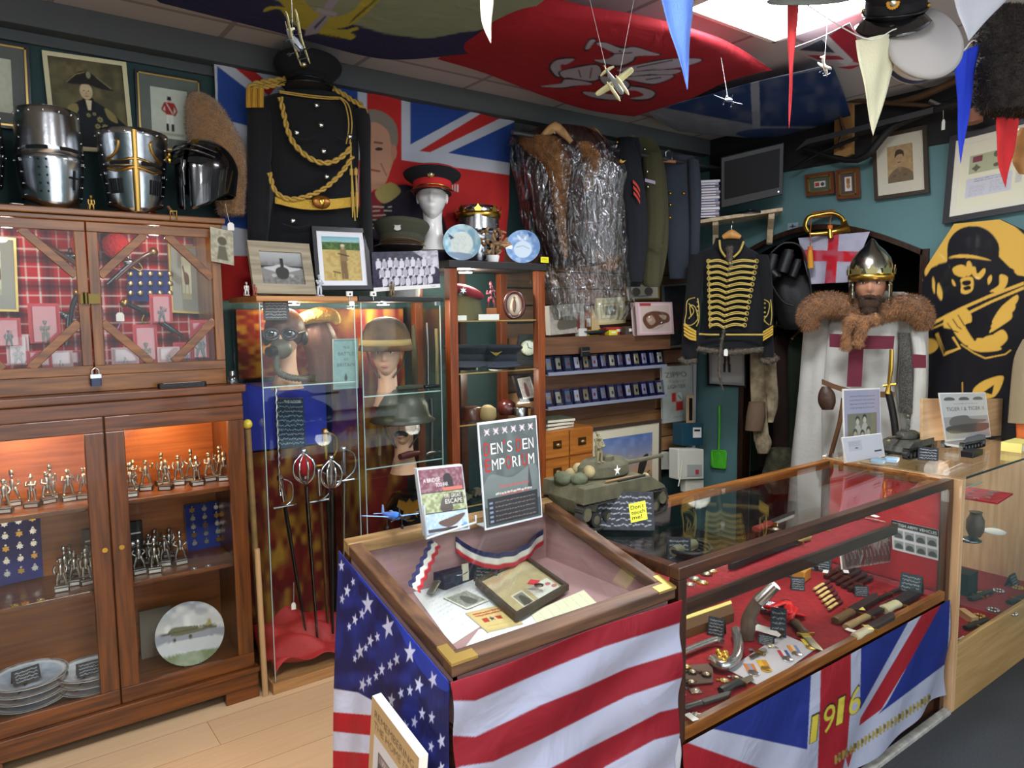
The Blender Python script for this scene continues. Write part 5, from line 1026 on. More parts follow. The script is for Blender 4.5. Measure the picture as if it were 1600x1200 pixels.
def plastic(rows,off,seed,nm='plastic_cover',dr=.34):
    g = G(); A = smooth(np.array([(r[0],r[2],r[1],r[2]) for r in rows],float),5); n = 72; rings = []; rg = np.random.default_rng(seed); ph = rg.uniform(0,6,8)
    for k,(xl,yl,xr,yr) in enumerate(A):
        L = cp.p(xl,yl,off); R = cp.p(xr,yr,off); c = (L+R)/2; a = (R-L)/2; b = np.linalg.norm(a)*dr+.02; q = []
        for j in range(n):
            th = 2*PI*j/n; f = 1+.05*math.sin(9*th+k*.13+ph[0])+.05*math.sin(23*th-k*.21+ph[1])+.035*math.sin(41*th+k*.5+ph[2])+rg.normal(0,.015)
            q.append(tuple(c+a*math.cos(th)*f-cp.n*b*math.sin(th)*f))
        rings.append(q)
    g.loft(rings,PLW,False); g.build(nm,t)
plastic([(822,925,200),(800,955,230),(808,962,280),(818,972,330),(830,975,380),(850,978,430),(862,985,470),(870,975,500)],.02,5)
plastic([(915,955,245),(900,978,262),(905,972,300),(910,968,340),(905,966,380),(915,962,410)],.16,9,dr=.2)
hanger('pale wooden hanger at the top of the plastic-wrapped fur coat',cp,867,198,26,24,off=.10); hanger('second pale wooden hanger, right of the wrapped fur coat',cp,925,206,19,18,off=.0)
def jacket(label,pl,body,cloth,parts,cat='jacket',name='hanging_jacket',dr=.35):
    t = T(name,label,cat,tuple(pl.o),world=True); g = G(); puff(g,pl,body,cloth,dr,amp=.03,fr=6,n=36); g.build('body',t)
    for nm,f in parts: g = G(); f(g); g.build(nm,t)
    return t
NVY = M('navy_serge','16181f',.95,bump=.3,bs=250); OLW = M('olive_wool','45422a',.95,bump=.3,bs=250); BLG = M('blue_grey_wool','363c46',.95,bump=.3,bs=250)
p1 = PL((3.18,2.98,2.1))
def nv1(g): puff(g,p1,[(962,990,222),(958,1000,250),(966,1008,300),(972,1012,350),(974,1010,400),(982,1004,440)],NVY,.6,amp=.05,off=.06)
def nv2(g):
    for k in range(3): band(g,p1,[(989+k*.5,281+k*9),(995,287+k*9),(1000,296+k*9)],[(989+k*.5,286+k*9),(995,292+k*9),(1000,301+k*9)],.125,.004,M('red_braid','c43a2c',.8))
def nv3(g):
    for k in range(3): band(g,p1,[(963-k*4,226+k*1),(955-k*4,240+k),(948-k*3,254+k)],[(965-k*4,227+k*1),(957-k*4,241+k),(950-k*3,255+k)],.10,.003,M('white_tape','d8dae0',.8))
def nv4(g):
    q = p1.p(970,253,.14); g.prism([(-.03,.008),(-.008,.004),(0,.014),(.008,.004),(.03,.008),(.012,-.006),(-.012,-.006)],.004,BRASS,frm(q,(p1.n[1],-p1.n[0],0),(0,0,1),-p1.n)); g.ell(p1.p(964,222,.10),.010,BRASS,8)
jacket('navy sailor jacket with red sleeve stripes, hanging beside the wrapped fur coat',p1,[(966,998,215),(960,1002,240),(968,1000,300),(972,1000,370),(976,1004,425),(978,1000,448)],NVY,[('sleeve',nv1),('sleeve_stripes',nv2),('collar_tape',nv3),('badge',nv4)])
p2 = PL((3.40,2.98,2.1))
def ol1(g): puff(g,p2,[(980,992,212),(984,996,225),(988,1000,245),(992,998,258)],M('collar_lining','6a6248',.9),.5,off=.10); puff(g,p2,[(985,995,218),(988,996,232)],M('white_patch','b8b0a0',.9),.3,off=.12)
def ol2(g): puff(g,p2,[(1002,1034,240),(1006,1038,280),(1010,1040,340),(1006,1034,400),(1004,1032,440),(1008,1030,448)],OLW,.6,amp=.05,off=.05)
def ol3(g):
    for x,y in ((1007,233),(1012,292),(1011,268)): g.ell(p2.p(x,y,.15),.009,SILB,8)
    band(g,p2,[(1008,279),(1024,283)],[(1008,284),(1024,288)],.15,.003,M('medal_ribbons','b0a0b8',.8)); band(g,p2,[(1015,375),(1036,384)],[(1015,378),(1036,388)],.14,.004,OLW)
jacket('olive green army jacket with medal ribbons, hanging in the middle of the corner rail',p2,[(990,1020,215),(986,1032,235),(994,1040,270),(998,1044,320),(1002,1044,380),(1006,1036,430),(1012,1032,444)],OLW,[('collar',ol1),('sleeve',ol2),('buttons_and_ribbons',ol3)])
p3 = PL((3.66,2.98,2.1))
def bl1(g):
    for x,y in ((1047,302),(1047,320),(1047,340),(1068,302)): g.ell(p3.p(x,y,.13),.011,BRASS,8)
def bl2(g): puff(g,p3,[(1074,1092,250),(1076,1096,300),(1078,1094,360),(1076,1094,430)],BLG,.8,amp=.04,off=.04)
jacket('blue-grey tunic with brass buttons, hanging nearest the corner',p3,[(1036,1084,244),(1032,1090,262),(1038,1090,320),(1042,1090,380),(1046,1084,430),(1048,1080,436)],BLG,[('buttons',bl1),('sleeve',bl2)])
t = T('clip_hanger','small wooden clip hanger above the blue-grey tunic','hanger',tuple(p3.p(1045,253,.15)),world=True); G().tube([p3.p(1034,251,.15),p3.p(1056,253,.15)],.009,M('red_hanger_wood','b87c50',.5),8).build('bar',t); ptube(G(),p3,[(1040,250),(1040,238),(1045,234),(1050,238),(1050,251)],.004,CHROME,off=.15,sub=1).build('clip',t)
# ---------------- television corner ----------------
pt_ = PL((3.82,2.86,2.1)); SHF = wood('pale_shelf','cdb898','b09874','x',.6)
t = T('wall_shelf','pale wooden shelf with two curved brackets under the television','shelf',tuple(pt_.p(1160,345,0)),world=True)
A,B_ = pt_.p(1093,345,0),pt_.p(1222,326,0); n = pt_.n; g = G(); v = [A-n*.06,B_-n*.06,B_+n*.22,A+n*.18]; v += [q-np.array([0,0,.022]) for q in v]; g.add(v,[(0,1,2,3),(7,6,5,4),(0,4,5,1),(1,5,6,2),(2,6,7,3),(3,7,4,0)],SHF); g.build('board',t,bevel=.003)
for x,y in ((1118,342),(1205,332)):
    q = pt_.p(x,y+3,0); G().prism([(0,0),(-.17,0),(-.16,-.03),(-.06,-.08),(-.02,-.16),(0,-.17)],.035,SHF,frm(q+n*.13,n,(0,0,1),None)@TR(0,0,-.0175)).build('bracket',t,bevel=.002)
t = T('television','black flat television on the pale corner shelf','television',tuple(pt_.p(1172,325,0)),world=True)
a,b,c_,d = pt_.p(1126,246,.09),pt_.p(1225,222,.09),pt_.p(1126,326,.03),pt_.p(1225,322,.03); g = G(); slab(g,a,b,c_,.05,BLACK); g.build('housing',t,bevel=.006)
c = Cv(90,70,'0a0a10'); c.poly([(.72,.2),(.85,.15),(.86,.5),(.9,.95),(.72,.95)],'2c3044').rc(.74,.8,.78,.95,'8aa0d8'); ux = b-a; uy = c_-a; 
slab(G(),a+ux*.06+uy*.10-n*.002,a+ux*.94+uy*.10-n*.002,a+ux*.06+uy*.84-n*.002,.004,M('screen_glass','060608',.3,spec=.15)).build('screen',t); G().ell(a+ux*.93+uy*.92-n*.003,.004,M('power_light','e0e8ff',.5,emit=2),8).build('power_light',t)
G().lathe([(.10,0),(.10,.012),(.03,.02),(.03,.03)],BLACK,tuple(pt_.p(1172,336,-.02)),24).build('foot',t)
cols = ['3a3440','a89ab0','6a5a70','c8c0cc','2a2c38','8f7888','50607a','d0c8cc','3c3038','7a6a84','a8a0b0','2e2a34','8890a8','c0b8c0']
for k in range(14):
    y = 340-k*4.2; q = pt_.p(1106,y,.0); o = G().box((0,0,0),(.135+.006*math.sin(k*3),.10,.0145),M('dvd_'+cols[k],cols[k],.35)).box((0,-.0505,0),(.09,.001,.006),M('dvd_title','ddd8dc',.5)).build('dvd_case',loc=q,rz=facing(q[0],q[1])+.05*math.sin(k*5))
    tag(o,'film case, %s from the bottom of the stack left of the television' % ORD[k],'dvd','film cases stacked beside the television')
# ---------------- hussar jacket ----------------
hp = np.array([3.66,2.74,1.45]); pl = PL(hp); t = T('hussar_jacket','black hussar jacket with rows of gold frogging hanging by the doorway','jacket',tuple(hp),world=True); GF = M('gold_frogging','c4ac58',.4,.3,bump=.4,bs=300)
g = G(); puff(g,pl,[(1118,1162,372),(1112,1166,385),(1088,1186,398),(1092,1188,425),(1098,1190,455),(1100,1192,490),(1096,1192,520),(1090,1194,543)],BW,.38,amp=.012,n=44); g.build('body',t)
g = G(); puff(g,pl,[(1078,1102,398),(1074,1100,430),(1070,1096,470),(1066,1094,510),(1065,1090,550),(1070,1088,562)],BW,.8,amp=.03,off=.02,n=24); g.build('sleeve',t)
g = G(); puff(g,pl,[(1180,1200,398),(1186,1206,430),(1190,1208,480),(1190,1208,520),(1190,1210,558)],BW,.8,amp=.03,off=.02,n=24); g.build('sleeve',t)
GFUR = M('grey_fur','6f6558',.95,var=.5,vs=60,bump=1,bs=150); g = G(); ptube(g,pl,[(1090,545),(1115,549),(1140,551),(1165,549),(1192,546)],.016,GFUR,off=.10); ptube(g,pl,[(1062,560),(1072,566),(1088,563)],.016,GFUR,off=.06); ptube(g,pl,[(1188,562),(1202,566),(1216,558)],.016,GFUR,off=.06); ptube(g,pl,[(1140,385),(1140,405),(1142,415),(1136,430)],[.02,.016,.01,.004],GFUR,off=.12); ptube(g,pl,[(1132,512),(1126,545),(1124,585),(1130,610)],[.006,.008,.007,.003],GFUR,off=.12); o = g.build('fur_trim',t); furry(o,.012,2500,GFUR,.0006,6,(0,0,-.3))
g = G(); F0 = .125
for k in range(12):
    y = 408+k*9.1; xl = 1107+k*.3; xr = 1182-k*1.7; mx = 1138-k*.6
    for s_,xa in ((0,xl),(1,xr)):
        for dy in (0,2.6): ptube(g,pl,[(xa,y+dy*.6),((xa+mx)/2,y-2.5+dy),(mx-1,y+2.5+dy)],.0042,GF,off=F0+.012*(1 if dy else 0)*0,n=6)
        g.ell(pl.p(mx+(3 if s_ else -3),y+3,F0+.004),.008,GF,8,k=5)
        g.tube([pl.p(xa+3*math.cos(q),y+3*math.sin(q),F0) for q in np.linspace(0,2*PI,9)],.0028,GF,5)
g.build('frogging',t)
g = G(); ptube(g,pl,[(1106,405),(1108,450),(1109,513)],.003,GF,off=F0-.004); ptube(g,pl,[(1124,375),(1126,390),(1134,402)],.007,GF,off=.10); ptube(g,pl,[(1162,377),(1156,392),(1146,402)],.007,GF,off=.10); ptube(g,pl,[(1092,522),(1110,523),(1124,523)],.006,GF,off=.11); ptube(g,pl,[(1134,523),(1165,523),(1192,523)],.006,GF,off=.11); g.build('gold_edging',t)
g = G()
for P in ([(1086,465),(1074,470),(1072,490),(1070,505),(1080,508),(1090,498),(1086,480),(1078,478),(1080,495)],[(1090,466),(1092,480),(1092,500),(1088,510)],[(1076,474),(1084,486),(1076,498)]): ptube(g,pl,P,.0035,GF,off=.095,n=6)
for k in range(5): g.ell(pl.p(1090,472+k*7,.095),.006,GF,8,k=4)
for P in ([(1194,468),(1202,474),(1200,490),(1194,500),(1202,508)],[(1204,468),(1206,490),(1204,508)]): ptube(g,pl,P,.0035,GF,off=.095,n=6)
for k in range(5): g.ell(pl.p(1195,474+k*7,.095),.006,GF,8,k=4)
g.build('sleeve_embroidery',t)
g = G()
for k in range(4): dx = k*1.3; band(g,pl,[(1068+dx*.2,505+k*5.2),(1078,511+k*5.2),(1088,517+k*4)],[(1068+dx*.2,508.5+k*5.2),(1078,515+k*5.2),(1088,520.5+k*4)],.096,.003,GOLDB); band(g,pl,[(1208,508+k*4),(1200,513+k*4),(1192,518+k*4)],[(1208,511+k*4),(1200,516+k*4),(1192,521+k*4)],.096,.003,GOLDB)
g.build('cuff_lace',t)
hanger('wooden hanger inside the collar of the hussar jacket',pl,1143,366,14,5,M('ochre_hanger','c08a48',.5),off=.04,top=pl.p(1143,346,0)[2]); price_tag('white price tag below the hussar jacket hem',pl.p(1134,556,.14),.022,.04)
# ---------------- arched recess: clothes rack behind the hussar jacket ----------------
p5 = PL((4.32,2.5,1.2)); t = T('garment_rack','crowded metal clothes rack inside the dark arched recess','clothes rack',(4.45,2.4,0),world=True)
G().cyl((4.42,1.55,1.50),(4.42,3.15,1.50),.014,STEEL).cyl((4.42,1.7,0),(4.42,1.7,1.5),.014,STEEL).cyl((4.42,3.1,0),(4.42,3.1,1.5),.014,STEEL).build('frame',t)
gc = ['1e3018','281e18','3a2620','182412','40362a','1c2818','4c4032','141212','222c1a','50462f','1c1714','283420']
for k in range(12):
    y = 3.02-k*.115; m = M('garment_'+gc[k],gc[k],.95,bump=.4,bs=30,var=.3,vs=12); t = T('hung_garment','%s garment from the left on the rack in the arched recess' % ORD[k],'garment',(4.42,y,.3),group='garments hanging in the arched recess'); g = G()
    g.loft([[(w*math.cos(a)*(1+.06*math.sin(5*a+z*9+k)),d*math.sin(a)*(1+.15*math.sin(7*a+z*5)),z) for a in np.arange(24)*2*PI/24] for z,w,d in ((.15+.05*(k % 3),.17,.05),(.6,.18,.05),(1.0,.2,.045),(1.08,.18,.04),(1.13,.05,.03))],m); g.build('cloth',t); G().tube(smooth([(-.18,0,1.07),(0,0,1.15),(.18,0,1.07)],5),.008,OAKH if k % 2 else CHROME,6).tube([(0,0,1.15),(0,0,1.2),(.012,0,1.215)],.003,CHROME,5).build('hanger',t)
TANC = M('camouflage_tan','b8a888',.95,var2='7a6a50',vs=14,bump=.5,bs=30); kp = PL((3.98,2.62,1))
t = T('desert_trousers','sand camouflage trousers and pouches hanging at the left of the arched doorway','clothing',tuple(kp.o),world=True)
g = G(); puff(g,kp,[(1172,1190,552),(1172,1196,590),(1174,1198,640),(1178,1202,690)],TANC,.5,amp=.08,fr=5); g.build('leg',t); g = G(); puff(g,kp,[(1190,1212,552),(1194,1214,590),(1198,1216,630),(1200,1208,660)],TANC,.5,amp=.08,fr=5); g.build('leg',t)
g = G(); puff(g,kp,[(1170,1196,628),(1166,1196,650),(1164,1192,672)],M('brown_pouch','6a5440',.7,bump=.3,bs=40),.7,off=.09); g.build('pouch',t); g = G(); puff(g,kp,[(1182,1200,676),(1180,1206,692),(1184,1200,708)],TANC,.6,amp=.1,off=.05); g.build('pouch',t)
p6 = PL((4.0,2.5,1.7)); t = T('binocular_cases','cluster of black binoculars and straps hanging at the top left of the archway','binoculars',tuple(p6.o),world=True)
for P,r in (([(1208,402),(1200,430)],.035),([(1232,395),(1222,425)],.038),([(1246,410),(1238,432)],.026),([(1214,432),(1206,424)],.03)): g = G(); ptube(g,p6,P,r,BLACK,off=0,sub=1,n=14); ptube(g,p6,[P[0],(P[0][0]+1,P[0][1]-5)],r*.75,M('rubber_grip','242426',.6),sub=1,n=14); g.build('binocular',t)
g = G(); ptube(g,p6,[(1205,395),(1225,380),(1250,385),(1262,420),(1268,470),(1258,480)],.006,BLACK); ptube(g,p6,[(1196,405),(1204,440),(1222,470),(1240,478)],.006,BLACK); g.build('strap',t)
tag(puff(G(),PL((4.12,2.6,1.6)),[(1212,1262,430),(1205,1285,460),(1215,1290,500),(1225,1280,515)],M('black_leather'),.5,amp=.05).build('leather_bag'),'large black leather bag hanging in the archway under the binoculars','bag')
tag(puff(G(),PL((4.15,2.45,.9)),[(1200,1235,700),(1196,1245,720),(1190,1240,745),(1200,1236,770)],M('camo_net','4c4a34',.95,var=.6,vs=25,bump=1,bs=50),.6,amp=.12,fr=7).build('camouflage_bundle'),'dark camouflage bundle low in the archway behind the glass counter','bundle')
# st george flag and bugle
c = Cv(140,120,'b8b6c8',(1245,355,1365,450)); c.poly([(1250,390),(1370,394),(1370,410),(1250,408)],'c82430'); c.poly([(1296,355),(1312,355),(1305,450),(1288,450)],'c82430'); c.clouds('9a98b0',.25,20)
q4 = [at(*q,x=XW-.05) for q in ((1248,372),(1360,362),(1268,444),(1326,441))]
def FPn(u,v):
    u = u[:,None]; v = v[:,None]; p = q4[0]*(1-u)*(1-v)+q4[1]*u*(1-v)+q4[2]*(1-u)*v+q4[3]*u*v; return p-np.array([1,0,0])*(.012*np.sin(u*11+v*2)*v+.006)
tag(G().sheet(FPn,130,90,paint('flag_cloth'),c,px=True).build('cross_flag',solid=.0015),'white flag with a red cross hanging below the bugle in the archway','flag')
bp = PL((XW-.09,2.42,2.02)); t = T('bugle','brass bugle with brown cord binding hanging above the red cross flag','bugle',tuple(bp.p(1290,350,0)),world=True)
g = G()
for o_,dx in ((0,0),(.03,2)): ptube(g,bp,[(1262+dx,362),(1257+dx,352),(1262+dx,340),(1275,336+dx*.3),(1300,333),(1314+dx,340),(1316+dx,352),(1308+dx,362),(1285,365)],.010,BRASS,off=o_,n=10)
ptube(g,bp,[(1265,366),(1290,364),(1308,361),(1318,358),(1326,355)],[.010,.012,.018,.03,.052],BRASS,off=.04,n=20); g.build('tube',t)
g = G(); ptube(g,bp,[(1268,337),(1285,335),(1305,332)],.020,M('brown_cord','9a5c28',.9,bump=.8,bs=200),off=.015); g.build('cord_binding',t)
for x,y0,y1 in ((1266,340,385),(1297,338,352)):
    g = G(); ptube(g,bp,[(x+2,y0),(x,(y0+y1)/2),(x,y1)],.003,M('brown_cord'),off=.05,sub=1); ptube(g,bp,[(x,y1),(x,y1+6)],.014,M('orange_knot','d06a28',.8),off=.05,sub=1); ptube(g,bp,[(x,y1+6),(x,y1+14),(x+1,y1+34 if x < 1280 else y1+20)],[.012,.016,.018],M('yellow_tassel','d8952c',.8) if x < 1280 else BRASS,off=.05); g.build('tassel',t)
# ---------------- right wall ----------------
RY = dict(x=XW-.035)
def sg(c): return c
c = Cv(70,100,'b09468').clouds('c8ac80',.5,12); c.sm([(.02,1.02),(.08,.78),(.3,.64),(.55,.6),(.85,.7),(.98,.85),(1,1.02)],'7c6a52'); c.poly([(.4,.6),(.56,.58),(.54,.7),(.44,.72)],'8f7c60'); c.el(.46,.38,.16,.17,'b89a74'); c.sm([(.3,.34),(.34,.16),(.5,.12),(.64,.2),(.63,.34),(.58,.26),(.4,.26)],'4a3a2a'); c.ln([(.38,.36),(.43,.36)],.015,'3a2c20').ln([(.5,.36),(.56,.36)],.015,'3a2c20').ln([(.4,.46),(.53,.46)],.03,'54402c'); c.el(.3,.4,.02,.05,'a88a64'); c.ln([(.46,.7),(.46,1)],.012,'5c4c3a').rc(.2,.78,.33,.84,'6a5a44').rc(.6,.78,.74,.84,'6a5a44')
framed('soldier_portrait','dark framed sepia portrait of a moustached soldier on the teal right wall','picture',*quad((1362,213),(1447,195),(1366,313),**RY),.02,c,M('dark_oak_frame','3c3024',.5),mount=.055,mcol='d8d2bc',mb=.06)
for tl,tr,bl,lab,cc in (((1257,273),(1301,267),(1259,307),'landscape',0),((1305,266),(1341,261),(1307,312),'upright',1)):
    c = Cv(50,50,'56604c' if cc == 0 else '5c4a44'); c.rc(.25,.32,.75,.7,'e8e4e0') if cc == 0 else c.rc(.3,.2,.72,.82,'e8e4e0'); c.rc(.28,.38,.48,.64,'a83c34') if cc == 0 else c.rc(.4,.26,.62,.5,'a8703c').el(.51,.6,.12,.12,'b89060'); c.el(.62,.52,.09,.13,'46484c') if cc == 0 else None
    framed('framed_medal','small brown %s frame with a mounted medal on the right wall' % lab,'picture',*quad(tl,tr,bl,**RY),.022,c,M('brown_moulding','6a3c24',.35,coat=.4),gild=GILD)
c = Cv(200,190,'ece8cc'); c.rc(.12,.20,.62,.48,'b8bc96').rc(.16,.22,.28,.31,'8a4650'); c.poly(star_pts(.21,.4,.06,k=.6,n=4),'6f6a58'); c.el(.45,.25,.035,.045,'6a6458').el(.58,.27,.04,.04,'a8a684').el(.46,.41,.04,.03,'6a6458'); c.rc(.1,.55,.66,.84,'d4d4da'); c.scrib(.2,.56,.55,.62,2,'4a4e78',.006,.2); c.scrib(.14,.66,.34,.82,8,'8a8ea8',.003,.1).scrib(.4,.64,.62,.8,8,'8a8ea8',.003,.1); c.rc(.7,.5,.78,.75,'d8d4c8').scrib(.71,.6,.77,.74,4,'a86a60',.003,.1); c.poly(star_pts(.85,.52,.06,k=.5,n=4),'54504a')
framed('document_frame','large black frame of medals and certificates at the right edge of the teal wall','picture',*quad((1484,213),(1660,168),(1472,350),**RY),.03,c,M('black_wide_frame','2c2c30',.4),mount=.03,mcol='ece8d4')
t = T('aircraft_magnet','tiny blue-grey aircraft plaque on the wall left of the bugle','plaque',tuple(at(1239,354,x=XW-.01))); G().box((0,0,0),(.004,.07,.045),M('plaque_grey','8fa0ac',.4)).prism([(-.03,0),(-.005,.004),(0,.016),(.006,.004),(.03,0),(.006,-.004),(0,-.01),(-.005,-.004)],.003,M('plaque_dark','2c3a48',.4),frm((-.003,0,0),(0,-1,0),(0,0,1),(-1,0,0))).build('plate',t)
# yellow and black soldier board
q0,q1,q2,q3 = (at(*q,x=XW-.04) for q in ((1440,400),(1640,380),(1470,660),(1640,640)))
ya,yb = at(1441,450,x=XW-.04)[1],1.05; zt = at(1540,345,x=XW-.04)[2]; zl = at(1442,425,x=XW-.04)[2]; w_ = ya-yb
board = T('soldier_board','black and yellow painted board of a shouting helmeted soldier with a gun','painted board',(XW-.03,(ya+yb)/2,.3),world=True)
yc = at(1491,350,x=XW-.04)[1]; yd = at(1562,345,x=XW-.04)[1]
poly = [(ya,.3),(ya,zl),(yc,zt),(yd,zt),(yb,zl-.02),(yb,.3)]
G().prism(poly,.035,M('board_black','131318',.5),frm((XW-.039,0,0),(0,1,0),(0,0,1),(1,0,0))).build('panel',board,bevel=.003)
YL,BK = 'dcae4c','14141a'; c = Cv(230,380,BK,(1430,335,1660,715)); q = lambda *a: [(1200+x*.35,340+y*.35) for x,y in a]
c.poly([(1440,430),(1491,340),(1565,335),(1660,420),(1660,440),(1590,430),(1560,400),(1500,395),(1470,415),(1440,440)],YL)
c.sm(q((800,195),(805,110),(850,55),(920,38),(985,60),(1030,120),(1035,200),(1100,240),(1000,300),(720,300),(700,230),(790,200)),BK)
c.sm(q((805,180),(850,165),(920,168),(998,192),(920,183),(860,180)),YL); c.sm(q((825,225),(860,210),(885,220),(895,240),(880,265),(850,262),(830,250)),YL).sm(q((905,225),(925,220),(935,250),(965,225),(970,245),(945,275),(915,260)),YL).sm(q((888,200),(905,198),(915,240),(895,262),(885,250)),YL)
c.sm(q((860,275),(885,265),(915,270),(915,320),(890,340),(862,335),(862,300)),YL).sm(q((870,285),(900,280),(905,295),(885,305),(868,298)),BK).sm(q((872,312),(900,305),(905,318),(880,325)),BK); c.sm(q((820,275),(832,285),(838,305),(825,300)),YL)
c.sm(q((700,235),(720,210),(760,210),(730,225),(705,260)),YL).sm(q((735,265),(745,290),(745,340),(733,310)),YL).sm(q((760,290),(778,330),(775,370),(755,340)),YL).sm(q((995,255),(1000,275),(985,300),(980,275)),YL).sm(q((1035,255),(1070,265),(1065,300),(1040,330),(990,330),(1030,300)),YL)
for a in range(5): c.sm(q((690,375+a*22),(720,385+a*22),(715,400+a*22),(685,395+a*22)),YL)
c.poly(q((725,470),(800,430),(860,400),(985,345),(1143,285),(1143,320),(1000,380),(900,430),(730,500)),YL); c.poly(q((735,480),(860,415),(985,360),(1143,300),(1143,306),(990,372),(870,430),(738,490)),BK)
c.sm(q((785,455),(800,440),(870,400),(905,430),(908,465),(880,480),(900,520),(920,555),(885,570),(850,540),(820,500),(785,490)),YL)
for a in range(3): c.ln(q((800+a*24,470-a*18),(825+a*22,505-a*18),(850+a*14,512-a*14)),1.5,BK)
c.poly(q((745,520),(760,512),(790,600),(850,580),(820,535),(830,530),(862,585),(785,618)),YL).poly(q((755,525),(792,605),(785,610)),BK); c.sm(q((705,545),(745,545),(760,575),(740,600),(708,605)),YL)
for a in range(6): c.sm(q((1110-a*16,345+a*36),(1113-a*12,375+a*36),(1070-a*14,420+a*32),(1000-a*6,470+a*22),(1040-a*10,400+a*32)),YL) if a < 3 else c.sm(q((1070-a*28+60,500+(a-3)*22),(1090-a*20+40,540+(a-3)*14),(1050-a*28+60,580),(1020-a*30+60,540)),YL)
c.sm(q((890,575),(950,540),(1030,535),(1020,560),(1040,590),(950,600)),YL); c.ln(q((860,565),(920,605),(970,628),(1060,610),(1085,590)),2.2,YL); c.sm(q((915,770),(960,730),(1040,705),(1050,730),(1010,800),(930,805)),YL).poly(q((960,780),(1010,745),(1000,790)),BK); c.ln(q((868,735),(868,800)),1.5,YL)
cols_ = (zt-.3); 
def BP(u,v): y = ya+(yb-ya)*u; top = np.interp(-y,[-ya,-yc,-yd,-yb],[zl,zt,zt,zl-.02]); z = top*(1-v)+.3*v; return np.stack([np.full_like(u,XW-.0415),y,z],1)
G().sheet(BP,230,380,paint('board_paint',.45,.2),c,px=True).build('painting',board)
# ---------------- knight mannequin ----------------
WL = M('white_linen','c2c0b8',.9,bump=.35,bs=40); MAR = M('maroon_cloth','5c1a2a',.9); RFUR = M('ginger_fur','a8713c',.95,var=.45,vs=40,bump=1,bs=120,sheen=.4)
ko = np.array([3.80,2.06,0.]); kp = PL(ko); t = T('knight_mannequin','bearded knight mannequin in crowned helmet, fur collar and white surcoat with dark red cross','mannequin',(3.80,2.06,0),world=True)
g = G(); puff(g,kp,[(1290,1418,462),(1266,1442,478),(1258,1448,500),(1253,1450,540),(1248,1450,600),(1242,1448,660),(1236,1446,720),(1230,1448,800),(1222,1452,900),(1216,1456,1010)],WL,.36,amp=.04,fr=11,n=72,off=-.10); g.build('cloak',t)
g = G(); puff(g,kp,[(1312,1402,478),(1298,1404,500),(1292,1404,540),(1288,1400,590),(1286,1398,605),(1284,1404,640),(1284,1412,700),(1282,1420,800),(1280,1428,960)],WL,.36,amp=.03,fr=10,n=60,off=.02); g.build('surcoat',t)
g = G(); puff(g,kp,[(1418,1440,500),(1426,1447,540),(1428,1448,580),(1424,1447,640),(1418,1444,690)],WL,.9,amp=.05,fr=5,off=.06); g.build('cape_edge',t)
F0 = .185; g = G(); band(g,kp,[(1296,521),(1345,524),(1398,525)],[(1296,542),(1345,545),(1396,545)],F0,.006,MAR); band(g,kp,[(1329,498),(1352,498)],[(1323,604),(1346,604)],F0+.002,.006,MAR); q_ = [kp.p(a,b,F0+.003) for a,b in ((1332,498),(1354,498),(1346,604),(1323,604))]; g.build('cross',t)
G().add([kp.p(a,b,.225) for a,b in ((1425,553),(1447,555),(1447,575),(1426,575))],[(0,1,2,3)],MAR).build('cape_cross',t,solid=.004)
m = M('chain_mail','8c8a84',.4,.8,var=.7,vs=160,bump=1,bs=260); g = G(); puff(g,kp,[(1404,1422,520),(1405,1426,560),(1404,1428,610),(1406,1430,645)],m,1,off=.05); g.build('mail_sleeve',t)
g = G(); band(g,kp,[(1284,592),(1310,602),(1345,610),(1398,612)],[(1284,600),(1310,610),(1345,619),(1397,621)],F0+.012,.01,M('brown_leather')); ptube(g,kp,[(1318,622),(1312,660),(1300,705),(1292,740)],.012,M('brown_leather'),off=F0+.02); g.build('belt',t)
g = G(); puff(g,kp,[(1284,1296,604),(1279,1304,614),(1278,1306,628),(1284,1302,640)],M('pouch_leather','3c2618',.5,bump=.3,bs=50),.7,off=.21); g.build('pouch',t)
g = G(); ptube(g,kp,[(1393,546),(1392,575),(1389,600),(1387,615)],[.010,.012,.010,.016],BRASS,off=.21); ptube(g,kp,[(1380,603),(1400,600)],.008,BRASS,off=.21,sub=1); ptube(g,kp,[(1388,612),(1396,650),(1402,700)],.018,M('black_leather'),off=.20); g.build('sword',t)
g = G(); puff(g,kp,[(1338,1382,420),(1334,1386,445),(1332,1390,470),(1322,1398,485)],WL,.9,off=-.02); puff(g,kp,[(1384,1412,456),(1382,1426,463),(1384,1424,472)],WL,.7,off=-.03); g.build('hood',t)
q = kp.p(1359,482,.12); sc_ = 1.02; hx = T; hr = bpy.data.objects.new('head_group',None)
bpy.data.objects.remove(hr); fz = facing(ko[0],ko[1]); X = rot('z',fz-.06,q)
g = G(); g.X = X; head_shape(g,M('tanned_skin','a8765a',.6),sc_,neck=False); g.build('head',t); g = G(); g.X = X; eyes(g,sc_); g.build('eyes',t)
BRD = M('brown_beard','3e2a1c',.95,var=.4,vs=80); g = G(); g.X = X; g.ell((0,-.062,.022),(.050,.042,.036),BRD,16).ell((0,-.070,-.012),(.038,.034,.035),BRD,14).ell((-.03,-.05,.045),(.022,.03,.03),BRD,10).ell((.03,-.05,.045),(.022,.03,.03),BRD,10).ell((0,-.098,.062),(.028,.010,.008),BRD,12); o = g.build('beard',t); furry(o,.012,1500,BRD,.0005,8,(0,0,-.8))
hp_ = q+np.array([0,0,.155]); g = G(); HS = M('helm_steel','a8a698',.22,1); R2 = .102
g.lathe([(R2,-.02),(R2*1.02,.02),(R2*.99,.06),(R2*.86,.10),(R2*.6,.135),(R2*.28,.165),(.012,.19),(.001,.20)],HS,tuple(hp_),36,caps=False)
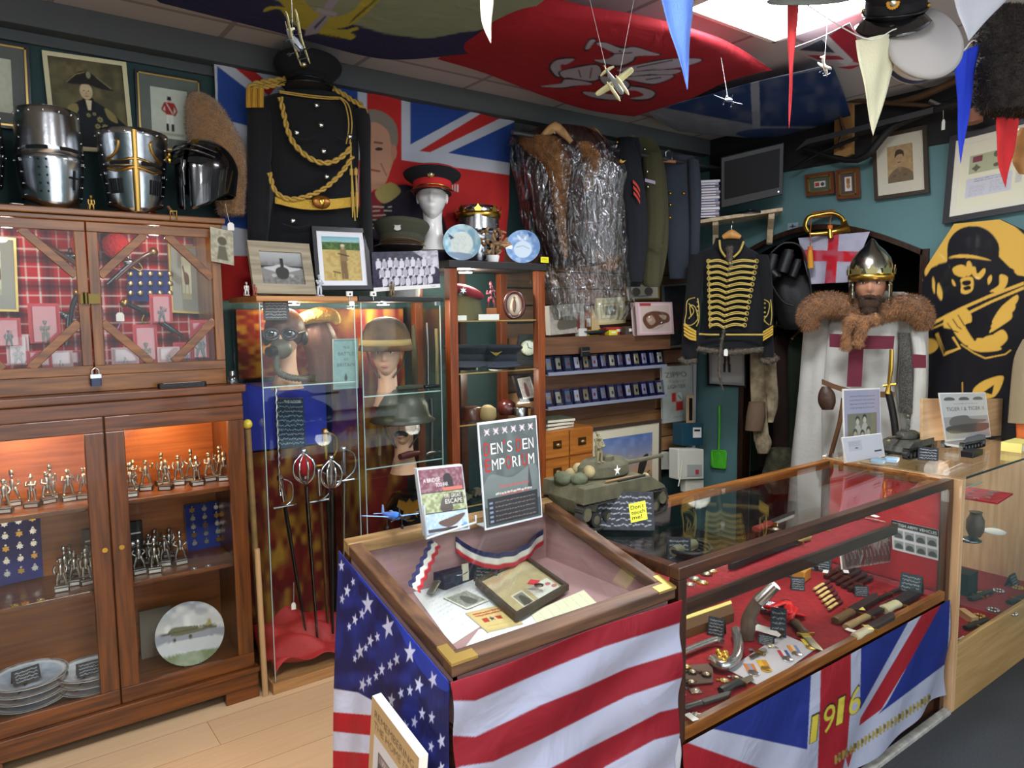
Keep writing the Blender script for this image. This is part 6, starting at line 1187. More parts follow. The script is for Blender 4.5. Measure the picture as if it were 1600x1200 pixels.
ang = math.atan2(-kp.n[1],-kp.n[0])
for s_ in (-1,1): shell(g,lambda a,v: (hp_[0]+R2*.98*math.cos(a),hp_[1]+R2*.98*math.sin(a),hp_[2]-.02-.10*v),10,3,HS,ang+s_*.95,ang+s_*1.8,False)
g.build('helmet',t,solid=.004)
g = G(); g.lathe([(R2*1.04,-.012),(R2*1.06,.02)],BRASS,tuple(hp_),36,caps=False)
for k in range(9): a = ang+k*2*PI/9; g.prism([(-.022,0),(-.030,.028),(-.012,.024),(0,.045),(.012,.024),(.030,.028),(.022,0)],.003,M('pale_gilt','b8ac78',.3,1),rot('z',a+PI/2,(hp_[0]+R2*1.06*math.cos(a),hp_[1]+R2*1.06*math.sin(a),hp_[2]+.018))@rot('x',PI/2))
g.build('crown',t,solid=.003)
g = G(); ptube(g,kp,[(1268,512),(1264,494),(1276,480),(1300,476),(1325,482),(1346,492),(1360,496),(1380,488),(1404,480),(1428,482),(1440,496),(1442,512)],[.035,.055,.062,.060,.052,.038,.034,.045,.055,.060,.052,.03],RFUR,off=.10,n=16,sub=6); o = g.build('fur_collar',t); furry(o,.024,18000,RFUR,.0008,10,(0,0,-.7))
g = G(); ptube(g,kp,[(1338,496),(1330,504),(1324,520),(1322,545)],[.03,.035,.02,.024],RFUR,off=.23); ptube(g,kp,[(1350,498),(1346,512),(1342,530),(1340,540)],[.03,.03,.022,.026],RFUR,off=.24); ptube(g,kp,[(1372,496),(1355,502),(1338,500)],.028,RFUR,off=.22); o = g.build('fur_tails',t); furry(o,.020,4000,RFUR,.0008,11,(0,0,-1))
G().cyl((3.8,2.06,0),(3.8,2.06,.5),.03,BLACK).cyl((3.8,2.06,0),(3.8,2.06,.02),.2,BLACK).build('stand',t)
# ---------------- things hung top right ----------------
def hat_at(label,px,py,y,rx,ry,rz,**k):
    q = at(px,py,y=y); t = T('uniform_cap',label,'cap',tuple(q)); t.rotation_euler = (rx,ry,rz); peaked_cap(t,**k); return t
DKF = M('dark_navy_felt','14161c',.9); hat_at('black peaked cap with gold badge hanging above the large cream pennant',1398,22,.98,.6,.1,-1.15,crown=DKF,band=DKF,visor=BG,badge=badge_round(BRASS,.016,.05),R=.072,ch=.04,flare=.092,bw=.04,strap=M('black_strap','0c0b0b',.3),visor_len=.04)
hat_at('upper dark cap hanging over the lit panel beside the red pennant',1272,-8,1.02,.3,.2,-1.2,crown=M('grey_green_felt','4a4c44',.9),band=M('grey_green_felt'),visor=M('grey_green_felt'),R=.07,ch=.035,flare=.085,bw=.03)
t = T('sailor_hat','grey-topped round naval cap hanging tilted at the top right','cap',tuple(at(1420,92,y=.96))); t.rotation_euler = (1.3,0,-.6); GT = M('pale_grey_cotton','a09c98',.9); G().lathe([(.074,.045),(.085,.055),(.10,.062),(.101,.07),(.09,.076),(.001,.08)],GT,n=40,caps=False).build('crown',t); G().lathe([(.07,0),(.075,.002),(.076,.03),(.074,.046)],M('white_band','d4d2cc',.8),n=40,caps=False).build('band',t); G().lathe([(.077,.008),(.0775,.022)],M('blue_stripe','2a3450',.8),n=40,caps=False).build('ribbon',t)
DF = M('dark_shaggy_fur','2c2521',.98,var=.5,vs=50,bump=1,bs=100); hp6 = PL(at(1575,110,y=.84)); t = T('shaggy_fur_hat','large dark shaggy fur hat hanging at the top right corner','hat',tuple(hp6.o),world=True); g = G(); puff(g,hp6,[(1552,1600,10),(1530,1640,30),(1522,1660,65),(1528,1660,95)],DF,.7,amp=.03); o = g.build('crown',t); furry(o,.010,5000,DF,.0005,12,(0,0,-.2)); LB = M('tawny_fur','6a5844',.98,var=.5,vs=50)
g = G(); puff(g,hp6,[(1524,1650,96),(1516,1660,115),(1516,1660,150),(1530,1650,176)],DF,.8,amp=.03); o = g.build('ear_flaps',t); furry(o,.010,5000,DF,.0005,13,(0,0,-.2)); furry(o,.011,900,LB,.0006,14)
t = T('leather_holster','tan leather holster hanging at the right edge beside the red pennant','holster',tuple(at(1600,240,y=.86)),world=True); hp7 = PL(at(1600,240,y=.86)); g = G(); puff(g,hp7,[(1592,1630,200),(1584,1630,215),(1580,1630,235),(1582,1630,255),(1592,1625,272)],M('tan_leather','b8864c',.5,var=.3,vs=15,bump=.3,bs=40),.3,amp=.05); g.build('body',t)
tag(puff(G(),PL((1.72,.74,1.3)),[(1602,1650,560),(1590,1650,600),(1580,1650,640),(1578,1650,690)],M('beige_canvas','9a8a6c',.9,bump=.3,bs=60),.5,amp=.05).build('canvas_bag') if 0 else puff(G(),PL((4.0,1.38,1.2)),[(1598,1660,530),(1584,1660,560),(1578,1660,610),(1574,1660,660)],M('beige_canvas','9a8a6c',.9,bump=.3,bs=60),.5,amp=.05).build('canvas_bag'),'beige canvas bag at the right edge in front of the soldier board','bag')
# weapons on the right wall
PNE = M('pine_board','b88850',.6,var=.2,vs=10); wp = PL((XW-.06,2.1,2.6),(1,0,0)); OLDW = M('old_stock_wood','5c4028',.5,var=.4,vs=12)
t = T('weapon_plaque','varnished pine plaque on the dark beam with carved hooks holding the blades','plaque',tuple(wp.p(1318,190)),world=True); P = [wp.p(*q) for q in ((1304,162),(1331,160),(1331,240),(1318,246),(1303,242))]; g = G(); v = P+[p_+np.array([.03,0,0]) for p_ in P]; n = 5; g.add(v,[tuple(range(n)),tuple(range(n,2*n))[::-1]]+[(i,n+i,n+(i+1) % n,(i+1) % n) for i in range(n)],PNE); g.build('board',t); ptube(G(),wp,[(1312,166),(1314,190),(1318,205),(1312,222),(1316,232)],[.012,.009,.012,.008,.014],OLDW,off=.03).build('hook',t); ptube(G(),wp,[(1313,148),(1311,160)],.045,M('dark_pine','7a5c34',.7),off=.02,sub=1).build('knob',t)
t = T('long_bayonet','long grey double-edged blade mounted across the pine plaque','sword',tuple(wp.p(1250,234,.08)),world=True); A_ = [wp.p(*q,.09) for q in ((1245,235),(1262,226),(1460,176),(1460,168),(1262,218))]; v = A_+[p_-np.array([.012,0,0]) for p_ in A_]; g = G(); n = 5; g.add(v,[tuple(range(n)),tuple(range(n,2*n))[::-1]]+[(i,n+i,n+(i+1) % n,(i+1) % n) for i in range(n)],M('dull_blade','6e7072',.35,.8)); g.build('blade',t); ptube(G(),wp,[(1453,158),(1470,166),(1476,172)],.012,CHROME,off=.10).build('guard',t); ptube(G(),wp,[(1462,170),(1500,162)],.02,BLACK,off=.10,sub=1).build('grip',t)
for P,r,lab,m in (([(1262,168),(1285,162),(1310,156),(1400,162),(1490,168)],.012,'thin curved wooden bow or stick above the long blade',OLDW),([(1235,266),(1280,240),(1340,215)],.012,'dark rifle barrel below the long blade pointing to the television',BLACK),([(1395,160),(1440,150),(1510,118)],.02,'dark wooden gun stock slanting up behind the naval cap',OLDW),([(1250,230),(1340,250),(1400,195),(1520,150)],.022,'dark scabbard lying behind the long blade',M('black_leather'))): tag(ptube(G(),wp,P,[r*.5,r,r],m,off=.05).build('wall_weapon'),lab,'weapon')
t = T('wooden_holder','round brown wooden peg behind the blue pennant','peg',tuple(wp.p(1525,190,.05)),world=True); ptube(G(),wp,[(1520,172),(1522,192)],.04,M('red_brown_peg','8a5438',.5),off=.06,sub=1).build('peg',t)
price_tag('white price tag hanging from the guard of the long blade',wp.p(1474,203,.12),.016,.05,n=np.array([1.,0,0]),string=wp.p(1474,172,.12))
# ---------------- slat wall with lighters ----------------
SY = YW-.03; SLB = wood('slat_shaded_brown','74513a','5e3f2b','x',.6); SLO = wood('slat_orange','b8875a','a3744a','x',.6)  # the brown has the shelf's shade put into its colour, the orange does not
t = T('slat_wall','brown slatted display board on the back wall between the glass cabinet and the corner','display board',(3.2,SY,.6),world=True)
for k in range(13): z = .62+k*.098; G().bx(2.40,4.0,SY,YW-.002,z,z+.09,SLO if k < 5 else SLB).build('slat',t,bevel=.003)
def shelfline(zpx,lab,y0=3.16):
    L = at(*zpx[0],y=y0); R = at(*zpx[1],y=y0); return L,R
t = T('upper_ledge','brown ledge of the slat wall carrying boxed models and a framed print','shelf',(3.1,3.2,1.5),world=True); z1 = at(950,524,y=3.16)[2]; G().bx(2.40,3.62,3.14,SY,z1-.10,z1,wood('ledge_brown','7a543a','64432e','x',.5)).build('board',t,bevel=.003)
LB_ = M('clear_case','d8dcf0',.1); DPU = M('indigo_card','26244a',.5); LCOL = [('c8ccd0',.4),('c8b878',.4),('e4e2d4',.1),('84888c',.4),('d8d0a0',.3),('b0b6be',.4)]
def lighter_row(y_l,y_r,zoff,name,n=14):
    L = at(853,y_l,y=3.15); R = at(1038,y_r,y=3.15); zz = (L[2]+R[2])/2; t = T('lighter_ledge','clear plastic ledge holding the %s row of boxed lighters' % name,'shelf',((L[0]+R[0])/2,3.2,zz),world=True)
    G().bx(L[0],R[0],3.13,SY,zz-.008,zz,M('clear_acrylic','8a8ea0',.2,coat=1)).bx(L[0],R[0],3.128,3.132,zz-.008,zz+.012,M('clear_acrylic')).bx(L[0],R[0],SY-.06,SY,zz-.10,zz-.02,SLB).build('ledge',t)
    for k in range(n):
        x = L[0]+.035+(R[0]-L[0]-.06)*k/(n-1); q = T('boxed_lighter','%s boxed lighter from the left in the %s row' % (ORD[k],name),'lighter',(x,3.165,zz+.001),-.05+.1*math.sin(k*2.3),'boxed lighters on the slat wall'); q.rotation_euler[0] = -.22
        c1,me_ = LCOL[(k*5+len(name)) % 6]; G().bx(-.026,.026,.004,.018,0,.10,DPU).bx(-.028,-.026,-.018,.018,0,.10,glassm('case_clear','eceef8',.05)).bx(.026,.028,-.018,.018,0,.10,glassm('case_clear')).bx(-.028,.028,-.019,-.018,0,.10,glassm('case_clear')).bx(-.026,.026,-.012,.006,0,.018,DPU).build('case',q)
        lm = M('lighter_'+c1,c1,.2,me_); G().box((0,-.006,.048),(.034,.012,.052),lm,ch=.003).box((0,-.006,.077),(.034,.012,.016),lm,ch=.003).ell((.004*math.sin(k),-.0125,.05),(.008,.002,.011),M('lighter_badge%d' % (k % 3),('c8a24a','303238','a83030')[k % 3],.3,.6),8).build('lighter',q)
lighter_row(586,571,0,'upper'); lighter_row(637,620,0,'lower')
o = T('black_lighter_pouch','small black leather pouch clipped above the upper lighter row','pouch',tuple(at(914,552,y=3.12))); G().box((0,0,.01),(.07,.02,.05),M('black_leather'),ch=.006).bx(-.03,.03,-.012,-.01,.01,.015,STEEL).build('body',o)
def bpic(name,label,cat,tl,tr,bl,y,cv,th=.003,m='photo_paper'):
    P3 = quad(tl,tr,bl,y=y); t = T(name,label,cat,tuple(P3[2]),world=True); g = G(); n = np.cross(P3[2]-P3[0],P3[1]-P3[0]); n /= np.linalg.norm(n); slab(g,P3[0],P3[1],P3[2],th,WHITE); g.sheet(flatP(P3[0]+n*.0008,P3[1]-P3[0],P3[2]-P3[0]),cv.w//2,cv.h//2,paint(m,.45),cv); g.build('print',t); return t
c = Cv(60,90,'a8aca4').clouds('989c90',.4,12); c.txt('ZIPPO',.14,.20,.09,'3c3c34',w=.66,skew=-.05); c.txt('Windproof',.22,.30,.06,'7c7c70',w=.52); c.txt('LIGHTER',.2,.40,.07,'3c3c34',w=.55); c.rc(.32,.48,.44,.64,'b03028').rc(.44,.64,.66,.80,'b03028').sm([(.48,.5),(.6,.48),(.62,.62),(.5,.62)],'c8c8c0').ln([(.5,.52),(.6,.6)],.03,'6a6a60'); c.txt('GENUINE',.36,.93,.035,'6c6c60',w=.3)
c.rc(0,0,.03,1,'7c8078').rc(.97,0,1,1,'7c8078'); bpic('lighter_poster','grey advertising poster for windproof lighters beside the lighter rows','poster',(1032,573),(1083,570),(1034,662),3.20,c)
bcol = Cv(90,70,'b8b0a4').clouds('8a8478',.5,10); art = bcol; art.sm([(.2,.7),(.3,.45),(.6,.4),(.85,.6),(.8,.8),(.3,.85)],'6a6458'); art.ln([(.3,.4),(.35,.2)],.02,'4a463c').ln([(.6,.4),(.62,.15)],.02,'4a463c'); art.rc(.78,.3,.86,.9,'7a3a30')
bpic('model_kit_box','pale boxed tank kit under the plastic-wrapped coat at the left of the ledge','box',(858,478),(912,474),(860,524),3.17,art,.04)
c = Cv(60,60,'c8b488'); c.rc(.1,.1,.9,.9,'d4ca98').rc(.25,.2,.75,.75,'8c8a6c').clouds('6c6a54',.4,8,.2,.75)
framed('picture_frame','small cream framed print behind the red boxes on the ledge','picture',*quad((932,466),(976,464),(934,508),y=3.26),.012,c,M('cream_frame','c4b888',.6),mount=.02,mcol='d8d0a0')
c = Cv(70,50,'b4b0a0'); c.el(.3,.5,.14,.3,'5a564c').el(.7,.5,.14,.3,'5a564c').ln([(.2,.8),(.8,.8)],.04,'6a6458')
framed('picture_frame','gilt framed print of two figures above the pink model pack','picture',*quad((978,443),(1031,441),(979,471),y=3.24),.012,c,GILD,glass=True)
framed('dark_print','tall dark framed print with red stains behind the hussar jacket sleeve','picture',*quad((1036,445),(1082,442),(1038,545),y=3.24),.012,Cv(50,90,'3a3c42').clouds('22242a',.6,10).clouds('6c2c30',.7,14,.35,.75),M('silver_frame','a8a8a8',.3,.8))
c = Cv(80,80,'c8a8a8'); c.rc(.05,.05,.95,.95,'d8bcbc').rc(.12,.1,.9,.9,'c8b4a8'); c.sm([(.15,.55),(.25,.35),(.5,.28),(.85,.35),(.88,.6),(.6,.7),(.3,.82)],'6c4634').sm([(.25,.5),(.4,.4),(.5,.6),(.35,.7)],'a88c74').sm([(.6,.4),(.8,.42),(.75,.55)],'b8a48c').rc(.1,.03,.4,.12,'a83a48')
for k,dx in enumerate((0,-7)):
    t = bpic('model_pack',('pink carded tank model in a clear blister at the right end of the ledge','second pink pack behind the carded tank model on the ledge')[k],'model pack',(993+dx,472+k),(1050+dx,472+k),(997+dx,524+k),3.10+k*.04,c,.006)
    if k == 0: g = G(); g.ell(at(1024,500,y=3.085),(.085,.03,.06),glassm('blister','ffffff',.08,.08),20); g.build('blister',t)
for px,py,w,h,col,lab,cat in ((924,521,.09,.035,'d8c828','yellow box lying on the ledge left of the sail','box'),(955,521,.07,.03,'e0d030','small yellow and white box right of the sail','box'),(975,498,.34,.045,'b83a34','long flat red box at the back of the ledge','box'),(908,520,.06,.045,'e4e2dc','white carton on the ledge by the cabinet','box'),(984,520,.11,.05,'4c4034','dark leather tin on the ledge left of the pink pack','tin'),(916,500,.07,.14,'a05c3c','reddish wooden box standing on the ledge','box')):
    q = at(px,py,y=3.18+(.06 if 'long' in lab or 'reddish' in lab else 0)); tag(G().box((0,0,h/2),(w,.04,h),M('box_'+col,col,.5),ch=.002).box((0,-.0206,h*.55),(w*.5,.0006,h*.35),WHITE).build('carton',loc=(q[0],q[1]-.0,z1+.0005)),lab,cat)
q = at(930,520,y=3.15); t = T('toy_sailing_boat','toy boat with a tan sail on the ledge','toy boat',(q[0],q[1],z1)); G().loft([[(-.09,0,.03),(-.09,0,.03),(-.09,0,.03)],[(-.04,-.02,.03),(-.04,0,.005),(-.04,.02,.03)],[(.05,-.02,.03),(.05,0,.005),(.05,.02,.03)],[(.11,0,.035),(.11,0,.03),(.11,0,.035)]],M('dark_hull','22242c',.5)).build('hull',t); G().prism([(0,.03),(0,.18),(.07,.04)],.002,M('tan_sail','c8ac78',.8),frm((-.03,0,0),(1,0,0),(0,0,1),(0,-1,0))).build('sail',t)
# card index drawers, books, painting, tank, corner fittings
a,b,c_ = (at(*q,y=2.98) for q in ((853,676),(926,670),(853,758))); x0,x1,z0,z2 = a[0]-.02,b[0],c_[2]-.01,a[2]
t = T('card_index_drawers','orange oak card index cabinet with four drawers beside the desert painting','drawers',((x0+x1)/2,3.1,z0),world=True); OOK = wood('orange_oak','b8722c','98581e','x',.4)
G().bx(x0,x1,2.985,3.26,z0,z2,OOK).build('carcass',t,bevel=.002)
for i in range(2):
    for j in range(2):
        u0 = x0+.006+i*(x1-x0)/2; u1 = u0+(x1-x0)/2-.010; v0 = z0+.006+j*(z2-z0)/2; v1 = v0+(z2-z0)/2-.010; d = G().bx(u0,u1,2.972,2.986,v0,v1,OOK).build('drawer',t,bevel=.002); um,vm = (u0+u1)/2,(v0+v1)/2
        G().bx(um-.028,um+.028,2.967,2.972,vm-.02,vm+.022,M('bronze_pull','5c4424',.4,.8)).ell((um,2.962,vm),(.016,.010,.010),M('pale_pull_bronze','b09468',.3,.8),10).build('handle',d)  # rounded boss of the pull in a paler bronze
G().bx(x0-.05,x1+.06,2.9,3.27,z0-.035,z0-.001,wood('cream_bench','c8b890','b4a47c','x',.6)).bx(x0+.3,x0+.36,2.95,3.2,0,z0-.035,W_DKZ).bx(x1-.05,x1,2.95,3.2,0,z0-.035,W_DKZ).build('low_bench'); tag(bpy.data.objects['low_bench'],'cream topped bench under the card index drawers and the desert painting','bench')
for k,(dx,col,w,lab) in enumerate(((0,'3c4038',.22,'lower dark green book on the card index drawers'),(.01,'1f2226',.20,'middle black book on the card index drawers'),(.03,'4c5440',.18,'top mottled green book on the card index drawers'))):
    tag(G().box((0,0,.009),(w,.15,.018),M('book_'+col,col,.5,var=.3,vs=30)).box((.002,-.0005,.009),(w-.004,.1502,.013),M('page_edge','d8d0b8',.9)).build('book',loc=(x0+.14+dx,3.09,z2+.0005+k*.0186),rz=.1-.12*k),lab,'book')
t = T('glass_spoon_jar','clear jar with a white scoop on top of the card index drawers','jar',(x0+.035,3.02,z2)); G().lathe([(.02,0),(.025,.01),(.022,.05),(.018,.06)],glassm('jar_glass','e8f0ee',.15),n=18,caps=False).build('body',t); G().cyl((0,0,.01),(.004,0,.10),.004,WHITE).ell((0,0,.01),(.012,.012,.008),WHITE,8).build('scoop',t)
c = Cv(170,150,'5a6f9c').grad('4a6aa8','8a8c9c',0,.4).grad('8a8c9c','b8926c',.4,.68).grad('a8876c','6c5c50',.68,1); c.clouds('8a9cc0',.4,26,0,.5).clouds('d0a878',.4,22,.35,.75)
for a_,b_,r in ((.15,.55,.05),(.28,.52,.05),(.2,.68,.08),(.38,.7,.06),(.5,.74,.07)): c.el(a_,b_,r*.6,r*.6,'b8a480').sm([(a_-r,b_+r*3),(a_-r,b_+r),(a_,b_+r*.4),(a_+r,b_+r),(a_+r,b_+r*3)],'8a7a5c')
c.sm([(.72,.85),(.74,.55),(.85,.4),(.92,.42),(.84,.7)],'2e2c26'); c.rc(0,.85,1,1,'5c5442').clouds('3c382c',.5,10,.8,1); c.ln([(.68,.9),(.95,.7)],.02,'2e2c26')
framed('desert_painting','large framed painting of soldiers under a blue desert sky leaning behind the tank model','picture',*quad((922,670),(1034,655),(922,800),y=3.0),.018,c,M('dark_oak_frame'),mount=.055,mcol='d4ccb0')
q = at(948,806,z=.923); q = np.array([q[0],q[1],.9165]); SHG = M('sherman_olive','5c5840',.8,var=.35,vs=30,bump=.3,bs=80)
tank('model_tank','large olive model tank with white star, soldiers and stowage on the glass counter',tuple(q),.0,.40,SHG,M('track_dark','2e2c28',.7),gun=.42,star=True,turret=.26).scale = (1,1,1.2)
for dx,dy,lab in ((-.06,-.03,'left'),(-.01,.03,'right')): t = T('model_crewman','%s model soldier standing in the tank turret' % lab,'figurine',(q[0]+dx,q[1]+dy,q[2]+.185)); g = soldier_parts(2,'helm'); g.m = [M('crew_olive','7c7454',.8)]; g.V = [v*.95 for v in g.V]; g.build('figure',t)
t = T('chalkboard_sign','blackboard sign with writing leaning below the tank model','sign',tuple(at(975,822,z=.917)),facing(1.7,1.6)+.1); c = Cv(90,70,'25272c').clouds('3a3d44',.5,10); c.scrib(.05,.08,.95,.94,6,'a8adb2',.016,1); G().sheet(flatP((-.085,-.0025,.105),(.17,0,0),(0,-.045,-.103)),90,70,paint('chalk_paint',.6),c).build('written_face',t); g = G(); slab(g,(-.085,0,.105),(.085,0,.105),(-.085,-.045,.002),.003,M('black_card','121315',.6)); slab(g,(.085,0,.105),(-.085,0,.105),(.085,.045,.002),.003,M('black_card')); g.build('folded_board',t)
npl = PL(at(975,815,z=.96)-np.array([.05,.08,0])); t = T('warning_note','yellow note with the words do not touch, on the sign below the tank','note',tuple(npl.o),world=True); a,b,c_ = npl.p(982,788),npl.p(1008,782),npl.p(986,817); g = G(); slab(g,a,b,c_,.001,M('yellow_note','e8ea48',.7)); ux = b-a; uy = c_-a
for k,(s_,w) in enumerate((("Don't",.78),('touch',.8),('me!',.6))): g.text(s_,.011,BLACK,frm(a+ux*.1+uy*(.32+.27*k)-npl.n*.0012,ux/np.linalg.norm(ux),-uy/np.linalg.norm(uy),-npl.n),w=np.linalg.norm(ux)*w)
g.build('paper',t)
WB = dict(y=3.24); t = T('phone_charger_box','white wall box with a display and cable in the corner below the poster','control box',tuple(at(1080,730,y=3.0)),world=True); p8 = PL(at(1080,730,y=3.0),(0,1,0)); WHP = M('white_plastic','dedccc',.4)
def pbx(g,xa,ya,xb,yb,pl,d,m,off=0): slab(g,pl.p(xa,ya,off),pl.p(xb,ya,off),pl.p(xa,yb,off),d,m)
g = G(); pbx(g,1060,702,1100,750,p8,.08,WHP,.02); pbx(g,1072,750,1100,770,p8,.05,WHP); g.build('housing',t,bevel=.006); g = G(); pbx(g,1074,726,1097,744,p8,.003,M('lcd_grey','b0b4b0',.3),.024); pbx(g,1087,734,1092,741,p8,.002,M('red_print','c8403a',.6),.026); g.build('display',t); ptube(G(),p8,[(1066,716),(1064,735),(1060,760)],.004,WHP,off=.03).build('cable',t)
t = T('wall_socket','white double wall socket left of the control box','socket',tuple(at(1045,718,y=3.27)),world=True); p9 = PL(at(1045,718,y=3.27),(0,1,0)); g = G(); pbx(g,1034,706,1062,734,p9,.02,WHP); g.build('plate',t,bevel=.004); g = G(); pbx(g,1050,712,1062,724,p9,.03,WHP,.03); g.build('plug',t,bevel=.004)
t = T('teal_box','dark teal box file with white label standing in the corner','box',tuple(at(1083,695,y=3.1)),world=True); p9 = PL(at(1083,680,y=3.08),(0,1,0)); g = G(); pbx(g,1066,662,1099,697,p9,.08,M('dark_teal_card','1f4658',.5)); g.build('body',t,bevel=.003); g = G(); pbx(g,1083,668,1096,684,p9,.001,WHITE,.002); pbx(g,1085,671,1094,674,p9,.001,BLACK,.0035); g.build('label',t)
t = T('wooden_thermometer','narrow wooden thermometer standing on the teal box','thermometer',tuple(at(1078,640,y=3.12)),world=True); p9 = PL(at(1078,640,y=3.1),(0,1,0)); g = G(); pbx(g,1074,618,1084,661,p9,.01,M('pale_wood_strip','b09474',.6)); g.build('board',t); g = G(); pbx(g,1077,622,1082,657,p9,.002,BLACK,.003); g.build('strip',t)
tag(G().bx(4.0,4.04,YW-.05,YW,.3,1.9,M('white_gloss_trim','d8d8dc',.4)).build('corner_pipe'),'white boxed pipe standing in the corner of the room','pipe')
c = Cv(60,90,'b8b8bc'); c.rc(.08,.06,.92,.94,'d2d0d0'); art_soldier(c,'4a2a3c',.5,-.12,.86,legs='5c2a3c'); c.scrib(.3,.88,.7,.92,1,'8a8a8c',.006,0)
framed('picture_frame','black framed print of an officer below the hussar jacket','picture',*quad((1104,530),(1165,530),(1105,602),x=XW-.03),.012,c,BF)
sp_ = PL((XW-.012,3.12,1.0),(1,0,0)); GRN = M('green_plastic','58c832',.4,coat=.3); t = T('fly_swatter','bright green plastic fly swatter hanging on the teal corner wall','fly swatter',tuple(sp_.p(1123,705)),world=True); g = G(); ptube(g,sp_,[(1124,634),(1124,660),(1123,704)],[.010,.008,.006],GRN,off=.01); g.build('handle',t)
g = G(); P = [sp_.p(a,b,.01) for a,b in ((1111,706),(1113,703),(1133,703),(1136,707),(1135,731),(1132,733),(1115,731),(1111,727))]; v = P+[p_-np.array([.004,0,0]) for p_ in P]; n = 8; g.add(v,[tuple(range(n)),tuple(range(n,2*n))[::-1]]+[(i,n+i,n+(i+1) % n,(i+1) % n) for i in range(n)],GRN); ptube(g,sp_,[(1112,705),(1124,703.5),(1135,706),(1134,732),(1114,730),(1112,705)],.004,GRN,off=.013,sub=1)
for k in range(7): ptube(g,sp_,[(1123,705),(1114+k*3.1,729)],.0018,GRN,off=.015,sub=1)
g.build('paddle',t)
# ---------------- flags on the table case and the counter ----------------
def in_px(c,P,col,**k): c.poly(P,col); return c
c = Cv(330,420,'1e1e50',(515,820,735,1240)); c.clouds('2f3c9a',.5,40); c.sm([(560,860),(600,900),(650,980),(690,1040),(700,1080),(660,1050),(610,960),(560,900)],'2c45b4',.6)
for x,y,r in ((534,884,8),(552,909,6),(543,923,9),(535,936,7),(575,944,15),(566,959,8),(555,968,8),(546,979,6),(607,980,16),(590,995,7),(579,1001,9),(572,1012,6),(563,1018,11),(555,1029,6),(641,1020,15),(620,1030,9),(610,1039,8),(597,1046,9),(588,1056,7),(577,1064,8),(567,1070,10),(677,1062,12),(655,1070,12),(641,1079,8),(627,1083,8),(612,1094,10),(602,1101,7),(660,1115,9),(675,1121,9),(648,1128,9),(634,1136,10),(690,1158,11),(674,1166,8),(706,1160,6),(656,1174,6),(690,1200,9),(640,1190,8)): c.poly(star_pts(x,y,r,ang=-PI/2+.3*math.sin(x),sx=.62,sy=1.25),'cfd0ea')
c.poly([(515,1075),(560,1082),(592,1100),(592,1240),(515,1240)],'c9cbe0'); c.poly([(515,1112),(590,1118),(590,1150),(515,1142)],'b01c28').poly([(515,1172),(590,1178),(590,1210),(515,1205)],'b01c28')
def US(u,v):
    y = TY0-.006+(TY1-TY0+.01)*(1-u); top = tz(y)-.03; z = top*(1-v)+.04*v; x = TX0-.010-.035*v-(.014*np.sin(u*9+1)+.010*np.sin(u*21+v*4))*v**.6; return np.stack([x,y,z],1)
usf = T('stars_and_stripes','stars and stripes flag draped around the sloping table case','flag',(TX0,TY0,0),world=True)
G().sheet(US,330,420,paint('flag_satin',.6),c,px=True).build('starred_side',usf,solid=.0015)
c = Cv(380,320,'760e1c',(690,900,1090,1240)); WS = '9599ac'
c.poly([(690,1095),(742,1095),(844,1051),(945,1010),(1085,966),(1085,1012),(979,1044),(911,1075),(844,1102),(793,1127),(742,1151),(704,1149),(690,1146)],WS)
c.poly([(690,1210),(722,1197),(770,1190),(844,1156),(911,1122),(979,1088),(1085,1052),(1085,1100),(1031,1112),(979,1139),(911,1173),(861,1200),(800,1240),(690,1240)],WS)
c.poly([(900,1240),(945,1198),(1022,1156),(1085,1140),(1085,1190),(960,1240)],WS); c.rc(690,900,705,1100,'7c2038')
def US2(u,v):
    x = TX0-.012+(TX1-TX0+.014-.055*v)*u; z = (TZ0-.028)*(1-v)+.05*v; y = TY0-.012-.03*v-(.016*np.sin(u*8-v*3+1)+.010*np.sin(u*13+v*9))*v**.5-.006*np.sin(v*30+u*8); return np.stack([x,y,z],1)
G().sheet(US2,380,320,paint('flag_satin'),c,px=True).build('striped_front',usf,solid=.0015)
c = Cv(520,330,'9699aa',(1030,900,1500,1230)); NB,RR = '18266c','86141e'
c.poly([(1100,1136),(1135,1122),(1268,1035),(1261,1171)],NB); c.poly([(1062,1156),(1192,1202),(1192,1230),(1030,1240),(1030,1145)],RR); c.poly([(1062,1200),(1130,1230),(1030,1230)],'9699aa')
c.poly([(1283,1000),(1329,990),(1329,1100),(1323,1172),(1310,1230),(1276,1230),(1281,1100)],RR); c.poly([(1320,1180),(1336,1163),(1325,1200)],RR)
c.poly([(1346,980),(1442,930),(1343,1110)],NB); c.poly([(1455,935),(1475,925),(1472,950),(1377,1108),(1342,1134),(1344,1122)],RR); c.poly([(1478,930),(1485,925),(1480,1035),(1371,1117),(1385,1100)],NB)
for k,(ch_,x,y) in enumerate((('1',1265,1162),('9',1284,1148),('1',1306,1134),('6',1325,1120))): c.txt(ch_,x-1.5,y+1.5,47,'1c1a14',w=21 if ch_ != '1' else 13,skew=6,sl=-.5).txt(ch_,x,y,43,'b8a83a',w=18 if ch_ != '1' else 10,skew=6,sl=-.5)
for k in range(26): x = 1304+k*5.8; y = 1196-(x-1304)*.66; c.rc(x,y-16,x+3.4,y-2,'8a7c3c'); c.rc(x+1,y-12-(k % 3)*2,x+5,y-8,'5c5028' if k % 2 else '8a7c3c')
def UF(u,v):
    x = KX0+.012+(KX1-KX0-.02)*u; z = (DZ-.024)*(1-v)+(.035+.02*np.sin(u*9)+.03*u)*v; y = KY0-.008-(.012*np.sin(u*15+v*3)+.008*np.sin(u*31+v*7)+.010)*v**.7; return np.stack([x,y,z],1)
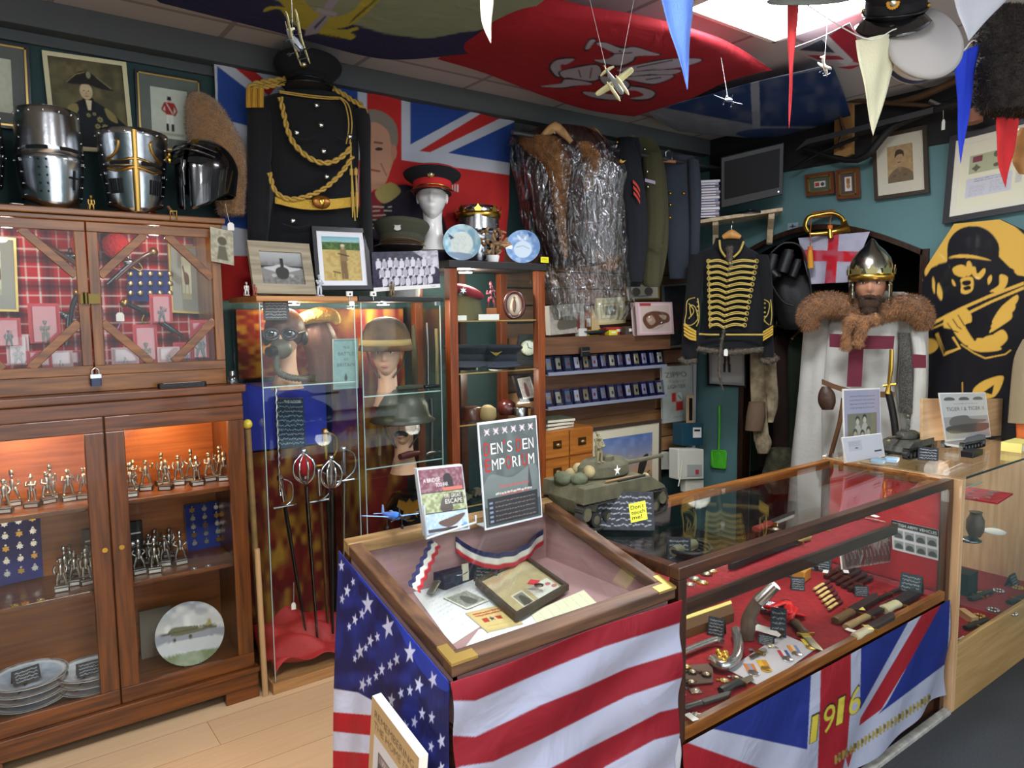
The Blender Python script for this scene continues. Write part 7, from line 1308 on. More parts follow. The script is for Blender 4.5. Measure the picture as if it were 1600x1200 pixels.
tag(G().sheet(UF,520,300,paint('flag_satin'),c,px=True).build('union_flag',solid=.0015),'red white and blue flag lettered 1916 draped over the front of the glass counter','flag')
lp = PL(at(1056,1160,y=KY0-.01),(0,1,0)); tag(puff(G(),lp,[(1052,1062,1153),(1050,1064,1175),(1054,1062,1200)],M('white_cotton','b8bac4',.9),.4).build('flag_tie'),'twisted white corner of cloth hanging at the left post of the counter','cloth')
sx = TX0-.075; A_,B_,C_ = at(582,1087,x=sx),at(655,1184,x=sx),at(570,1330,x=sx); c = Cv(150,240,'c2a274'); c.txt('REMEMBERING',.08,.10,.045,'33261a',w=.84).txt('THE HOME FRONT',.08,.165,.045,'33261a',w=1.02); c.rc(.09,.2,1,1,'d8d8dc').rc(.2,.27,1,1,'46404a').rc(.22,.28,1,.33,'8a7c84').txt('WAR',.28,.325,.04,'d8ccc0')
t = T('home_front_book','brown covered book about the home front leaning on the starred side of the table case','book',tuple(C_),world=True); g = G(); slab(g,A_,B_,C_,.02,WHITE); g.sheet(flatP(A_-np.array([.001,0,0]),B_-A_,C_-A_),150,240,paint('photo_paper',.35),c).build('cover',t)
# ---------------- on the table case lid ----------------
def upright(label,cat,name,tl,tr,bl,cv,y,th=.004,edge=None,prep=None):
    P3 = quad(tl,tr,bl,y=y); t = T(name,label,cat,tuple(P3[2]),world=True); g = G(); n = np.cross(P3[2]-P3[0],P3[1]-P3[0]); n /= np.linalg.norm(n); slab(g,P3[0],P3[1],P3[2],th,edge or WHITE)
    ux = P3[1]-P3[0]; uy = P3[2]-P3[0]; g.sheet(flatP(P3[0]+n*.001+ux*.02+uy*.02,ux*.96,uy*.96),cv.w//2,cv.h//2,paint('gloss_print',.25,.5),cv)
    if prep: prep(g,P3[0]+n*.002,ux,uy,n)
    g.build('print',t); return t,P3,n
c = Cv(150,240,'4c5452').clouds('6a7472',.5,30,0,.6); c.sm([(.5,.55),(.9,.45),(1,.6),(1,.8),(0,.8),(.1,.5)],'7c8482',.6); c.rc(.05,.72,.95,.98,'33363a'); c.poly([(.78,.68),(.82,.45),(.86,.68)],'3a3c3c')
for k in range(6): x = .12+k*.155; c.poly(star_pts(x,.08-(k % 2)*0,.06,sy=.55),'c4a4b4').ln([(x-.04,.05),(x+.04,.11)],.014,'e4d8e0').ln([(x+.04,.05),(x-.04,.11)],.014,'e4d8e0')
for a,b,col in ((.62,'3a2a28',0),(.70,'8c8884',0)): c.scrib(.28,a-.02,.8,a+.03,1,'b05048',.03,.3)
c.scrib(.2,.66,.85,.72,1,'c8c8c0',.03,.3)
for k in range(5): c.rc(.08,.76+k*.045,.14,.78+k*.045,'8a98b0'); c.scrib(.18,.75+k*.045,.9,.79+k*.045,1,'8a7a6c',.012,.3)
def den(g,o,ux,uy,n):
    ex,ey = ux/np.linalg.norm(ux),-uy/np.linalg.norm(uy); w = np.linalg.norm(ux); rd,wh = M('red_letter','c02c28',.5),M('white_letter','eceae4',.5)
    for y,s_ in ((.305,[('D',1),('E',0),('N',0),("'",1),('S',0),(' ',0),('D',1),('E',0),('N',0)]),(.455,[('E',1),('M',0),('P',0),('O',1),('R',0),('I',0),('U',1),('M',0)])):
        adv = [.06 if q[0] in "I'" else .05 if q[0] == ' ' else .125 if q[0] == 'M' else .108 for q in s_]; k_ = .86/sum(adv); x = .07
        for (ch_,r),a_ in zip(s_,adv):
            if ch_ != ' ': g.text(ch_,np.linalg.norm(uy)*(.125 if r else .105),rd if r else wh,frm(o+ux*x+uy*(y+(.008 if r else 0)),ex,ey,n),w=w*a_*k_*(.82 if ch_ not in "'I" else .4))
            x += a_*k_
t,P3,n = upright("acrylic shop sign reading Den's Den Emporium standing on the table case",'sign','shop_sign',(746,661),(838,649),(758,829),c,1.57,prep=den,edge=M('white_acrylic','e0e4e8',.2))
G().box((0,0,0),(.10,.05,.003),M('clear_acrylic_base','c4ccd0',.1),Mx=TR(*(P3[2]+[.06,.03,.003]))).build('base',t)
c = Cv(110,160,'5a5054').rc(0,0,1,.36,'7a4450').clouds('a89098',.5,10,0,.36).sm([(.55,.12),(.7,.1),(.75,.3),(.55,.33)],'2a2226').rc(.5,.3,.95,.36,'c8705c'); c.rc(0,.37,1,.68,'8a9468').clouds('d8dcb8',.6,12,.37,.68).sm([(.4,.66),(.45,.48),(.6,.44),(.68,.66)],'5c5450').rc(.6,.4,.95,.58,'4a4a44'); c.rc(0,.69,1,1,'a8c4dc').clouds('e0ecf4',.6,12,.69,1).sm([(.3,.84),(.6,.78),(.95,.74),(.75,.88),(.5,.93)],'6c5850'); c.rc(.05,.93,.98,.985,'54484a').el(.78,.94,.05,.035,'e4dcd8').el(.92,.92,.05,.035,'7ab0dc').rc(0,.355,1,.37,'201c20').rc(0,.675,1,.69,'201c20')
c.txt('A BRIDGE',.08,.2,.06,'f0ecec',w=.38).txt('TOO FAR',.35,.28,.06,'f0ecec',w=.28).txt('THE GREAT',.5,.47,.06,'e8e4d0',w=.4).txt('ESCAPE',.52,.56,.07,'f0ecdc',w=.4).txt('BATTLE OF BRITAIN',.08,.8,.05,'c8d0d8',w=.45)
t,P3,n = upright('war film case on a clear stand at the back left of the table case','dvd','film_case',(651,733),(722,726),(665,838),c,1.50,.014,M('case_plastic','c8d0d4',.2))
G().tube([P3[2]+[-.005,-.012,-.002],P3[2]+[(P3[1]-P3[0])[0]+.01,-.012,.012],P3[2]+[(P3[1]-P3[0])[0]+.01,-.012,.03]],.003,M('clear_acrylic_base'),6).tube([P3[2]+[-.01,-.012,.08],P3[2]+[-.005,-.012,-.002],P3[2]+[.02,.05,-.003]],.003,M('clear_acrylic_base'),6).build('stand',t)
q = at(608,838,z=.985); aeroplane('bright blue toy fighter plane with dark propeller on the corner of the table case',(q[0],q[1]-.01,tz(q[1])+.045),(-.2,.1,-.15),.15,M('toy_blue','3a7ad8',.35,coat=.3),M('toy_blue_wing','88b0e4',.35))
# ---------------- inside the table case ----------------
def deckpt(px,py,z): return at(px,py,z=z)
def flatpaper(label,name,cat,pts,z,cv,th=.001,m='photo_paper'):
    a,b,c_ = (at(*q,z=z) for q in pts); t = T(name,label,cat,tuple(a),world=True); g = G(); slab(g,a,b,c_,th,M('paper_edge','c8c4b0',.8)); g.sheet(flatP(a+[0,0,.0006],b-a,c_-a),cv.w//2,cv.h//2,paint(m,.45),cv); g.build('sheet',t); return t
TD = .823; typ = lambda col='dcdcda',n=14: Cv(80,110,col).scrib(.1,.06,.9,.95,n,'6a6a68',.005,.1)
flatpaper('white typed page at the left of the table case','typed_page','paper',((642,920),(722,880),(706,1008)),TD,typ(),.0008)
flatpaper('white typed page along the front of the table case','typed_page','paper',((748,984),(856,950),(728,1010)),TD,typ('e0e0de',8),.0012)
flatpaper('cream handwritten letter at the front right of the table case','letter','paper',((848,985),(828,958),(935,945)),TD+.002,typ('d8d4b4',6),.001)
c = Cv(90,60,'d8d8cc'); c.rc(.05,.08,.95,.92,'7c7c70').clouds('b0b0a4',.6,8).sm([(.3,.8),(.4,.3),(.6,.3),(.7,.8)],'55554c'); flatpaper('small black and white snapshot in the table case beside the framed medal','snapshot','photograph',((693,934),(727,921),(730,952)),TD+.004,c)
c = Cv(90,70,'c8b078').rc(.06,.08,.94,.92,'d0b87c'); c.scrib(.12,.1,.9,.32,2,'a83c28',.05,.8).poly(star_pts(.45,.5,.1,sy=1.2),'3c3c54').poly([(.2,.42),(.36,.4),(.34,.6),(.18,.6)],'b04030').poly([(.56,.42),(.74,.44),(.7,.6),(.58,.58)],'b04030').scrib(.15,.72,.85,.85,1,'8a7040',.01,.1); flatpaper('tan booklet with red lettering and crossed flags in the table case','booklet','booklet',((727,958),(780,946),(762,988)),TD+.003,c,.004)
c = Cv(150,120,'b8a87c').clouds('a09068',.4,20); c.rc(.03,.05,.4,.42,'b09c78').rc(.2,.6,.42,.95,'d8d4bc').rc(.22,.63,.40,.92,'7c7868').sm([(.25,.9),(.28,.7),(.35,.7),(.38,.9)],'4a463c').rc(.5,.62,.95,.97,'d8d8c8').el(.85,.75,.05,.04,'b86a64').el(.9,.85,.05,.04,'b86a64').scrib(.45,.1,.97,.5,4,'a89870',.003,.1)
fm = framed('medal_document_frame','dark framed army document with a red ribboned medal lying in the table case','frame',at(742,905,z=TD+.03),at(822,867,z=TD+.03),at(806,961,z=TD+.026),.012,c,M('dark_oak_frame'),depth=.016)
q = at(835,912,z=TD+.036); t = T('red_ribbon_medal','bronze medal on a red ribbon in the framed document','medal',tuple(q),-.3); G().prism([(-.018,.004),(.0,.028),(.02,.012),(.006,-.004),(.001,-.012)],.002,M('scarlet_ribbon','b42a30',.7)).build('ribbon',t); G().lathe([(.012,0),(.012,.002),(.001,.002)],M('bronze_dark','5c5044',.4,.8),(.006,-.016,0),20).build('disc',t)
for k,(px,py,lab) in enumerate(((700,893,'blackboard sign at the back left inside the table case'),(762,905,'blackboard sign beside the framed document in the table case'))): chalk_sign(lab,at(px,py,z=TD+.002),.065,.065,facing(1,1.4)-.3*k,6,seed=k)
c = Cv(200,40,'d0ccc0'); c.rc(0,0,1,.33,'2a2c50').rc(0,.7,1,1,'b02a34')
def sw(pts,w,label,wx=0):
    P = smooth([at(a,b,y=y) for a,b,y in pts],8); n_ = len(P)
    def f(u,v): i = np.clip((u*(n_-1)).astype(int),0,n_-2); fr = (u*(n_-1)-i)[:,None]; return P[i]*(1-fr)+P[i+1]*fr+np.stack([0*u,-.004*np.sin(u*40),-w*v],1)+wx*v[:,None]*np.array([.03,0,.01])
    tag(G().sheet(f,120,20,paint('flag_satin'),c).build('ribbon_swag',solid=.001),label,'ribbon')
sw([(712,838,1.64),(740,856,1.60),(775,864,1.57),(815,855,1.60),(848,826,1.64)],.045,'red white and blue ribbon looped across the back inside the table case'); sw([(672,842,1.60),(655,878,1.5),(637,914,1.40)],.035,'red white and blue ribbon hanging down the left inside of the table case',1)
t = T('dog_tags','metal identity tags on a chain in the table case','identity tags',tuple(at(680,920,z=TD+.01)),world=True); g = G(); g.tube(smooth([at(*q,z=TD+.03) for q in ((684,908),(700,900),(722,898),(732,892))],5),.0015,STEEL,5).build('chain',t); G().tube([at(684,908,z=TD+.025),at(672,928,z=TD+.01)],.011,M('dull_tag','6c6a58',.4,.7),10,fl=.3).build('tag',t); G().box((0,0,.02),(.02,.005,.045),M('cream_tag','d4ccb0',.7),Mx=TR(*at(727,905,z=TD+.01))).build('tag',t)
tag(G().box((0,0,.02),(.12,.09,.04),M('navy_velvet','1c1c34',.9),ch=.004).build('medal_box',loc=tuple(at(712,912,z=TD)+[0,.03,0]),rz=.2),'dark navy presentation box behind the snapshot in the table case','box')
# ---------------- knives, badges and medals in the counter ----------------
kn = [0]
def blade_thing(label,a,b,z,w=.018,sheath=False,hk='241c18',bk='b0b0ac',guard=True,frac=.38,cat='knife',curve=0,name='knife'):
    A_ = at(*a,z=z); B_ = at(*b,z=z); L = np.linalg.norm(B_-A_); an = math.atan2(B_[1]-A_[1],B_[0]-A_[0]); t = T(name,label,cat,tuple(A_+[0,0,.001]),an); h = L*frac
    m = M('hilt_'+hk,hk,.45,var=.2); g = G(); g.tube([(0,0,.010),(h*.1,0,.010),(h*.5,0,.011),(h*.9,0,.010)],[w*.42,w*.5,w*.42,w*.46],m,10,fl=.7); g.build('hilt',t)
    if guard: G().box((h*.93,0,.010),(.006,w*1.7,.010),BRASS,ch=.002).build('guard',t)
    g = G(); x0 = h*.96; P = [(x0,-w*.42),(L*.86,-w*.42+curve*.3),(L,w*.25+curve),(L*.93,w*.42+curve*.6),(x0,w*.42)]; bm = M(('sheath_' if sheath else 'blade_')+bk,bk,.5 if sheath else .25,0 if sheath else .9); g.prism(P,w*.4 if sheath else .003,bm,TR(0,0,.005)); g.build('sheath' if sheath else 'blade',t,bevel=.0015); return t
Z0 = DZ+.001; ZS = SZ+.004
for a,b,kw,lab in (((1126,1085),(1180,1060),dict(w=.03,hk='2a2c28',bk='d8d4c4',frac=.6),'penknife with open pale blade at the front left of the counter'),((1068,1112),(1145,1088),dict(sheath=True,hk='4c4640',bk='3c3832',w=.022,guard=False),'dark dagger at the very front left corner of the counter'),((1305,975),(1375,935),dict(sheath=True,w=.04,hk='6c5434',bk='2c2622'),'wide sheathed bayonet in the middle of the counter'),((1322,985),(1412,938),dict(sheath=True,w=.032,hk='a89060',bk='26211e'),'long black sheathed dagger right of the wide bayonet'),((1335,1000),(1400,965),dict(sheath=True,w=.035,hk='b8b090',bk='2e2a26'),'black sheathed knife with pale pommel at the front of the counter'),((1380,958),(1440,930),dict(sheath=True,w=.045,hk='c0b890',bk='1e1a18',curve=.02),'curved black sheath at the right end of the counter'),((1228,945),(1215,1000),dict(sheath=True,w=.04,hk='24201c',bk='3a2c22'),'short dark sheath standing against the sign in the middle of the counter'),((1240,975),(1282,1022),dict(w=.035,hk='5c4a34',bk='a8a48c',frac=.5),'kukri knife with brass fittings near the front of the counter')): blade_thing(lab,a,b,Z0,**kw)
for k in range(6): blade_thing('%s ivory handled knife from the back in the fan on the red cloth' % ORD[k],(1272+k*4.5,925+k*6.2),(1298+k*4,909+k*6.2),Z0,w=.014,hk='d8c47c',bk='8a8680',guard=False,frac=.6)
for k in range(5): blade_thing('%s dark handled knife from the left behind the ivory fan' % ORD[k],(1290+k*9,905+k*5),(1330+k*9,880+k*6),Z0,w=.022,hk='3a2018',bk='241a16',sheath=True,guard=k % 2 == 0)
blade_thing('very long machete sheath lying on the upper shelf of the counter',(1260,842),(1132,892),ZS,w=.045,sheath=True,hk='c8b060',bk='1e1b1a',frac=.2,name='machete')
blade_thing('dark red dagger on the upper shelf behind the machete',(1180,832),(1245,806),ZS,w=.03,sheath=True,hk='8a2a20',bk='241c1a'); blade_thing('black knife on the upper shelf by the white tag',(1332,812),(1375,800),ZS,w=.03,sheath=True,hk='1c1a1a',bk='2a2624')
t = T('leather_wrist_sheath','large brown leather sheath with steel buckle standing at the left of the counter','sheath',tuple(at(1160,1000,z=Z0)),world=True); kq = PL(at(1160,1000,z=Z0)); g = G(); puff(g,kq,[(1182,1200,925),(1168,1192,945),(1158,1182,965),(1157,1180,985),(1158,1178,1000)],M('worn_leather','5c4c40',.45,var=.3,vs=20,bump=.3,bs=40),.5,amp=.06); g.build('body',t); ptube(G(),kq,[(1186,940),(1206,920),(1212,914)],.02,STEEL,off=.01).build('buckle',t)
t = T('ammunition_belt','rolled steel cartridge clip behind the leather sheath','cartridge clip',tuple(at(1200,960,z=Z0)),.4); g = G()
for k in range(6): g.cyl((.012*k,-.03,.02),(.012*k,.03,.02),.0055,STEEL,8)
g.build('cartridges',t); G().box((.03,0,.012),(.085,.05,.012),DST,ch=.003).build('clip',t)
def badge(label,px,py,z,m,r=.014,pts=8,k=.7,grp=None,cat='badge'):
    q = at(px,py,z=z); t = T('cap_badge',label,cat,tuple(q),.5+.3*math.sin(px),grp); G().prism(star_pts(0,0,r,k=k,n=pts),.003,m).lathe([(r*.5,0),(r*.42,.003),(.001,.004)],M('badge_inset','e0d8b8',.3,.6),(0,0,.003),12).prism(star_pts(0,r*1.2,r*.45,n=5,k=.5),.003,m).build('emblem',t); return t
GB,SB,CB = M('gilt_badge','d8b04c',.3,.8),M('silver_badge','c8c8c4',.25,.9),M('bronze_badge','6a4e38',.4,.7)
t = T('brown_badge_card','brown card of badges at the front left of the counter','card',tuple(at(1090,1055,z=Z0)),world=True); g = G(); slab(g,at(1068,1040,z=Z0+.01),at(1114,1036,z=Z0+.01),at(1066,1070,z=Z0+.006),.003,M('brown_card','6a5448',.8)); g.build('card',t)
for k,(x,y,m,lab) in enumerate(((1072,1042,GB,'gilt badge at the top left of the brown card'),(1082,1050,CB,'round bronze badge in the middle of the brown card'),(1104,1054,CB,'small dark badge at the right of the brown card'),(1080,1066,CB,'bronze crown badge at the bottom of the brown card'))): badge(lab,x,y,Z0+.011,m,.017)
for k,(x,y,m,lab) in enumerate(((1132,1064,GB,'gilt star badge beside the penknife'),(1086,1080,SB,'square silver matchbox cover at the front left'),(1118,1034,GB,'gilt badge beside the silver bugle ornament'),(1150,1060,SB,'small silver badge above the penknife'),(1087,1118,SB,'silver spoon-shaped badge in the front corner'),(1063,1086,M('pink_enamel','d8a8a0',.4),'pink enamel badge at the left post'))): badge(lab,x,y,Z0,m,.016 if k != 1 else .022,8 if k != 1 else 4,.7)
for k,(x,y,m,lab) in enumerate(((1086,905,SB,'first'),(1104,898,CB,'second'),(1098,911,GB,'third'),(1112,893,GB,'fourth'),(1078,914,SB,'fifth'),(1300,822,GB,'sixth'),(1318,815,GB,'seventh'))): badge('%s badge from the left on the upper counter shelf' % lab,x,y,ZS,m,.018)
def medal(label,px,py,cols,z=Z0+.004): 
    q = at(px,py,z=z); t = T('war_medal',label,'medal',tuple(q),-.72,'medals lying on the white card'); g = G()
    for i,col in enumerate(cols): g.bx(-.015+i*.03/len(cols),-.015+(i+1)*.03/len(cols),.006,.050,0,.0015,M('rib_'+col,col,.7))
    g.build('ribbon',t); G().lathe([(.0165,0),(.017,.002),(.015,.003),(.001,.0032)],SB if len(cols) != 2 else GB,(0,-.010,0),22).box((0,.007,.001),(.02,.005,.002),SB).build('disc',t)
wc = [(at(*q,z=Z0)) for q in ((1147,1046),(1206,1000),(1185,1072))]; t = T('white_medal_card','white card under the row of medals in the counter','card',tuple(wc[0]),world=True); g = G(); slab(g,at(1137,1046,z=Z0+.003),at(1222,990,z=Z0+.003),at(1192,1074,z=Z0+.003),.002,M('white_felt','c8c8cc',.9)); g.build('card',t)
for k,(x,y,c_) in enumerate(((1176,1050,('c87838','8a9ab8','c87838')),(1196,1044,('d8b030','c89020')),(1229,1028,('b03030','d8d8d8','3a4a8a')),(1244,1020,('d88838','e8c890','6a8ab8')),(1266,1010,('d8c030','b8a020')))): medal('%s medal from the left on the white card' % ORD[k],x,y,c_)
badge('silver cross badge above the medals',1205,1010,Z0+.004,SB,.024,4,.3); badge('grey bar of ribbons badge beside the silver cross',1186,1020,Z0+.004,M('grey_enamel','6c6c74',.4),.022,4,.6)
t = T('gilt_dragon_ornament','ornate silver and gilt curved ornament on the red cloth','ornament',tuple(at(1130,1035,z=Z0)),world=True); g = G(); P = [at(*q,z=Z0+.02) for q in ((1066,1020),(1090,1010),(1118,1000),(1128,1003))]; g.tube(smooth(P,5),[.012]*16 if 0 else .012,SB,8); P = [at(*q,z=Z0+.02) for q in ((1150,985),(1154,1010),(1148,1030),(1128,1040),(1114,1030))]; g.tube(smooth(P,5),.016,SB,8); g.build('silver_arm',t); g = G()
for k in range(8): g.ell(at(1128+6*math.cos(k),1026+8*math.sin(k*1.7),z=Z0+.03),.010,GB,8)
g.build('gilt_figure',t)
for k,(px,py,z,w,h,lab) in enumerate(((1120,990,Z0,.055,.06,'blackboard sign at the left end of the counter deck'),(1197,1005,Z0,.05,.03,'low blackboard sign beside the medals'),(1216,990,Z0,.05,.095,'tall blackboard sign in the middle of the counter deck'),(1246,920,Z0,.05,.05,'blackboard sign behind the tall sign on the counter deck'),(1345,930,Z0,.05,.04,'blackboard sign lying on the knives in the counter'),(1424,925,Z0,.075,.075,'large blackboard sign at the right end of the counter deck'),(1235,900,Z0,.05,.05,'blackboard sign at the back of the counter deck'),(1282,890,Z0,.08,.06,'blackboard sign behind the striped ribbon bar'),(1060,872,ZS,.07,.07,'blackboard sign at the left end of the upper shelf'))): chalk_sign(lab,at(px,py,z=z),w,h,n=5,seed=k)
t = T('yellow_tin','small yellow-orange tin behind the knives in the counter','tin',tuple(at(1252,905,z=Z0)),.2); G().box((0,0,.02),(.075,.05,.035),M('ochre_tin','c08c3c',.4),ch=.004).box((0,0,.04),(.078,.053,.008),M('ochre_tin'),ch=.004).build('body',t)
t = T('ribbon_bar','striped medal ribbon bar at the back of the counter deck','ribbon bar',tuple(at(1285,888,z=Z0)),-.1); g = G()
for k in range(9): g.bx(-.05+k*.011,-.041+k*.011,-.012,.022,.006,.02,M(('rb_a','rb_b','rb_c')[k % 3],('2a2624','d0c8b8','a85038')[k % 3],.7))
g.build('ribbons',t)
t = T('red_ribbon_rosette','crumpled bright red ribbon in the middle of the counter','ribbon',tuple(at(1222,950,z=Z0)),world=True); g = G(); q = at(1225,955,z=Z0+.02); P = smooth([q+np.array([.05*math.sin(k*1.9),.05*math.cos(k*1.3),.02*math.sin(k*2.3)]) for k in range(14)],5); g.tube(P,.016,M('bright_red_satin','d01c20',.4),6,fl=.3).build('ribbon',t)
c = Cv(120,110,'c8a894').clouds('b89884',.4,14)
for k in range(12): c.sm([(.04+k*.07,.9),(.05+k*.07,.4+.1*math.sin(k)),(.08+k*.07,.3+.1*math.sin(k)),(.11+k*.07,.42+.1*math.sin(k)),(.12+k*.07,.9)],'5c5448').ln([(.07+k*.07,.4),(.08+k*.07,.7)],.012,'d0ccc4')
t,P3,n = upright('large plastic bagged card of model soldiers standing in the counter','model kit','bagged_model_set',(1311,845),(1401,835),(1316,890),c,1.38); P3 = [P3[0],P3[1],P3[2]]
slab(G(),P3[0]-n*-.004,P3[1]+n*.004,P3[2]+n*.004,.002,PLW).build('plastic_bag',t)
c = Cv(110,80,'c8c4c4').rc(0,0,1,.22,'24221f').txt('BRITISH ARMY VEHICLES',.03,.17,.1,'e4e2dc',w=.94); [c.rc(.04+i*.24,.3+j*.36,.25+i*.24,.58+j*.36,'8c8c8c').sm([(.06+i*.24,.55+j*.36),(.1+i*.24,.4+j*.36),(.2+i*.24,.4+j*.36),(.23+i*.24,.55+j*.36)],'4a4a48') for i in range(4) for j in range(2)]
bx = KX1-.03; a,b,c_ = at(1393,812,x=bx),at(1466,828,x=bx),at(1395,858,x=bx); t = T('vehicles_leaflet','leaflet of army vehicles fixed inside the right end of the counter','leaflet',tuple(c_),world=True); g = G(); slab(g,a,b,c_,.001,WHITE); g.sheet(flatP(a-np.array([.002,0,0]),b-a,c_-a),110,80,paint('photo_paper',.35),c).build('sheet',t)
for k,(px,py,z,lab) in enumerate(((1290,893,Z0,'paper label in front of the striped ribbon bar'),(1322,893,Z0,'paper label right of the striped ribbon bar'),(1345,950,Z0,'yellow paper label on the knives'),(1357,980,Z0,'small yellow price label by the front knives'),(1366,806,ZS,'white paper tag standing on the upper shelf'),(1080,1120,Z0,'white paper tag in the front left corner'),(1330,985,Z0,'round white tag on the front knife'),(1200,985,Z0,'large white card behind the tall blackboard sign'))): q = at(px,py,z=z+.02); tag(G().box((0,0,0),(.035 if k < 7 else .09,.02 if k < 7 else .05,.0012),WHITE if k not in (2,3) else M('pale_yellow_card','e4d478',.8)).build('paper_label',loc=tuple(q),rz=.4+.2*k),lab,'label')
# ---------------- things in the mahogany cabinet ----------------
cyl_ = 0
row = {'upper': [(8,815,3.07),(22,770,3.17),(52,803,3.10),(76,800,3.13),(82,790,3.20),(109,790,3.12),(134,782,3.12),(206,790,3.04),(211,770,3.16),(231,778,3.12),(256,768,3.18),(262,774,3.08),(282,765,3.14),(302,758,3.18),(310,765,3.08),(330,755,3.13),(347,745,3.18),(353,755,3.10)],
       'lower': [(88,0,3.06),(95,0,3.16),(104,0,3.22),(110,0,3.10),(128,0,3.08),(131,0,3.17),(157,0,3.08),(212,0,3.08),(229,0,3.18),(239,0,3.24),(237,0,3.06),(254,0,3.12),(262,0,3.22),(278,0,3.10)]}
pro = [make_soldier(i) for i in range(6)]; n_ = 0
for nm,zz in (('upper',.8755),('lower',.5605)):
    for k,(px,_,y) in enumerate(row[nm]):
        x = at(px,800,y=y)[0]; lab = '%s pewter soldier from the left on the %s shelf of the mahogany cabinet' % (ORD[k],nm); s_ = 1.12 if nm == 'upper' else 1.15; p = pro[n_ % 6]
        if n_ < 6: p.location = (x,y,zz); p['label'] = lab; t = p
        else: t = copy_tree(p,(x,y,zz),label=lab)
        t.rotation_euler[2] = facing(x,y)+random.uniform(-.3,.3); t.scale = (s_,)*3; n_ += 1
BLV = M('royal_blue_velvet','1c2a70',.9,sheen=.3)
for tl,tr,bl,y,lab,nx in (((-30,812),(62,795),(-20,960),3.24,'blue velvet board of cap badges at the left of the lower cabinet shelf',4),((288,790),(365,780),(296,900),3.24,'blue velvet board of silver badges at the right of the lower cabinet shelf',4)):
    P3 = quad(tl,tr,bl,y=y); P3 = [np.array([q[0],q[1],max(q[2],.5605)]) for q in P3]; t = T('badge_board',lab,'badge board',tuple(P3[2]),world=True); g = G(); slab(g,P3[0],P3[1],P3[2],.015,BLV); g.build('velvet_board',t); ux = P3[1]-P3[0]; uy = P3[2]-P3[0]
    for j in range(5):
        for i in range(nx): g = G(); q = P3[0]+ux*(.14+i*.24)+uy*(.12+j*.18); X = frm(q-[0,.001,0],(1,0,0),(0,0,1),(0,-1,0)); g.prism(star_pts(0,0,.013,k=.6,n=6+(i+j) % 3),.003,SB if (i+j) % 3 else M('aged_brass'),X).prism(star_pts(0,.014,.006,n=5),.003,SB,X); g.build('badge',t)
for px,lab in ((147,'black presentation box with white edge, left half of the cabinet'),(208,'black presentation box with silver lettering behind the right door')): x = at(px,850,y=3.22)[0]; t = T('presentation_box',lab,'box',(x,3.23,.5605)); G().box((0,0,.085),(.075,.02,.17),M('black_card')).build('body',t); G().bx(-.03,.03,-.0115,-.011,.12,.126,WHITE).lathe([(.016,0),(.016,.001),(.001,.001)],SB,Mx=TR(0,-.0105,.075)@rot('x',PI/2),n=16).build('crest',t)
for k,(px,lab) in enumerate(((20,'gilt badge at the left end of the lower cabinet shelf'),(37,'red and white enamel badge on the lower cabinet shelf'),(62,'gilt anchor badge beside the pewter group'),(305,'silver oval badge on the lower shelf behind the right door'),(327,'small silver badge below the blue board on the right'))): x = at(px,915,y=2.99)[0]; t = T('cap_badge',lab,'badge',(x,2.995,.5605),.2); G().prism(star_pts(0,0,.013,k=.75,n=8),.004,GB if k < 3 else SB).ell((0,0,.005),(.007,.007,.003),M('red_enamel','b02a2a',.3) if k == 1 else SB,8).build('emblem',t)
c = Cv(120,120,'9aa4ae').grad('8a94a4','c4c4c0',0,.45).clouds('e4e4e4',.7,22,0,.5); c.rc(0,.48,1,.62,'8c909c').rc(0,.6,1,.8,'c8c8c8').rc(0,.8,1,1,'7c8460').clouds('98a070',.5,12,.8,1); c.sm([(.2,.42),(.28,.38),(.55,.4),(.78,.42),(.9,.46),(.7,.5),(.3,.52),(.2,.48)],'54583c').poly([(.72,.42),(.8,.3),(.82,.44)],'9c8c50').ln([(.05,.47),(.95,.44)],.025,'3c402c').el(.27,.58,.025,.035,'2a2a24').el(.5,.56,.025,.035,'2a2a24').ln([(.62,.4),(.64,.46)],.012,'e0e0dc').ln([(.66,.4),(.68,.46)],.012,'e0e0dc')
x = at(300,1040,y=3.06)[0]; t = plate('plate painted with a parked wartime aircraft standing behind the right cabinet door',(x,3.06,.1555),.128,c,.12); plate_stand(t,BLACK)
tag(G().box((0,0,.10),(.12,.012,.20),M('grey_board','7a7468',.8)).build('cardboard_sleeve',loc=(at(245,980,y=3.2)[0],3.22,.1555)),'grey cardboard sleeve standing behind the aircraft plate','sleeve')
def plate_stack(px,y,n,r,who,c0):
    x = at(px,1100,y=y)[0]
    for k in range(n):
        c = Cv(60,60,'e0e0dc').el(.5,.5,.5,.5,'20242c').el(.5,.5,.465,.465,'e4e4e0').el(.5,.5,.42,.42,c0).clouds('e8ecf0',.4,10); c.sm([(.3,.55),(.5,.45),(.7,.42),(.6,.58)],'3c4048').ln([(.25,.6),(.75,.4)],.03,'3c4048')
        plate('%s plate from the bottom of the %s stack in the mahogany cabinet' % (ORD[k],who),(x+.004*math.sin(k*3),y,.156+k*.0265),r,c,rz=.3*k,flat=True)
    p = (x-.01,y-.05,.156+n*.0265); chalk_sign('blackboard sign on top of the %s plate stack' % who,p,.085,.05,n=4,seed=n)
plate_stack(48,3.10,4,.125,'left','a8b8c8'); plate_stack(146,3.08,3,.115,'right','c8ccd0')
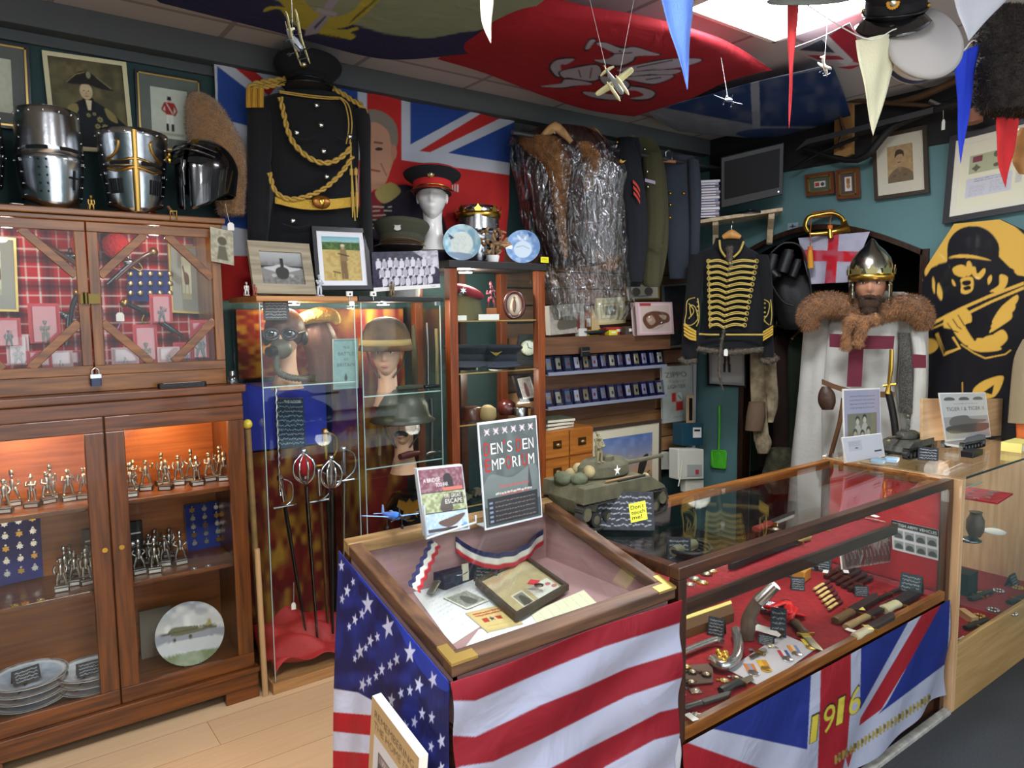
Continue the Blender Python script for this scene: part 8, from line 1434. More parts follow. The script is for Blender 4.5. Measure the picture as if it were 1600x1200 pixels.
# ---------------- things in the tartan case ----------------
HYB = UY1-.03
def hb(px,py,d=0): return at(px,py,y=HYB-d)
for tl,tr,bl,lab,hs in (((-30,368),(25,372),(-25,486),'grey mounted horse print at the left end of the tartan case',0),((262,380),(316,386),(268,488),'framed print of a brown horse at the right of the tartan case',1)):
    c = Cv(50,60,'c8c8a8'); c.sm([(.25,.4),(.35,.35),(.7,.42),(.75,.6),(.6,.65),(.35,.62)],'6a4434').poly([(.25,.4),(.12,.25),(.25,.2),(.38,.38)],'6a4434').ln([(.35,.6),(.33,.85)],.04,'5c3c2c').ln([(.68,.6),(.7,.85)],.04,'5c3c2c').rc(.0,.85,1,1,'a8a07c')
    framed('horse_print',lab,'picture',*(hb(*q,.02) for q in (tl,tr,bl)),.008,c,GILD,mount=.04,mcol='8c8a7c',mb=.05)
def pistol(label,grip,muz,stock,d):
    a,b = hb(*grip,d),hb(*muz,d); L = b-a; t = T('flintlock_pistol',label,'pistol',tuple(a),world=True); ex = L/np.linalg.norm(L); up = np.cross(ex,[0,1,0]); up = up*np.sign(up[2]); l = np.linalg.norm(L); P = lambda x,z: a+ex*x*l+up*z
    G().tube(smooth([P(0,-.012),P(.12,-.004),P(.3,.004),P(.5,.006),P(.85,.006)],5),[.018]*3+[.014]*7+[.012]*4+[.011]*7,stock,10,fl=.7).build('stock',t); G().cyl(P(.42,.014),P(1,.014),.0075,DST).build('barrel',t); g = G(); g.ell(P(0,-.012),.018,BRASS,12).ell(P(.45,.018),(.022,.008,.014),DST,10).tube([P(.42,.02),P(.38,.04),P(.41,.046)],.004,DST,6); g.build('lock',t); G().tube(smooth([P(.33,-.006),P(.36,-.028),P(.43,-.028),P(.46,-.004)],5),.0025,BRASS,6).build('trigger_guard',t)
STK = M('pistol_walnut','54301c',.35,coat=.4)
pistol('brass-capped flintlock pistol slanting down from the upper left of the tartan case',(62,376),(152,440),STK,.05); pistol('dark flintlock pistol slanting up to the top right of the tartan case',(236,390),(172,448),STK,.05); pistol('dark pistol pointing down left behind the centre stile',(198,470),(282,530),M('gun_black','1c1a1c',.4),.04); pistol('short black pistol hanging in the left half of the tartan case',(116,458),(110,540),M('gun_black'),.05)
for a,b,lab in (((80,538),(148,468),'thin steel blade rising to the centre stile in the tartan case'),((142,530),(118,470),'crossed dark blade below the black pistol'),((190,500),(180,522),'short lilac blade right of the centre stile')): tag(G().tube([hb(*a,.04),hb(*b,.04)],[.003,.009],DST if 'lilac' not in lab else M('lilac_steel','9a98c8',.3,.6),8,fl=.4).build('dagger_blade'),lab,'blade')
for x,y,lab in ((121,434,'white price tag on the brass-capped pistol'),(125,517,'white price tag on the black pistol'),(188,502,'white price tag on the pistol right of the stile')): price_tag(lab,hb(x,y,.08),.028,.034,n=np.array([0,1.,0]),string=hb(x-2,y-28,.07))
t = T('button_board','blue card of brass uniform buttons in the tartan case','button card',tuple(hb(228,470)),world=True); g = G(); slab(g,hb(198,420,.01),hb(263,424,.01),hb(200,470,.01),.006,BLV); g.build('card',t)
for j in range(3):
    for i in range(5): G().ell(hb(204+i*15.5,428+j*15,.018),(.0115,.006,.0115),M('pale_brass','c0ae84',.3,.9),12).build('button',t)
for k,(x,y,w,h,lab) in enumerate(((13,519,34,44,'first'),(28,546,30,46,'second'),(70,505,42,62,'tall red-backed'),(62,563,34,30,'third'),(95,565,34,34,'fourth'),(126,562,32,28,'fifth'),(152,510,18,40,'narrow'),(196,560,38,34,'sixth'),(228,540,34,66,'seventh'),(252,482,32,44,'high right'),(264,556,32,28,'eighth'),(290,552,34,34,'ninth'),(312,530,26,60,'tenth'))):
    p = at(x,y,y=3.10+.02*(k % 3)); s_ = scale_at(p); w_,h_ = w/s_,h/s_; t = T('blister_figure','%s blister packed figurine in the tartan case' % lab,'figurine pack',tuple(p-[0,0,h_/2]),facing(p[0],p[1])*.5); G().box((0,.008,h_/2),(w_,.002,h_),M('pack_red','c03038',.5) if k % 3 != 1 else M('pack_pink','d8b0b0',.5)).build('card',t); G().box((0,-.006,h_*.48),(w_*.85,.024,h_*.88),glassm('blister','ffffff',.08,.08),ch=.006).build('blister',t); g = soldier_parts(k % 6,'cap'); g.m = [M('painted_fig%d' % (k % 3),('3a3434','b8b4b0','6a5a3c')[k % 3],.5)]; g.V = [v*h_*6.5 for v in g.V]; g.build('figure',t)
for px,lab in ((132,'crumpled scarlet cloth at the top left of the centre stile'),(181,'crumpled scarlet cloth at the top right of the centre stile')): tag(G().ell(hb(px,384,.04),(.05,.03,.05),M('scarlet_plush','b01418',.95,bump=1,bs=90),16,k=12).build('plush_cloth'),lab,'cloth')
# ---------------- things in the glass towers ----------------
c = Cv(120,160,'5a1814').clouds('b08a2c',.6,18).clouds('6c1a16',.8,30); g = G(); 
for x0,x1,z0,z1,lab in ((.94,1.33,1.28,1.58,'red and gold heraldic cloth behind the masked head'),(1.36,1.75,.1,1.58,'red and gold heraldic cloth at the back of the right tower'),(.94,1.33,.1,.95,'red and gold heraldic cloth behind the swords')): tag(G().sheet(flatP((x0,3.235,z1),(x1-x0,0,0),(0,0,z0-z1)),120,160,paint('flag_cloth'),c).build('heraldic_cloth',solid=.001),lab,'cloth')
tag(G().bx(.94,1.33,3.228,3.232,.96,1.262,M('blue_cloth','2a3aa8',.9)).build('blue_cloth'),'bright blue cloth behind the blackboard in the left tower','cloth')
pq = PL((1.10,3.05,1.28)); hz = 1.271; x = at(445,560,y=3.04)[0]; t = T('flying_helmet_head','mannequin head in leather flying helmet, goggles and oxygen mask in the left tower','mannequin head',(x,3.03,hz),facing(x,3.03)-.2)
BRN = M('flying_leather','5c3a2c',.5,var=.3,vs=20,bump=.3,bs=40); g = G(); head_shape(g,FACE_SKIN,.85,neck=True,base=.08,o=(0,0,.10)); g.build('head',t); g = G(); g.ell((0,.010,.225),(.082,.098,.088),BRN,24,k=16); g.ell((.078,.01,.19),(.018,.03,.035),BLACK,14).ell((-.078,.01,.19),(.018,.03,.035),BLACK,14); g.build('leather_helmet',t)
g = G()
for s_ in (-1,1): g.tube([(s_*.036+.030*math.cos(a),-.092+.012*abs(math.cos(a)),.205+.022*math.sin(a)) for a in np.linspace(0,2*PI,21)],.006,M('goggle_rim','4a4648',.3),8)
g.tube([(.066,-.085,.208),(.085,-.02,.215),(.07,.07,.22)],.007,BLACK,6).tube([(-.066,-.085,.208),(-.085,-.02,.215),(-.07,.07,.22)],.007,BLACK,6); g.build('goggles',t); G().ell((.036,-.088,.205),(.026,.005,.018),glassm('goggle_lens','b8c0c8',.2),14).ell((-.036,-.088,.205),(.026,.005,.018),glassm('goggle_lens'),14).build('lenses',t)
g = G(); g.ell((0,-.085,.145),(.045,.045,.042),M('mask_rubber','5c5a4c',.5),16).cyl((-.02,-.12,.14),(-.035,-.145,.135),.022,BLACK,16); g.build('oxygen_mask',t); g = G(); P = smooth([(-.01,-.12,.12),(-.01,-.12,.06),(.03,-.10,.03),(.10,-.08,.02),(.14,-.09,.02)],6)
for k in range(0,len(P)-1): g.cyl(P[k],P[k]*.6+P[k+1]*.4,.015,M('mask_rubber'),10)
g.tube(P,.0125,M('mask_rubber'),8); g.build('breathing_hose',t)
q = PL((1.16,3.12,1.5)); tag(ptube(G(),q,[(455,510),(475,498),(500,492),(520,494),(528,506)],[.012,.028,.035,.03,.012],M('fleece_yellow','c8a254',.9,bump=1,bs=60),n=12).build('fleece_roll'),'yellow fleece collar lying over the brown leather jacket in the left tower','collar'); tag(puff(G(),PL((1.18,3.14,1.4)),[(478,515,505),(470,525,525),(480,528,560),(484,528,600)],BRN,.5,amp=.08).build('leather_jacket'),'folded brown leather jacket beside the masked head','jacket')
chalk_sign('blackboard sign hung at the top left inside the left tower',at(432,500,y=2.96)-[0,0,.0],.10,.085,facing(1,3),6,seed=2,col='4c4640')
c = Cv(50,110,'7c9c98').clouds('8aaaa4',.5,12); c.rc(.05,.02,.95,.04,'5c7874').txt('THE',.38,.2,.05,'3c4c50').txt('BATTLE',.2,.33,.07,'3c4c50',w=.62).txt('OF',.44,.43,.045,'3c4c50').txt('BRITAIN',.16,.55,.07,'3c4c50',w=.7).el(.5,.78,.06,.06,'34444c').poly([(.44,.76),(.5,.68),(.56,.76)],'34444c')
bpic('battle_booklet','pale green booklet titled the battle of Britain on the left tower shelf','booklet',(520,530),(559,529),(521,609),2.93,c,.004)
c = Cv(90,120,'1c2c3c').clouds('24405c',.5,16); c.scrib(.05,.04,.95,.96,10,'9ab8cc',.014,1).txt('THE NOOSE',.3,.1,.06,'d0dce4',w=.6); bpic('blackboard','blackboard about the noose standing behind the sword hilts','sign',(430,622),(474,622),(434,700),3.15,c,.006)
tag(G().tube([(x_+.003*(k % 2),3.0,z_) for k,(x_,z_) in enumerate(zip([at(430,600,y=3.0)[0]]*28,np.linspace(1.26,.80,28)))],[.008 if k % 2 else .003 for k in range(28)],CHROME,8).build('bead_chain'),'hanging string of silver beads in front of the blackboard','beads')
def sword(label,px,y,ztop,basket,m,L=.85,lean=0,mm=None):
    x = at(px,800,y=y)[0]; t = T('sword',label,'sword',(x+lean,y,ztop-L),world=True); e = np.array([x,y,ztop]); d = np.array([lean,.0,-L]); 
    G().tube([e+d*.18,e+d*.99],[.017,.010],m,8,fl=.5).build('scabbard',t); g = G(); mt = mm or CHROME; g.tube([e,e+d*.14],.011,mt,8).ell(e,.016,mt,10); g.build('grip',t); g = G()
    if basket:
        for k in range(8): a = k*PI/4; g.tube(smooth([e+[0,0,-.005],e+[.045*math.cos(a),.045*math.sin(a),-.05],e+[.04*math.cos(a),.04*math.sin(a),-.11],e+d*.17],4),.005,mt,6)
    else: g.tube(smooth([e,e+[.05,0,-.03],e+[.05,0,-.1],e+d*.17],5),.004,mt,6).tube([e+d*.17+[-.05,0,0],e+d*.17+[.05,0,0]],.007,mt,6)
    g.build('guard',t); 
    if basket == 2: G().ell(e+[0,0,-.06],(.038,.038,.05),M('scarlet_lining','a8141c',.9),12).build('lining',t)
SCB = M('scabbard_black','1a1816',.35,coat=.3)
sword('basket hilted sword with scarlet lining in the left tower',478,3.02,.97,2,DST,lean=.03); sword('steel cavalry sabre with bowl guard in the left tower',520,3.0,.93,1,SCB,.8,-.02); sword('brass topped sword behind the basket hilt in the left tower',512,3.12,1.03,0,SCB,.9,0,BRASS); sword('plain dark sword at the left of the left tower',440,3.1,.85,0,SCB,.75,.09); sword('slim steel sword right of the sabre in the left tower',540,3.06,.95,0,STEEL,.85,-.03); sword('brown scabbard sword in the middle of the left tower',500,3.08,.86,0,M('brown_leather'),.78,.02)
t = T('knobbed_cane','tall wooden cane with yellow knob standing left of the left tower','cane',(.895,2.99,0),world=True); G().tube([(.915,2.99,.0),(.905,2.99,.5),(.895,2.99,at(394,670,y=2.99)[2])],.013,M('cane_wood','8a6c40',.5,var=.3),10).build('shaft',t); G().ell((.895,2.99,at(394,662,y=2.99)[2]),(.02,.02,.02),M('ivory_yellow','d8c040',.3),14).build('knob',t)
t = T('wooden_pole','pale wooden pole standing between the cabinet and the left tower','pole',(.888,2.90,0),world=True); G().tube([(.893,2.905,0),(.885,2.905,.62)],[.012,.011],M('pale_pole','b89468',.5),10).build('pole',t)
g = G(); 
def rc_(u,v): x = .936+.394*u; y = 2.905+.34*v; z = .06+.05*np.sin(u*3+.4)+.02*np.sin(u*13+v*9)+.016*np.sin(v*17+u*7)+.08*v; return np.stack([x,y,z],1)
tag(g.sheet(rc_,60,50,M('red_silk','b81c22',.6,bump=.4,bs=40)).build('red_silk_cloth',solid=.003),'rumpled red cloth on the floor of the left tower','cloth')
price_tag('white price tag hanging among the scabbards in the left tower',at(459,952,y=2.93),.018,.03,string=at(459,910,y=2.93))
def mhead(px,py,y,z,lab,s=.9,skin=None,mous=False):
    x = at(px,600,y=y)[0]; t = T('mannequin_head',lab,'mannequin head',(x,y,z),facing(x,y)-.12); dz = at(px,py,y=y)[2]-z; sk = skin or M('peach_skin','d0a080',.5); g = G(); head_shape(g,sk,s,base=.075,o=(0,0,dz)); g.build('head',t); g = G(); eyes(g,s,o=(0,0,dz)); g.ell((0,-.092*s,dz+.057*s),(.020*s,.006,.007*s),M('lip_red','b06a5c',.4),12); g.build('face',t)
    if mous: g = G(); g.tube(smooth([(-.03*s,-.094*s,dz+.064*s),(-.012*s,-.106*s,dz+.078*s),(.012*s,-.106*s,dz+.078*s),(.03*s,-.094*s,dz+.064*s)],4),.009,M('black_hair','0c0a0a',.9),8); g.build('moustache',t)
    return x,dz+z
x,zc_ = mhead(605,588,3.02,1.2005,'mannequin head in the cloth covered helmet on the upper shelf of the right tower')
def helmet(lab,x,y,z,m,brim,R=.125,band=None,name='combat_helmet'):
    t = T(name,lab,'helmet',(x,y,z),facing(x,y)-.1); g = G(); g.lathe([(R*1.12*brim,-.005),(R*1.06,.012),(R,.03),(R*.95,.07),(R*.75,.115),(R*.4,.14),(.001,.146)],m,n=36,sy=1.12,caps=False); g.build('shell',t,solid=.004)
    if band: G().lathe([(R*1.04,.018),(R*.99,.045)],band,n=36,sy=1.13,caps=False).build('band',t,solid=.003)
    g = G(); 
    for s_ in (-1,1): g.tube([(s_*.09,0,.0),(s_*.075,-.01,-.07),(s_*.03,-.03,-.13)],.005,M('strap_brown','3a2c20',.7),6)
    g.build('chin_strap',t); return t
helmet('camouflage cloth covered helmet with tan band on the upper mannequin head',x,3.02,zc_+.125,M('brown_cover','6c5034',.9,var2='3c2a1c',vs=12,bump=.5,bs=30),1.0,.112,M('tan_band','a8925c',.9))
x,zc_ = mhead(628,695,3.0,.8805,'mannequin head with black moustache on the lower shelf of the right tower',mous=True)
helmet('green steel helmet with flared brim on the moustached mannequin head',x,3.0,zc_+.12,M('green_steel','44483c',.45,.3,var=.2,bump=.1),1.12,.12)
x = at(640,790,y=3.02)[0]; t = T('brass_helmet','black helmet with large brass eagle plate on the lower floor of the right tower','helmet',(x,3.02,at(640,800,y=3.02)[2]),facing(x,3.02)); G().lathe([(.12,0),(.11,.04),(.08,.09),(.001,.11)],BG,n=28,sy=1.15,caps=False).build('skull',t,solid=.003); g = G(); badge_eagle(BRASS)(g,-.125,.02); g.X = None; g.V = [np.array([0,-.12,.04])+(v-np.array([0,-.13,.042]))*2.2 for v in g.V]; g.build('eagle_plate',t); G().tube([(.11*math.cos(a),.125*math.sin(a),.01) for a in np.linspace(PI,2*PI,15)],.007,BRASS,6).build('brim',t); G().cyl((0,0,-x*0-.35),(0,0,0),.05,M('black_card')).build('support',t)
for k,(px,py,z,L,r,m,lab) in enumerate(((640,598,1.205,.13,.013,OLV,'olive tube torch lying in front of the cloth covered helmet'),(675,602,1.205,.09,.010,BLACK,'black metal magazine at the right of the upper tower shelf'),(640,735,.888,.12,.018,M('ox_leather','4c1c1c',.4),'dark red leather holster below the moustached head'),(672,728,.886,.08,.012,STEEL,'steel knife beside the dark red holster'))): q = at(px,py,y=2.95); tag(G().tube([(-L/2,0,r),(0,0,r*1.1),(L/2,0,r)],[r*.8,r,r*.7],m,10).build('field_gear',loc=(q[0],2.95,z),rz=.15*k),lab,'field gear')
for px,y,z0,h,m,lab in ((648,3.18,1.2005,.30,OLV,'tall olive canister at the back of the upper tower shelf'),(668,3.17,1.2005,.31,STEEL,'steel bayonet standing at the back of the upper tower shelf'),(683,3.14,1.2005,.28,M('khaki_web','8a8460',.9),'khaki webbing strap hanging at the right of the right tower'),(672,3.1,.8805,.26,M('grey_scabbard','84888c',.4,.6),'grey blade leaning on the right side of the tower'),(590,3.15,.8805,.16,M('antler','a08a5c',.7),'small antler stick at the left of the lower tower shelf')): x = at(px,600,y=y)[0]; tag(G().tube([(0,0,0),(.004,0,h*.6),(0,0,h)],[.020,.02,.012] if 'canister' in lab else .011,m,10,fl=.6).build('standing_gear',loc=(x,y,z0)),lab,'field gear')
# ---------------- things in the wooden glass cabinet ----------------
def shelf_y(px,y): return at(px,500,y=y)[0]
x = shelf_y(732,3.05); t = T('maroon_beret','maroon beret with silver badge at the top of the wooden glass cabinet','beret',(x,3.05,1.66),-.5); G().ell((0,0,0),(.085,.09,.03),M('maroon_felt','8a2432',.95),24,rot('y',.35)).build('crown',t); G().lathe([(.07,-.02),(.072,-.005)],BLACK,n=24).build('band',t); G().prism(star_pts(0,0,.018,n=6),.004,SB,TR(-.03,-.085,.005)@rot('x',PI/2)).build('badge',t)
t = T('beret_stand','olive peaked hat under the maroon beret','hat',(x,3.05,1.5205)); G().lathe([(.085,0),(.075,.02),(.06,.09),(.05,.125)],M('khaki_cloth','5a5438',.9),n=24).build('body',t)
x = shelf_y(768,3.05); t = T('guardsman_figurine','red and blue guardsman figurine on a wooden block in the glass cabinet','figurine',(x,3.05,1.5205),facing(x,3.05)); G().box((0,0,.03),(.055,.045,.06),M('orange_block','a8602c',.5),ch=.003).build('block',t); g = soldier_parts(5,'bear'); g.m = [M('guards_paint','8a2c2c',.5,var2='2a2c44',vs=60)]; g.V = [v*1.35+np.array([0,0,.06]) for v in g.V]; g.build('figure',t)
x = shelf_y(802,2.98); t = T('oval_portrait_frame','oval dark red frame with a small standing figure portrait','picture',(x,2.97,1.5205),facing(x,2.97)); G().tube([(.048*math.cos(a),.01,.075+.066*math.sin(a)) for a in np.linspace(0,2*PI,33)],.011,M('ox_lacquer','4c1c18',.25,coat=.5),10).build('frame',t); g = G(); g.lathe([(.046,0),(.046,.002),(.001,.002)],M('cream_oval','d8c4b0',.7),Mx=TR(0,.012,.075)@rot('x',PI/2)@np.diag([1,1.4,1,1.]),n=32).ell((0,.008,.07),(.010,.002,.035),M('figure_brown','6a4c40',.8),10).ell((0,.008,.11),(.006,.002,.008),M('figure_brown'),8); g.build('portrait',t)
tag(G().box((0,0,.014),(.12,.004,.028),WHITE).build('paper_label',loc=(shelf_y(764,2.94),2.94,1.5205)),'white paper label at the front of the top cabinet shelf','label'); tag(G().box((0,0,.012),(.05,.004,.024),WHITE).build('paper_label',loc=(shelf_y(722,2.94),2.94,1.5205)),'short white label at the left of the top cabinet shelf','label')
for px,lab,b in ((730,'plain dark blue peaked cap at the left of the glass cabinet',None),(778,'dark blue cap with gold wing badge in the middle of the glass cabinet',badge_wings(BRASS))):
    y = 3.06 if b is None else 3.0; x = shelf_y(px,y); t = T('uniform_cap',lab,'cap',(x,y,at(px,566,y=y)[2]),facing(x,y)-.1); t.rotation_euler = (-.05,0,t.rotation_euler[2]); nb = M('airforce_blue','1c2028',.95); peaked_cap(t,nb,nb,M('blue_visor','2c3340',.8),b,R=.095,ch=.05,flare=.125,bw=.04); G().cyl((0,0,1.271-t.location[2]),(0,0,.02),.05,M('black_card')).build('stand',t)
x = shelf_y(824,3.1); z = at(824,544,y=3.04)[2]; t = T('mantel_clock','dark cased clock with round white dial in the glass cabinet','clock',(x,3.1,1.2705),facing(x,3.1)+.1); zc_ = z-1.2705; G().loft([[(a,b,0) for a,b in ((-.07,-.03),(.07,-.03),(.07,.03),(-.07,.03))],[(a,b,zc_*.8) for a,b in ((-.065,-.03),(.065,-.03),(.065,.03),(-.065,.03))],[(a,b,zc_+.07) for a,b in ((-.045,-.03),(.045,-.03),(.045,.03),(-.045,.03))]],BLACK,sm=False).build('case',t); X = TR(0,-.032,zc_)@rot('x',PI/2); G().lathe([(.042,0),(.042,.004),(.001,.004)],M('dial_white','e4e2d0',.5),Mx=X,n=32).lathe([(.042,0),(.047,.003),(.042,.008)],BRASS,Mx=X,n=32,caps=False).build('dial',t)
g = G()
for k in range(12): a = k*PI/6; g.box((.034*math.cos(a),.034*math.sin(a),.0045),(.003,.003,.001),BLACK,X,a)
g.box((.009,-.002,.005),(.022,.003,.001),BLACK,X,-.25).box((-.002,.012,.005),(.003,.03,.001),BLACK,X,.3); g.build('hands',t)
c = Cv(40,60,'d8ccc4').clouds('b09890',.6,8).sm([(.35,.9),(.38,.35),(.5,.2),(.62,.35),(.62,.9)],'8a5c54'); framed('photo_frame','black framed photo of a soldier leaning in the glass cabinet','photo frame',*stand((802,587),(832,582),(815,630),2.97,3.02),.018,c,BF,mount=.008)
for k,(px,y,z0,s_,m,lab) in enumerate(((735,3.05,1.0205,.05,M('bakelite','4c2c1c',.3),'brown bakelite box on the third cabinet shelf'),(760,3.0,1.0205,.045,M('antler'),'carved bone figure on the third cabinet shelf'),(725,3.1,1.0205,.04,BLACK,'black binocular case on the third cabinet shelf'),(790,3.08,1.0205,.05,M('ox_lacquer'),'dark red wooden box on the third cabinet shelf'),(812,3.0,1.0205,.035,STEEL,'tarnished cup on the third cabinet shelf'))): tag(G().lathe([(s_*.8,0),(s_,s_*.3),(s_*.95,s_*1.2),(s_*.4,s_*1.6),(.001,s_*1.65)] if k % 2 else [(s_*1.2,0),(s_*1.2,s_*1.2),(s_*1.1,s_*1.3),(.001,s_*1.3)],m,n=20 if k % 2 else 4).build('curio',loc=(shelf_y(px,y),y,z0),rz=.6),lab,'curio')
for k in range(6): px = 722+k*21; y = 3.0+.04*(k % 2); t = T('model_vehicle','%s small model vehicle from the left on the lowest cabinet shelf in view' % ORD[k],'model vehicle',(shelf_y(px,y),y,.6205),.2*k,'model vehicles in the wooden glass cabinet'); m = M('veh%d' % (k % 3),('4c5438','5c5448','3c4448')[k % 3],.7); G().box((0,0,.02),(.07,.035,.022),m,ch=.004).box((-.01,0,.038),(.035,.03,.018),m,ch=.004).build('body',t); [G().cyl((x_,-.018,.009),(x_,.018,.009),.009,BLACK).build('wheels',t) for x_ in (-.022,.022)]
# ---------------- on and in the beech counter ----------------
CT = KZ+.0085
def ct(px,py): return at(px,py,z=CT)
q = ct(1430,716); TG = M('panzer_grey','47463c',.6,.2,var=.4,vs=40,bump=.3,bs=90); tank('model_tank','bronze grey model tank facing left on the beech counter',(q[0]+.02,q[1]+.05,CT),PI+.0,.27,TG,M('track_dark'),gun=.42,stow=True,turret=.27)
q = ct(1524,704); tank('model_tank','small grey half built model tank in front of the tank book',(q[0]+.02,q[1]+.06,CT),PI-.1,.21,M('light_panzer_grey','6c6e70',.6),M('track_dark'),gun=.35,stow=False)
t = T('model_crewman','model soldier standing on the bronze grey tank','figurine',tuple(np.array(ct(1430,716))+[.03,.05,.108])); g = soldier_parts(4,'helm'); g.m = [M('crew_grey','5c5c54',.7)]; g.V = [v*.8 for v in g.V]; g.build('figure',t)
chalk_sign('blackboard sign in front of the bronze grey tank',ct(1450,718),.075,.055,facing(3.3,1.3),4,seed=3)
c = Cv(120,120,'dad8d4'); [c.sm([(.06+k*.32,.14),(.1+k*.32,.08),(.24+k*.32,.08),(.28+k*.32,.14)],'6a6866') for k in range(3)]; c.scrib(.25,.2,.8,.24,1,'8a8886',.01,.1).txt('TIGER I & TIGER II',.08,.37,.08,'54504e',w=.84); c.rc(0,.5,1,.98,'b4b2b0').sm([(.1,.62),(.2,.5),(.5,.48),(.6,.56),(.95,.6),(.8,.66),(.2,.7)],'7c7a76').sm([(.08,.7),(.95,.68),(.9,.84),(.15,.86)],'5c5a56')
yb = 1.36; t,P3,n = upright('white book titled Tiger I and Tiger II standing on the beech counter','book','tank_book',(1467,614),(1540,613),(1478,690),c,yb); 
P4 = (at(1442,623,y=yb+.05),at(1569,623,y=yb+.05),at(1442,690,y=yb+.05)); t = T('wooden_easel_board','plain beech board standing behind the tank book','board',tuple(P4[2]),world=True); g = G(); slab(g,*P4,.012,W_LT); g.build('board',t,bevel=.002)
c = Cv(90,130,'a4a2b8'); c.scrib(.15,.06,.85,.28,4,'4a4860',.012,.2); c.rc(.07,.33,.9,.97,'7a7866')
for a,b in ((.35,.42),(.55,.40),(.28,.6),(.48,.62),(.65,.58)): c.el(a,b,.06,.055,'3c3a34').el(a,b+.03,.045,.045,'c0b8a4').sm([(a-.1,b+.25),(a-.06,b+.09),(a+.06,b+.09),(a+.1,b+.25)],'b0aca0' if a != .48 else '5c5a50')
yb2 = at(1345,728,z=CT)[1]; upright('lilac notice with an old family photograph on the beech counter','notice','family_photo_notice',(1317,608),(1375,606),(1320,724),c,yb2+.03)
c = Cv(90,60,'d4d4dc'); c.rc(.1,.15,.45,.6,'c4c4cc').scrib(.12,.2,.4,.4,3,'8a8a94',.008,.1).sm([(.25,.5),(.3,.45),(.35,.5)],'5c5c64').rc(.75,.68,.95,.76,'3c3c44'); upright('white folded card leaning in front of the family notice','card','folded_card',(1315,684),(1377,677),(1322,722),c,yb2-.02)
for k,(px,lab) in enumerate(((1372,'pale blue wrapped packet left of the tank on the beech counter'),(1393,'second pale blue packet under the tank front'))): q = ct(px,722-k*2); tag(G().box((0,0,.006),(.07,.05,.012),M('pale_blue_packet','a8c8dc',.5),ch=.002).build('packet',loc=tuple(q),rz=.3),lab,'packet')
t = T('orange_bag','orange and purple printed bag at the right edge of the counter','bag',tuple(ct(1600,690)),world=True); pg = PL(ct(1598,688)); G_o = M('orange_print','d86a28',.5); g = G(); puff(g,pg,[(1588,1640,624),(1587,1640,650),(1588,1640,684)],G_o,.2); g.build('body',t); g = G(); puff(g,pg,[(1587,1640,648),(1587,1640,658)],M('purple_print','3c2a6c',.5),.2,off=.003); g.build('band',t)
t = T('card_box','pale yellow box of cards at the right end of the beech counter','box',tuple(ct(1592,706)),.0); G().box((.05,.02,.02),(.16,.08,.04),M('pale_yellow_card','e4d478',.8)).bx(-.02,.12,-.021,-.02,.008,.034,WHITE).build('body',t)
tag(G().box((0,0,.012),(.12,.05,.024),BLACK,ch=.003).build('black_case',loc=tuple(ct(1518,712)+[0,.0,0]),rz=.05),'flat black plastic case in front of the small tank on the counter','case')
z_ = .7905; q = at(1535,775,z=z_); t = T('red_badge_tray','red cloth of small silver badges on the top counter shelf','badge tray',tuple(q),.1); G().box((0,0,.003),(.22,.16,.006),RED).build('cloth',t)
for k in range(10): G().prism(star_pts(0,0,.012,n=6,k=.6),.004,SB,TR(-.09+.02*k,.04*math.sin(k*2),.006)).build('badge',t)
q = at(1523,838,z=.6005); t = T('brown_stoneware_jar','small brown stoneware jar on the middle counter shelf','jar',tuple(q)); G().lathe([(.022,0),(.034,.03),(.034,.07),(.024,.09),(.022,.10),(.026,.105)],M('stoneware','5a4030',.5),n=22).build('body',t)
for k,(px,py,lab) in enumerate(((1553,832,'pale folded cloth badge on the middle counter shelf'),(1515,845,'grey dish on the middle counter shelf'))): q = at(px,py,z=.6005); tag(G().lathe([(.04,0),(.045,.006),(.03,.012),(.001,.012)],WHITE if k == 0 else DST,n=16).build('dish',loc=tuple(q)),lab,'dish')
zd = .2395; q = at(1522,905,z=zd+.08); tag(G().box((0,0,.05),(.10,.08,.10),M('black_card')).build('black_box',loc=(q[0]+.02,q[1]+.05,zd)),'tall black box at the back of the counter floor','box')
for k in range(9):
    px,py = [(1508,985),(1530,965),(1552,955),(1575,945),(1560,925),(1590,920),(1515,940),(1535,930),(1580,960)][k]; q = at(px,py,z=zd); 
    if k % 3 == 0: blade_thing('%s dark blade from the left on the red floor of the beech counter' % ORD[k//3],(px,py),(px+38,py-14),zd,w=.03,sheath=True,hk='2a2420',bk='1e1c1c')
    else: g = G(); [g.ell((.02*math.cos(a),.02*math.sin(a),.006),.006,GB if k % 2 else SB,8) for a in np.arange(10)*.63]; tag(g.build('bead_bracelet',loc=tuple(q)),'%s beaded bracelet on the red floor of the beech counter' % ORD[k],'bracelet','bracelets and trinkets in the beech counter')
chalk_sign('blackboard sign at the back of the red floor of the beech counter',at(1580,915,z=zd),.07,.06,.0,4,seed=1)
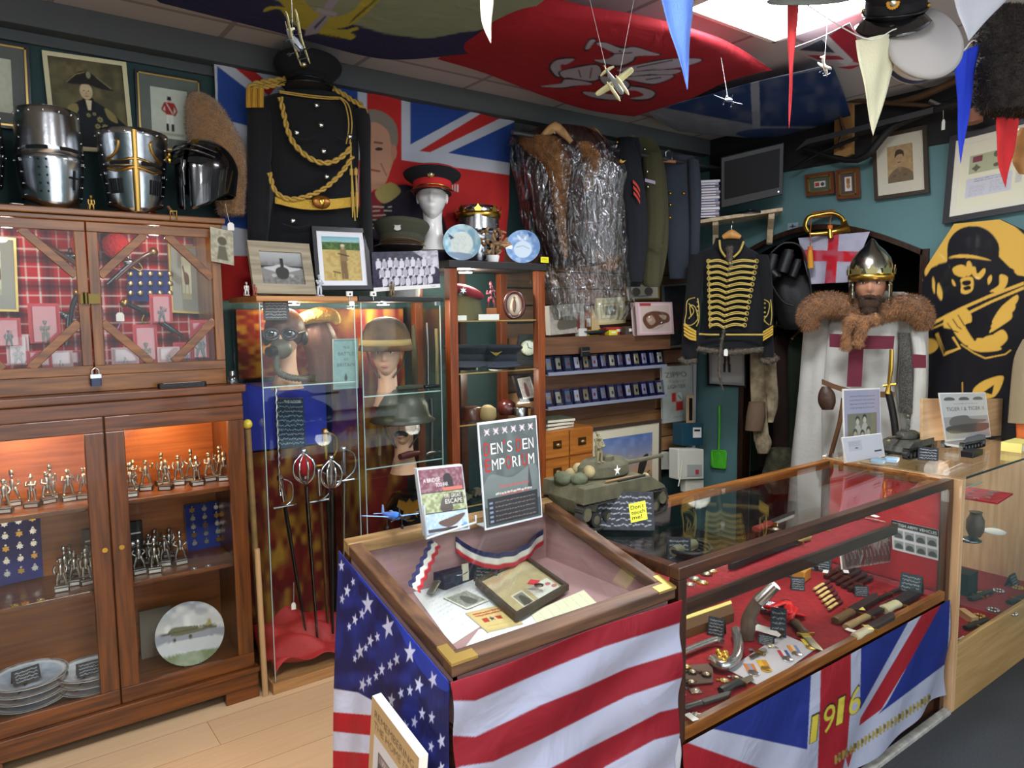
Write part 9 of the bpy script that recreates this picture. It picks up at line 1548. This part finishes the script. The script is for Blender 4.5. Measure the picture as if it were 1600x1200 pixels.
t = T('pale_wood_box','small pale wooden box at the front of the red counter floor','box',tuple(at(1512,968,z=zd)),.9); G().box((0,0,.015),(.10,.03,.03),W_LT,ch=.002).build('body',t); tag(G().box((0,0,.004),(.05,.035,.002),WHITE).build('paper_label',loc=tuple(at(1508,1000,z=zd))),'white label in the front corner of the beech counter','label')
# more stock inside the long counter
t = T('coiled_whip','coiled dark leather whip at the left end of the upper counter shelf','whip',tuple(at(1075,868,z=ZS)),world=True); q = at(1078,866,z=ZS+.012); G().tube([q+np.array([(.05+.004*k/10)*math.cos(k*.5),(.05+.004*k/10)*math.sin(k*.5),.0006*k]) for k in range(40)],.006,M('black_leather'),6).build('coil',t); G().tube([at(1052,862,z=ZS+.03),at(1085,850,z=ZS+.03)],.016,M('olive_wrap','6c684c',.8),10).build('handle',t)
for k,(px,py,m,lab) in enumerate(((1212,828,CB,'bronze badge behind the machete hilt'),(1290,828,GB,'gilt badge right of the machete hilt'),(1240,838,SB,'silver badge just left of the machete hilt'))): badge(lab+' on the upper shelf',px,py,ZS,m,.02)
for k in range(7): px = 1262+k*13; q = at(px,872-k*3,z=Z0); tag(G().lathe([(.016,0),(.017,.004),(.01,.008),(.001,.009)],(SB,CB,GB)[k % 3],n=16).build('button_badge',loc=tuple(q)),'%s round button from the left at the back of the counter deck' % ORD[k],'button','round buttons at the back of the counter')
for k,(a,b,hk,bk,lab) in enumerate((((1075,985),(1120,972),'b8a068','3a2c20','dagger with brass hilt beside the left blackboard sign'),((1150,1000),(1190,975),'5c5048','a8a8a0','steel knife crossing behind the gilt ornament'),((1195,1020),(1170,1032),'8a8478','8a8478','small grey penknife among the ribbons'),((1405,925),(1360,945),'2a2420','1e1a18','black scabbard behind the large right hand blackboard sign'))): blade_thing(lab,a,b,Z0,w=.02,hk=hk,bk=bk,sheath=k in (0,3))
t = T('wooden_ruler','narrow wooden box with a ruler edge at the back left of the counter deck','box',tuple(at(1100,955,z=Z0)),world=True); g = G(); slab(g,at(1068,965,z=Z0+.03),at(1142,940,z=Z0+.03),at(1070,985,z=Z0+.03),.03,M('walnut_box','5c4024',.5)); slab(g,at(1068,963,z=Z0+.032),at(1142,938,z=Z0+.032),at(1069,968,z=Z0+.032),.002,M('pale_yellow_card')); g.build('box_body',t)
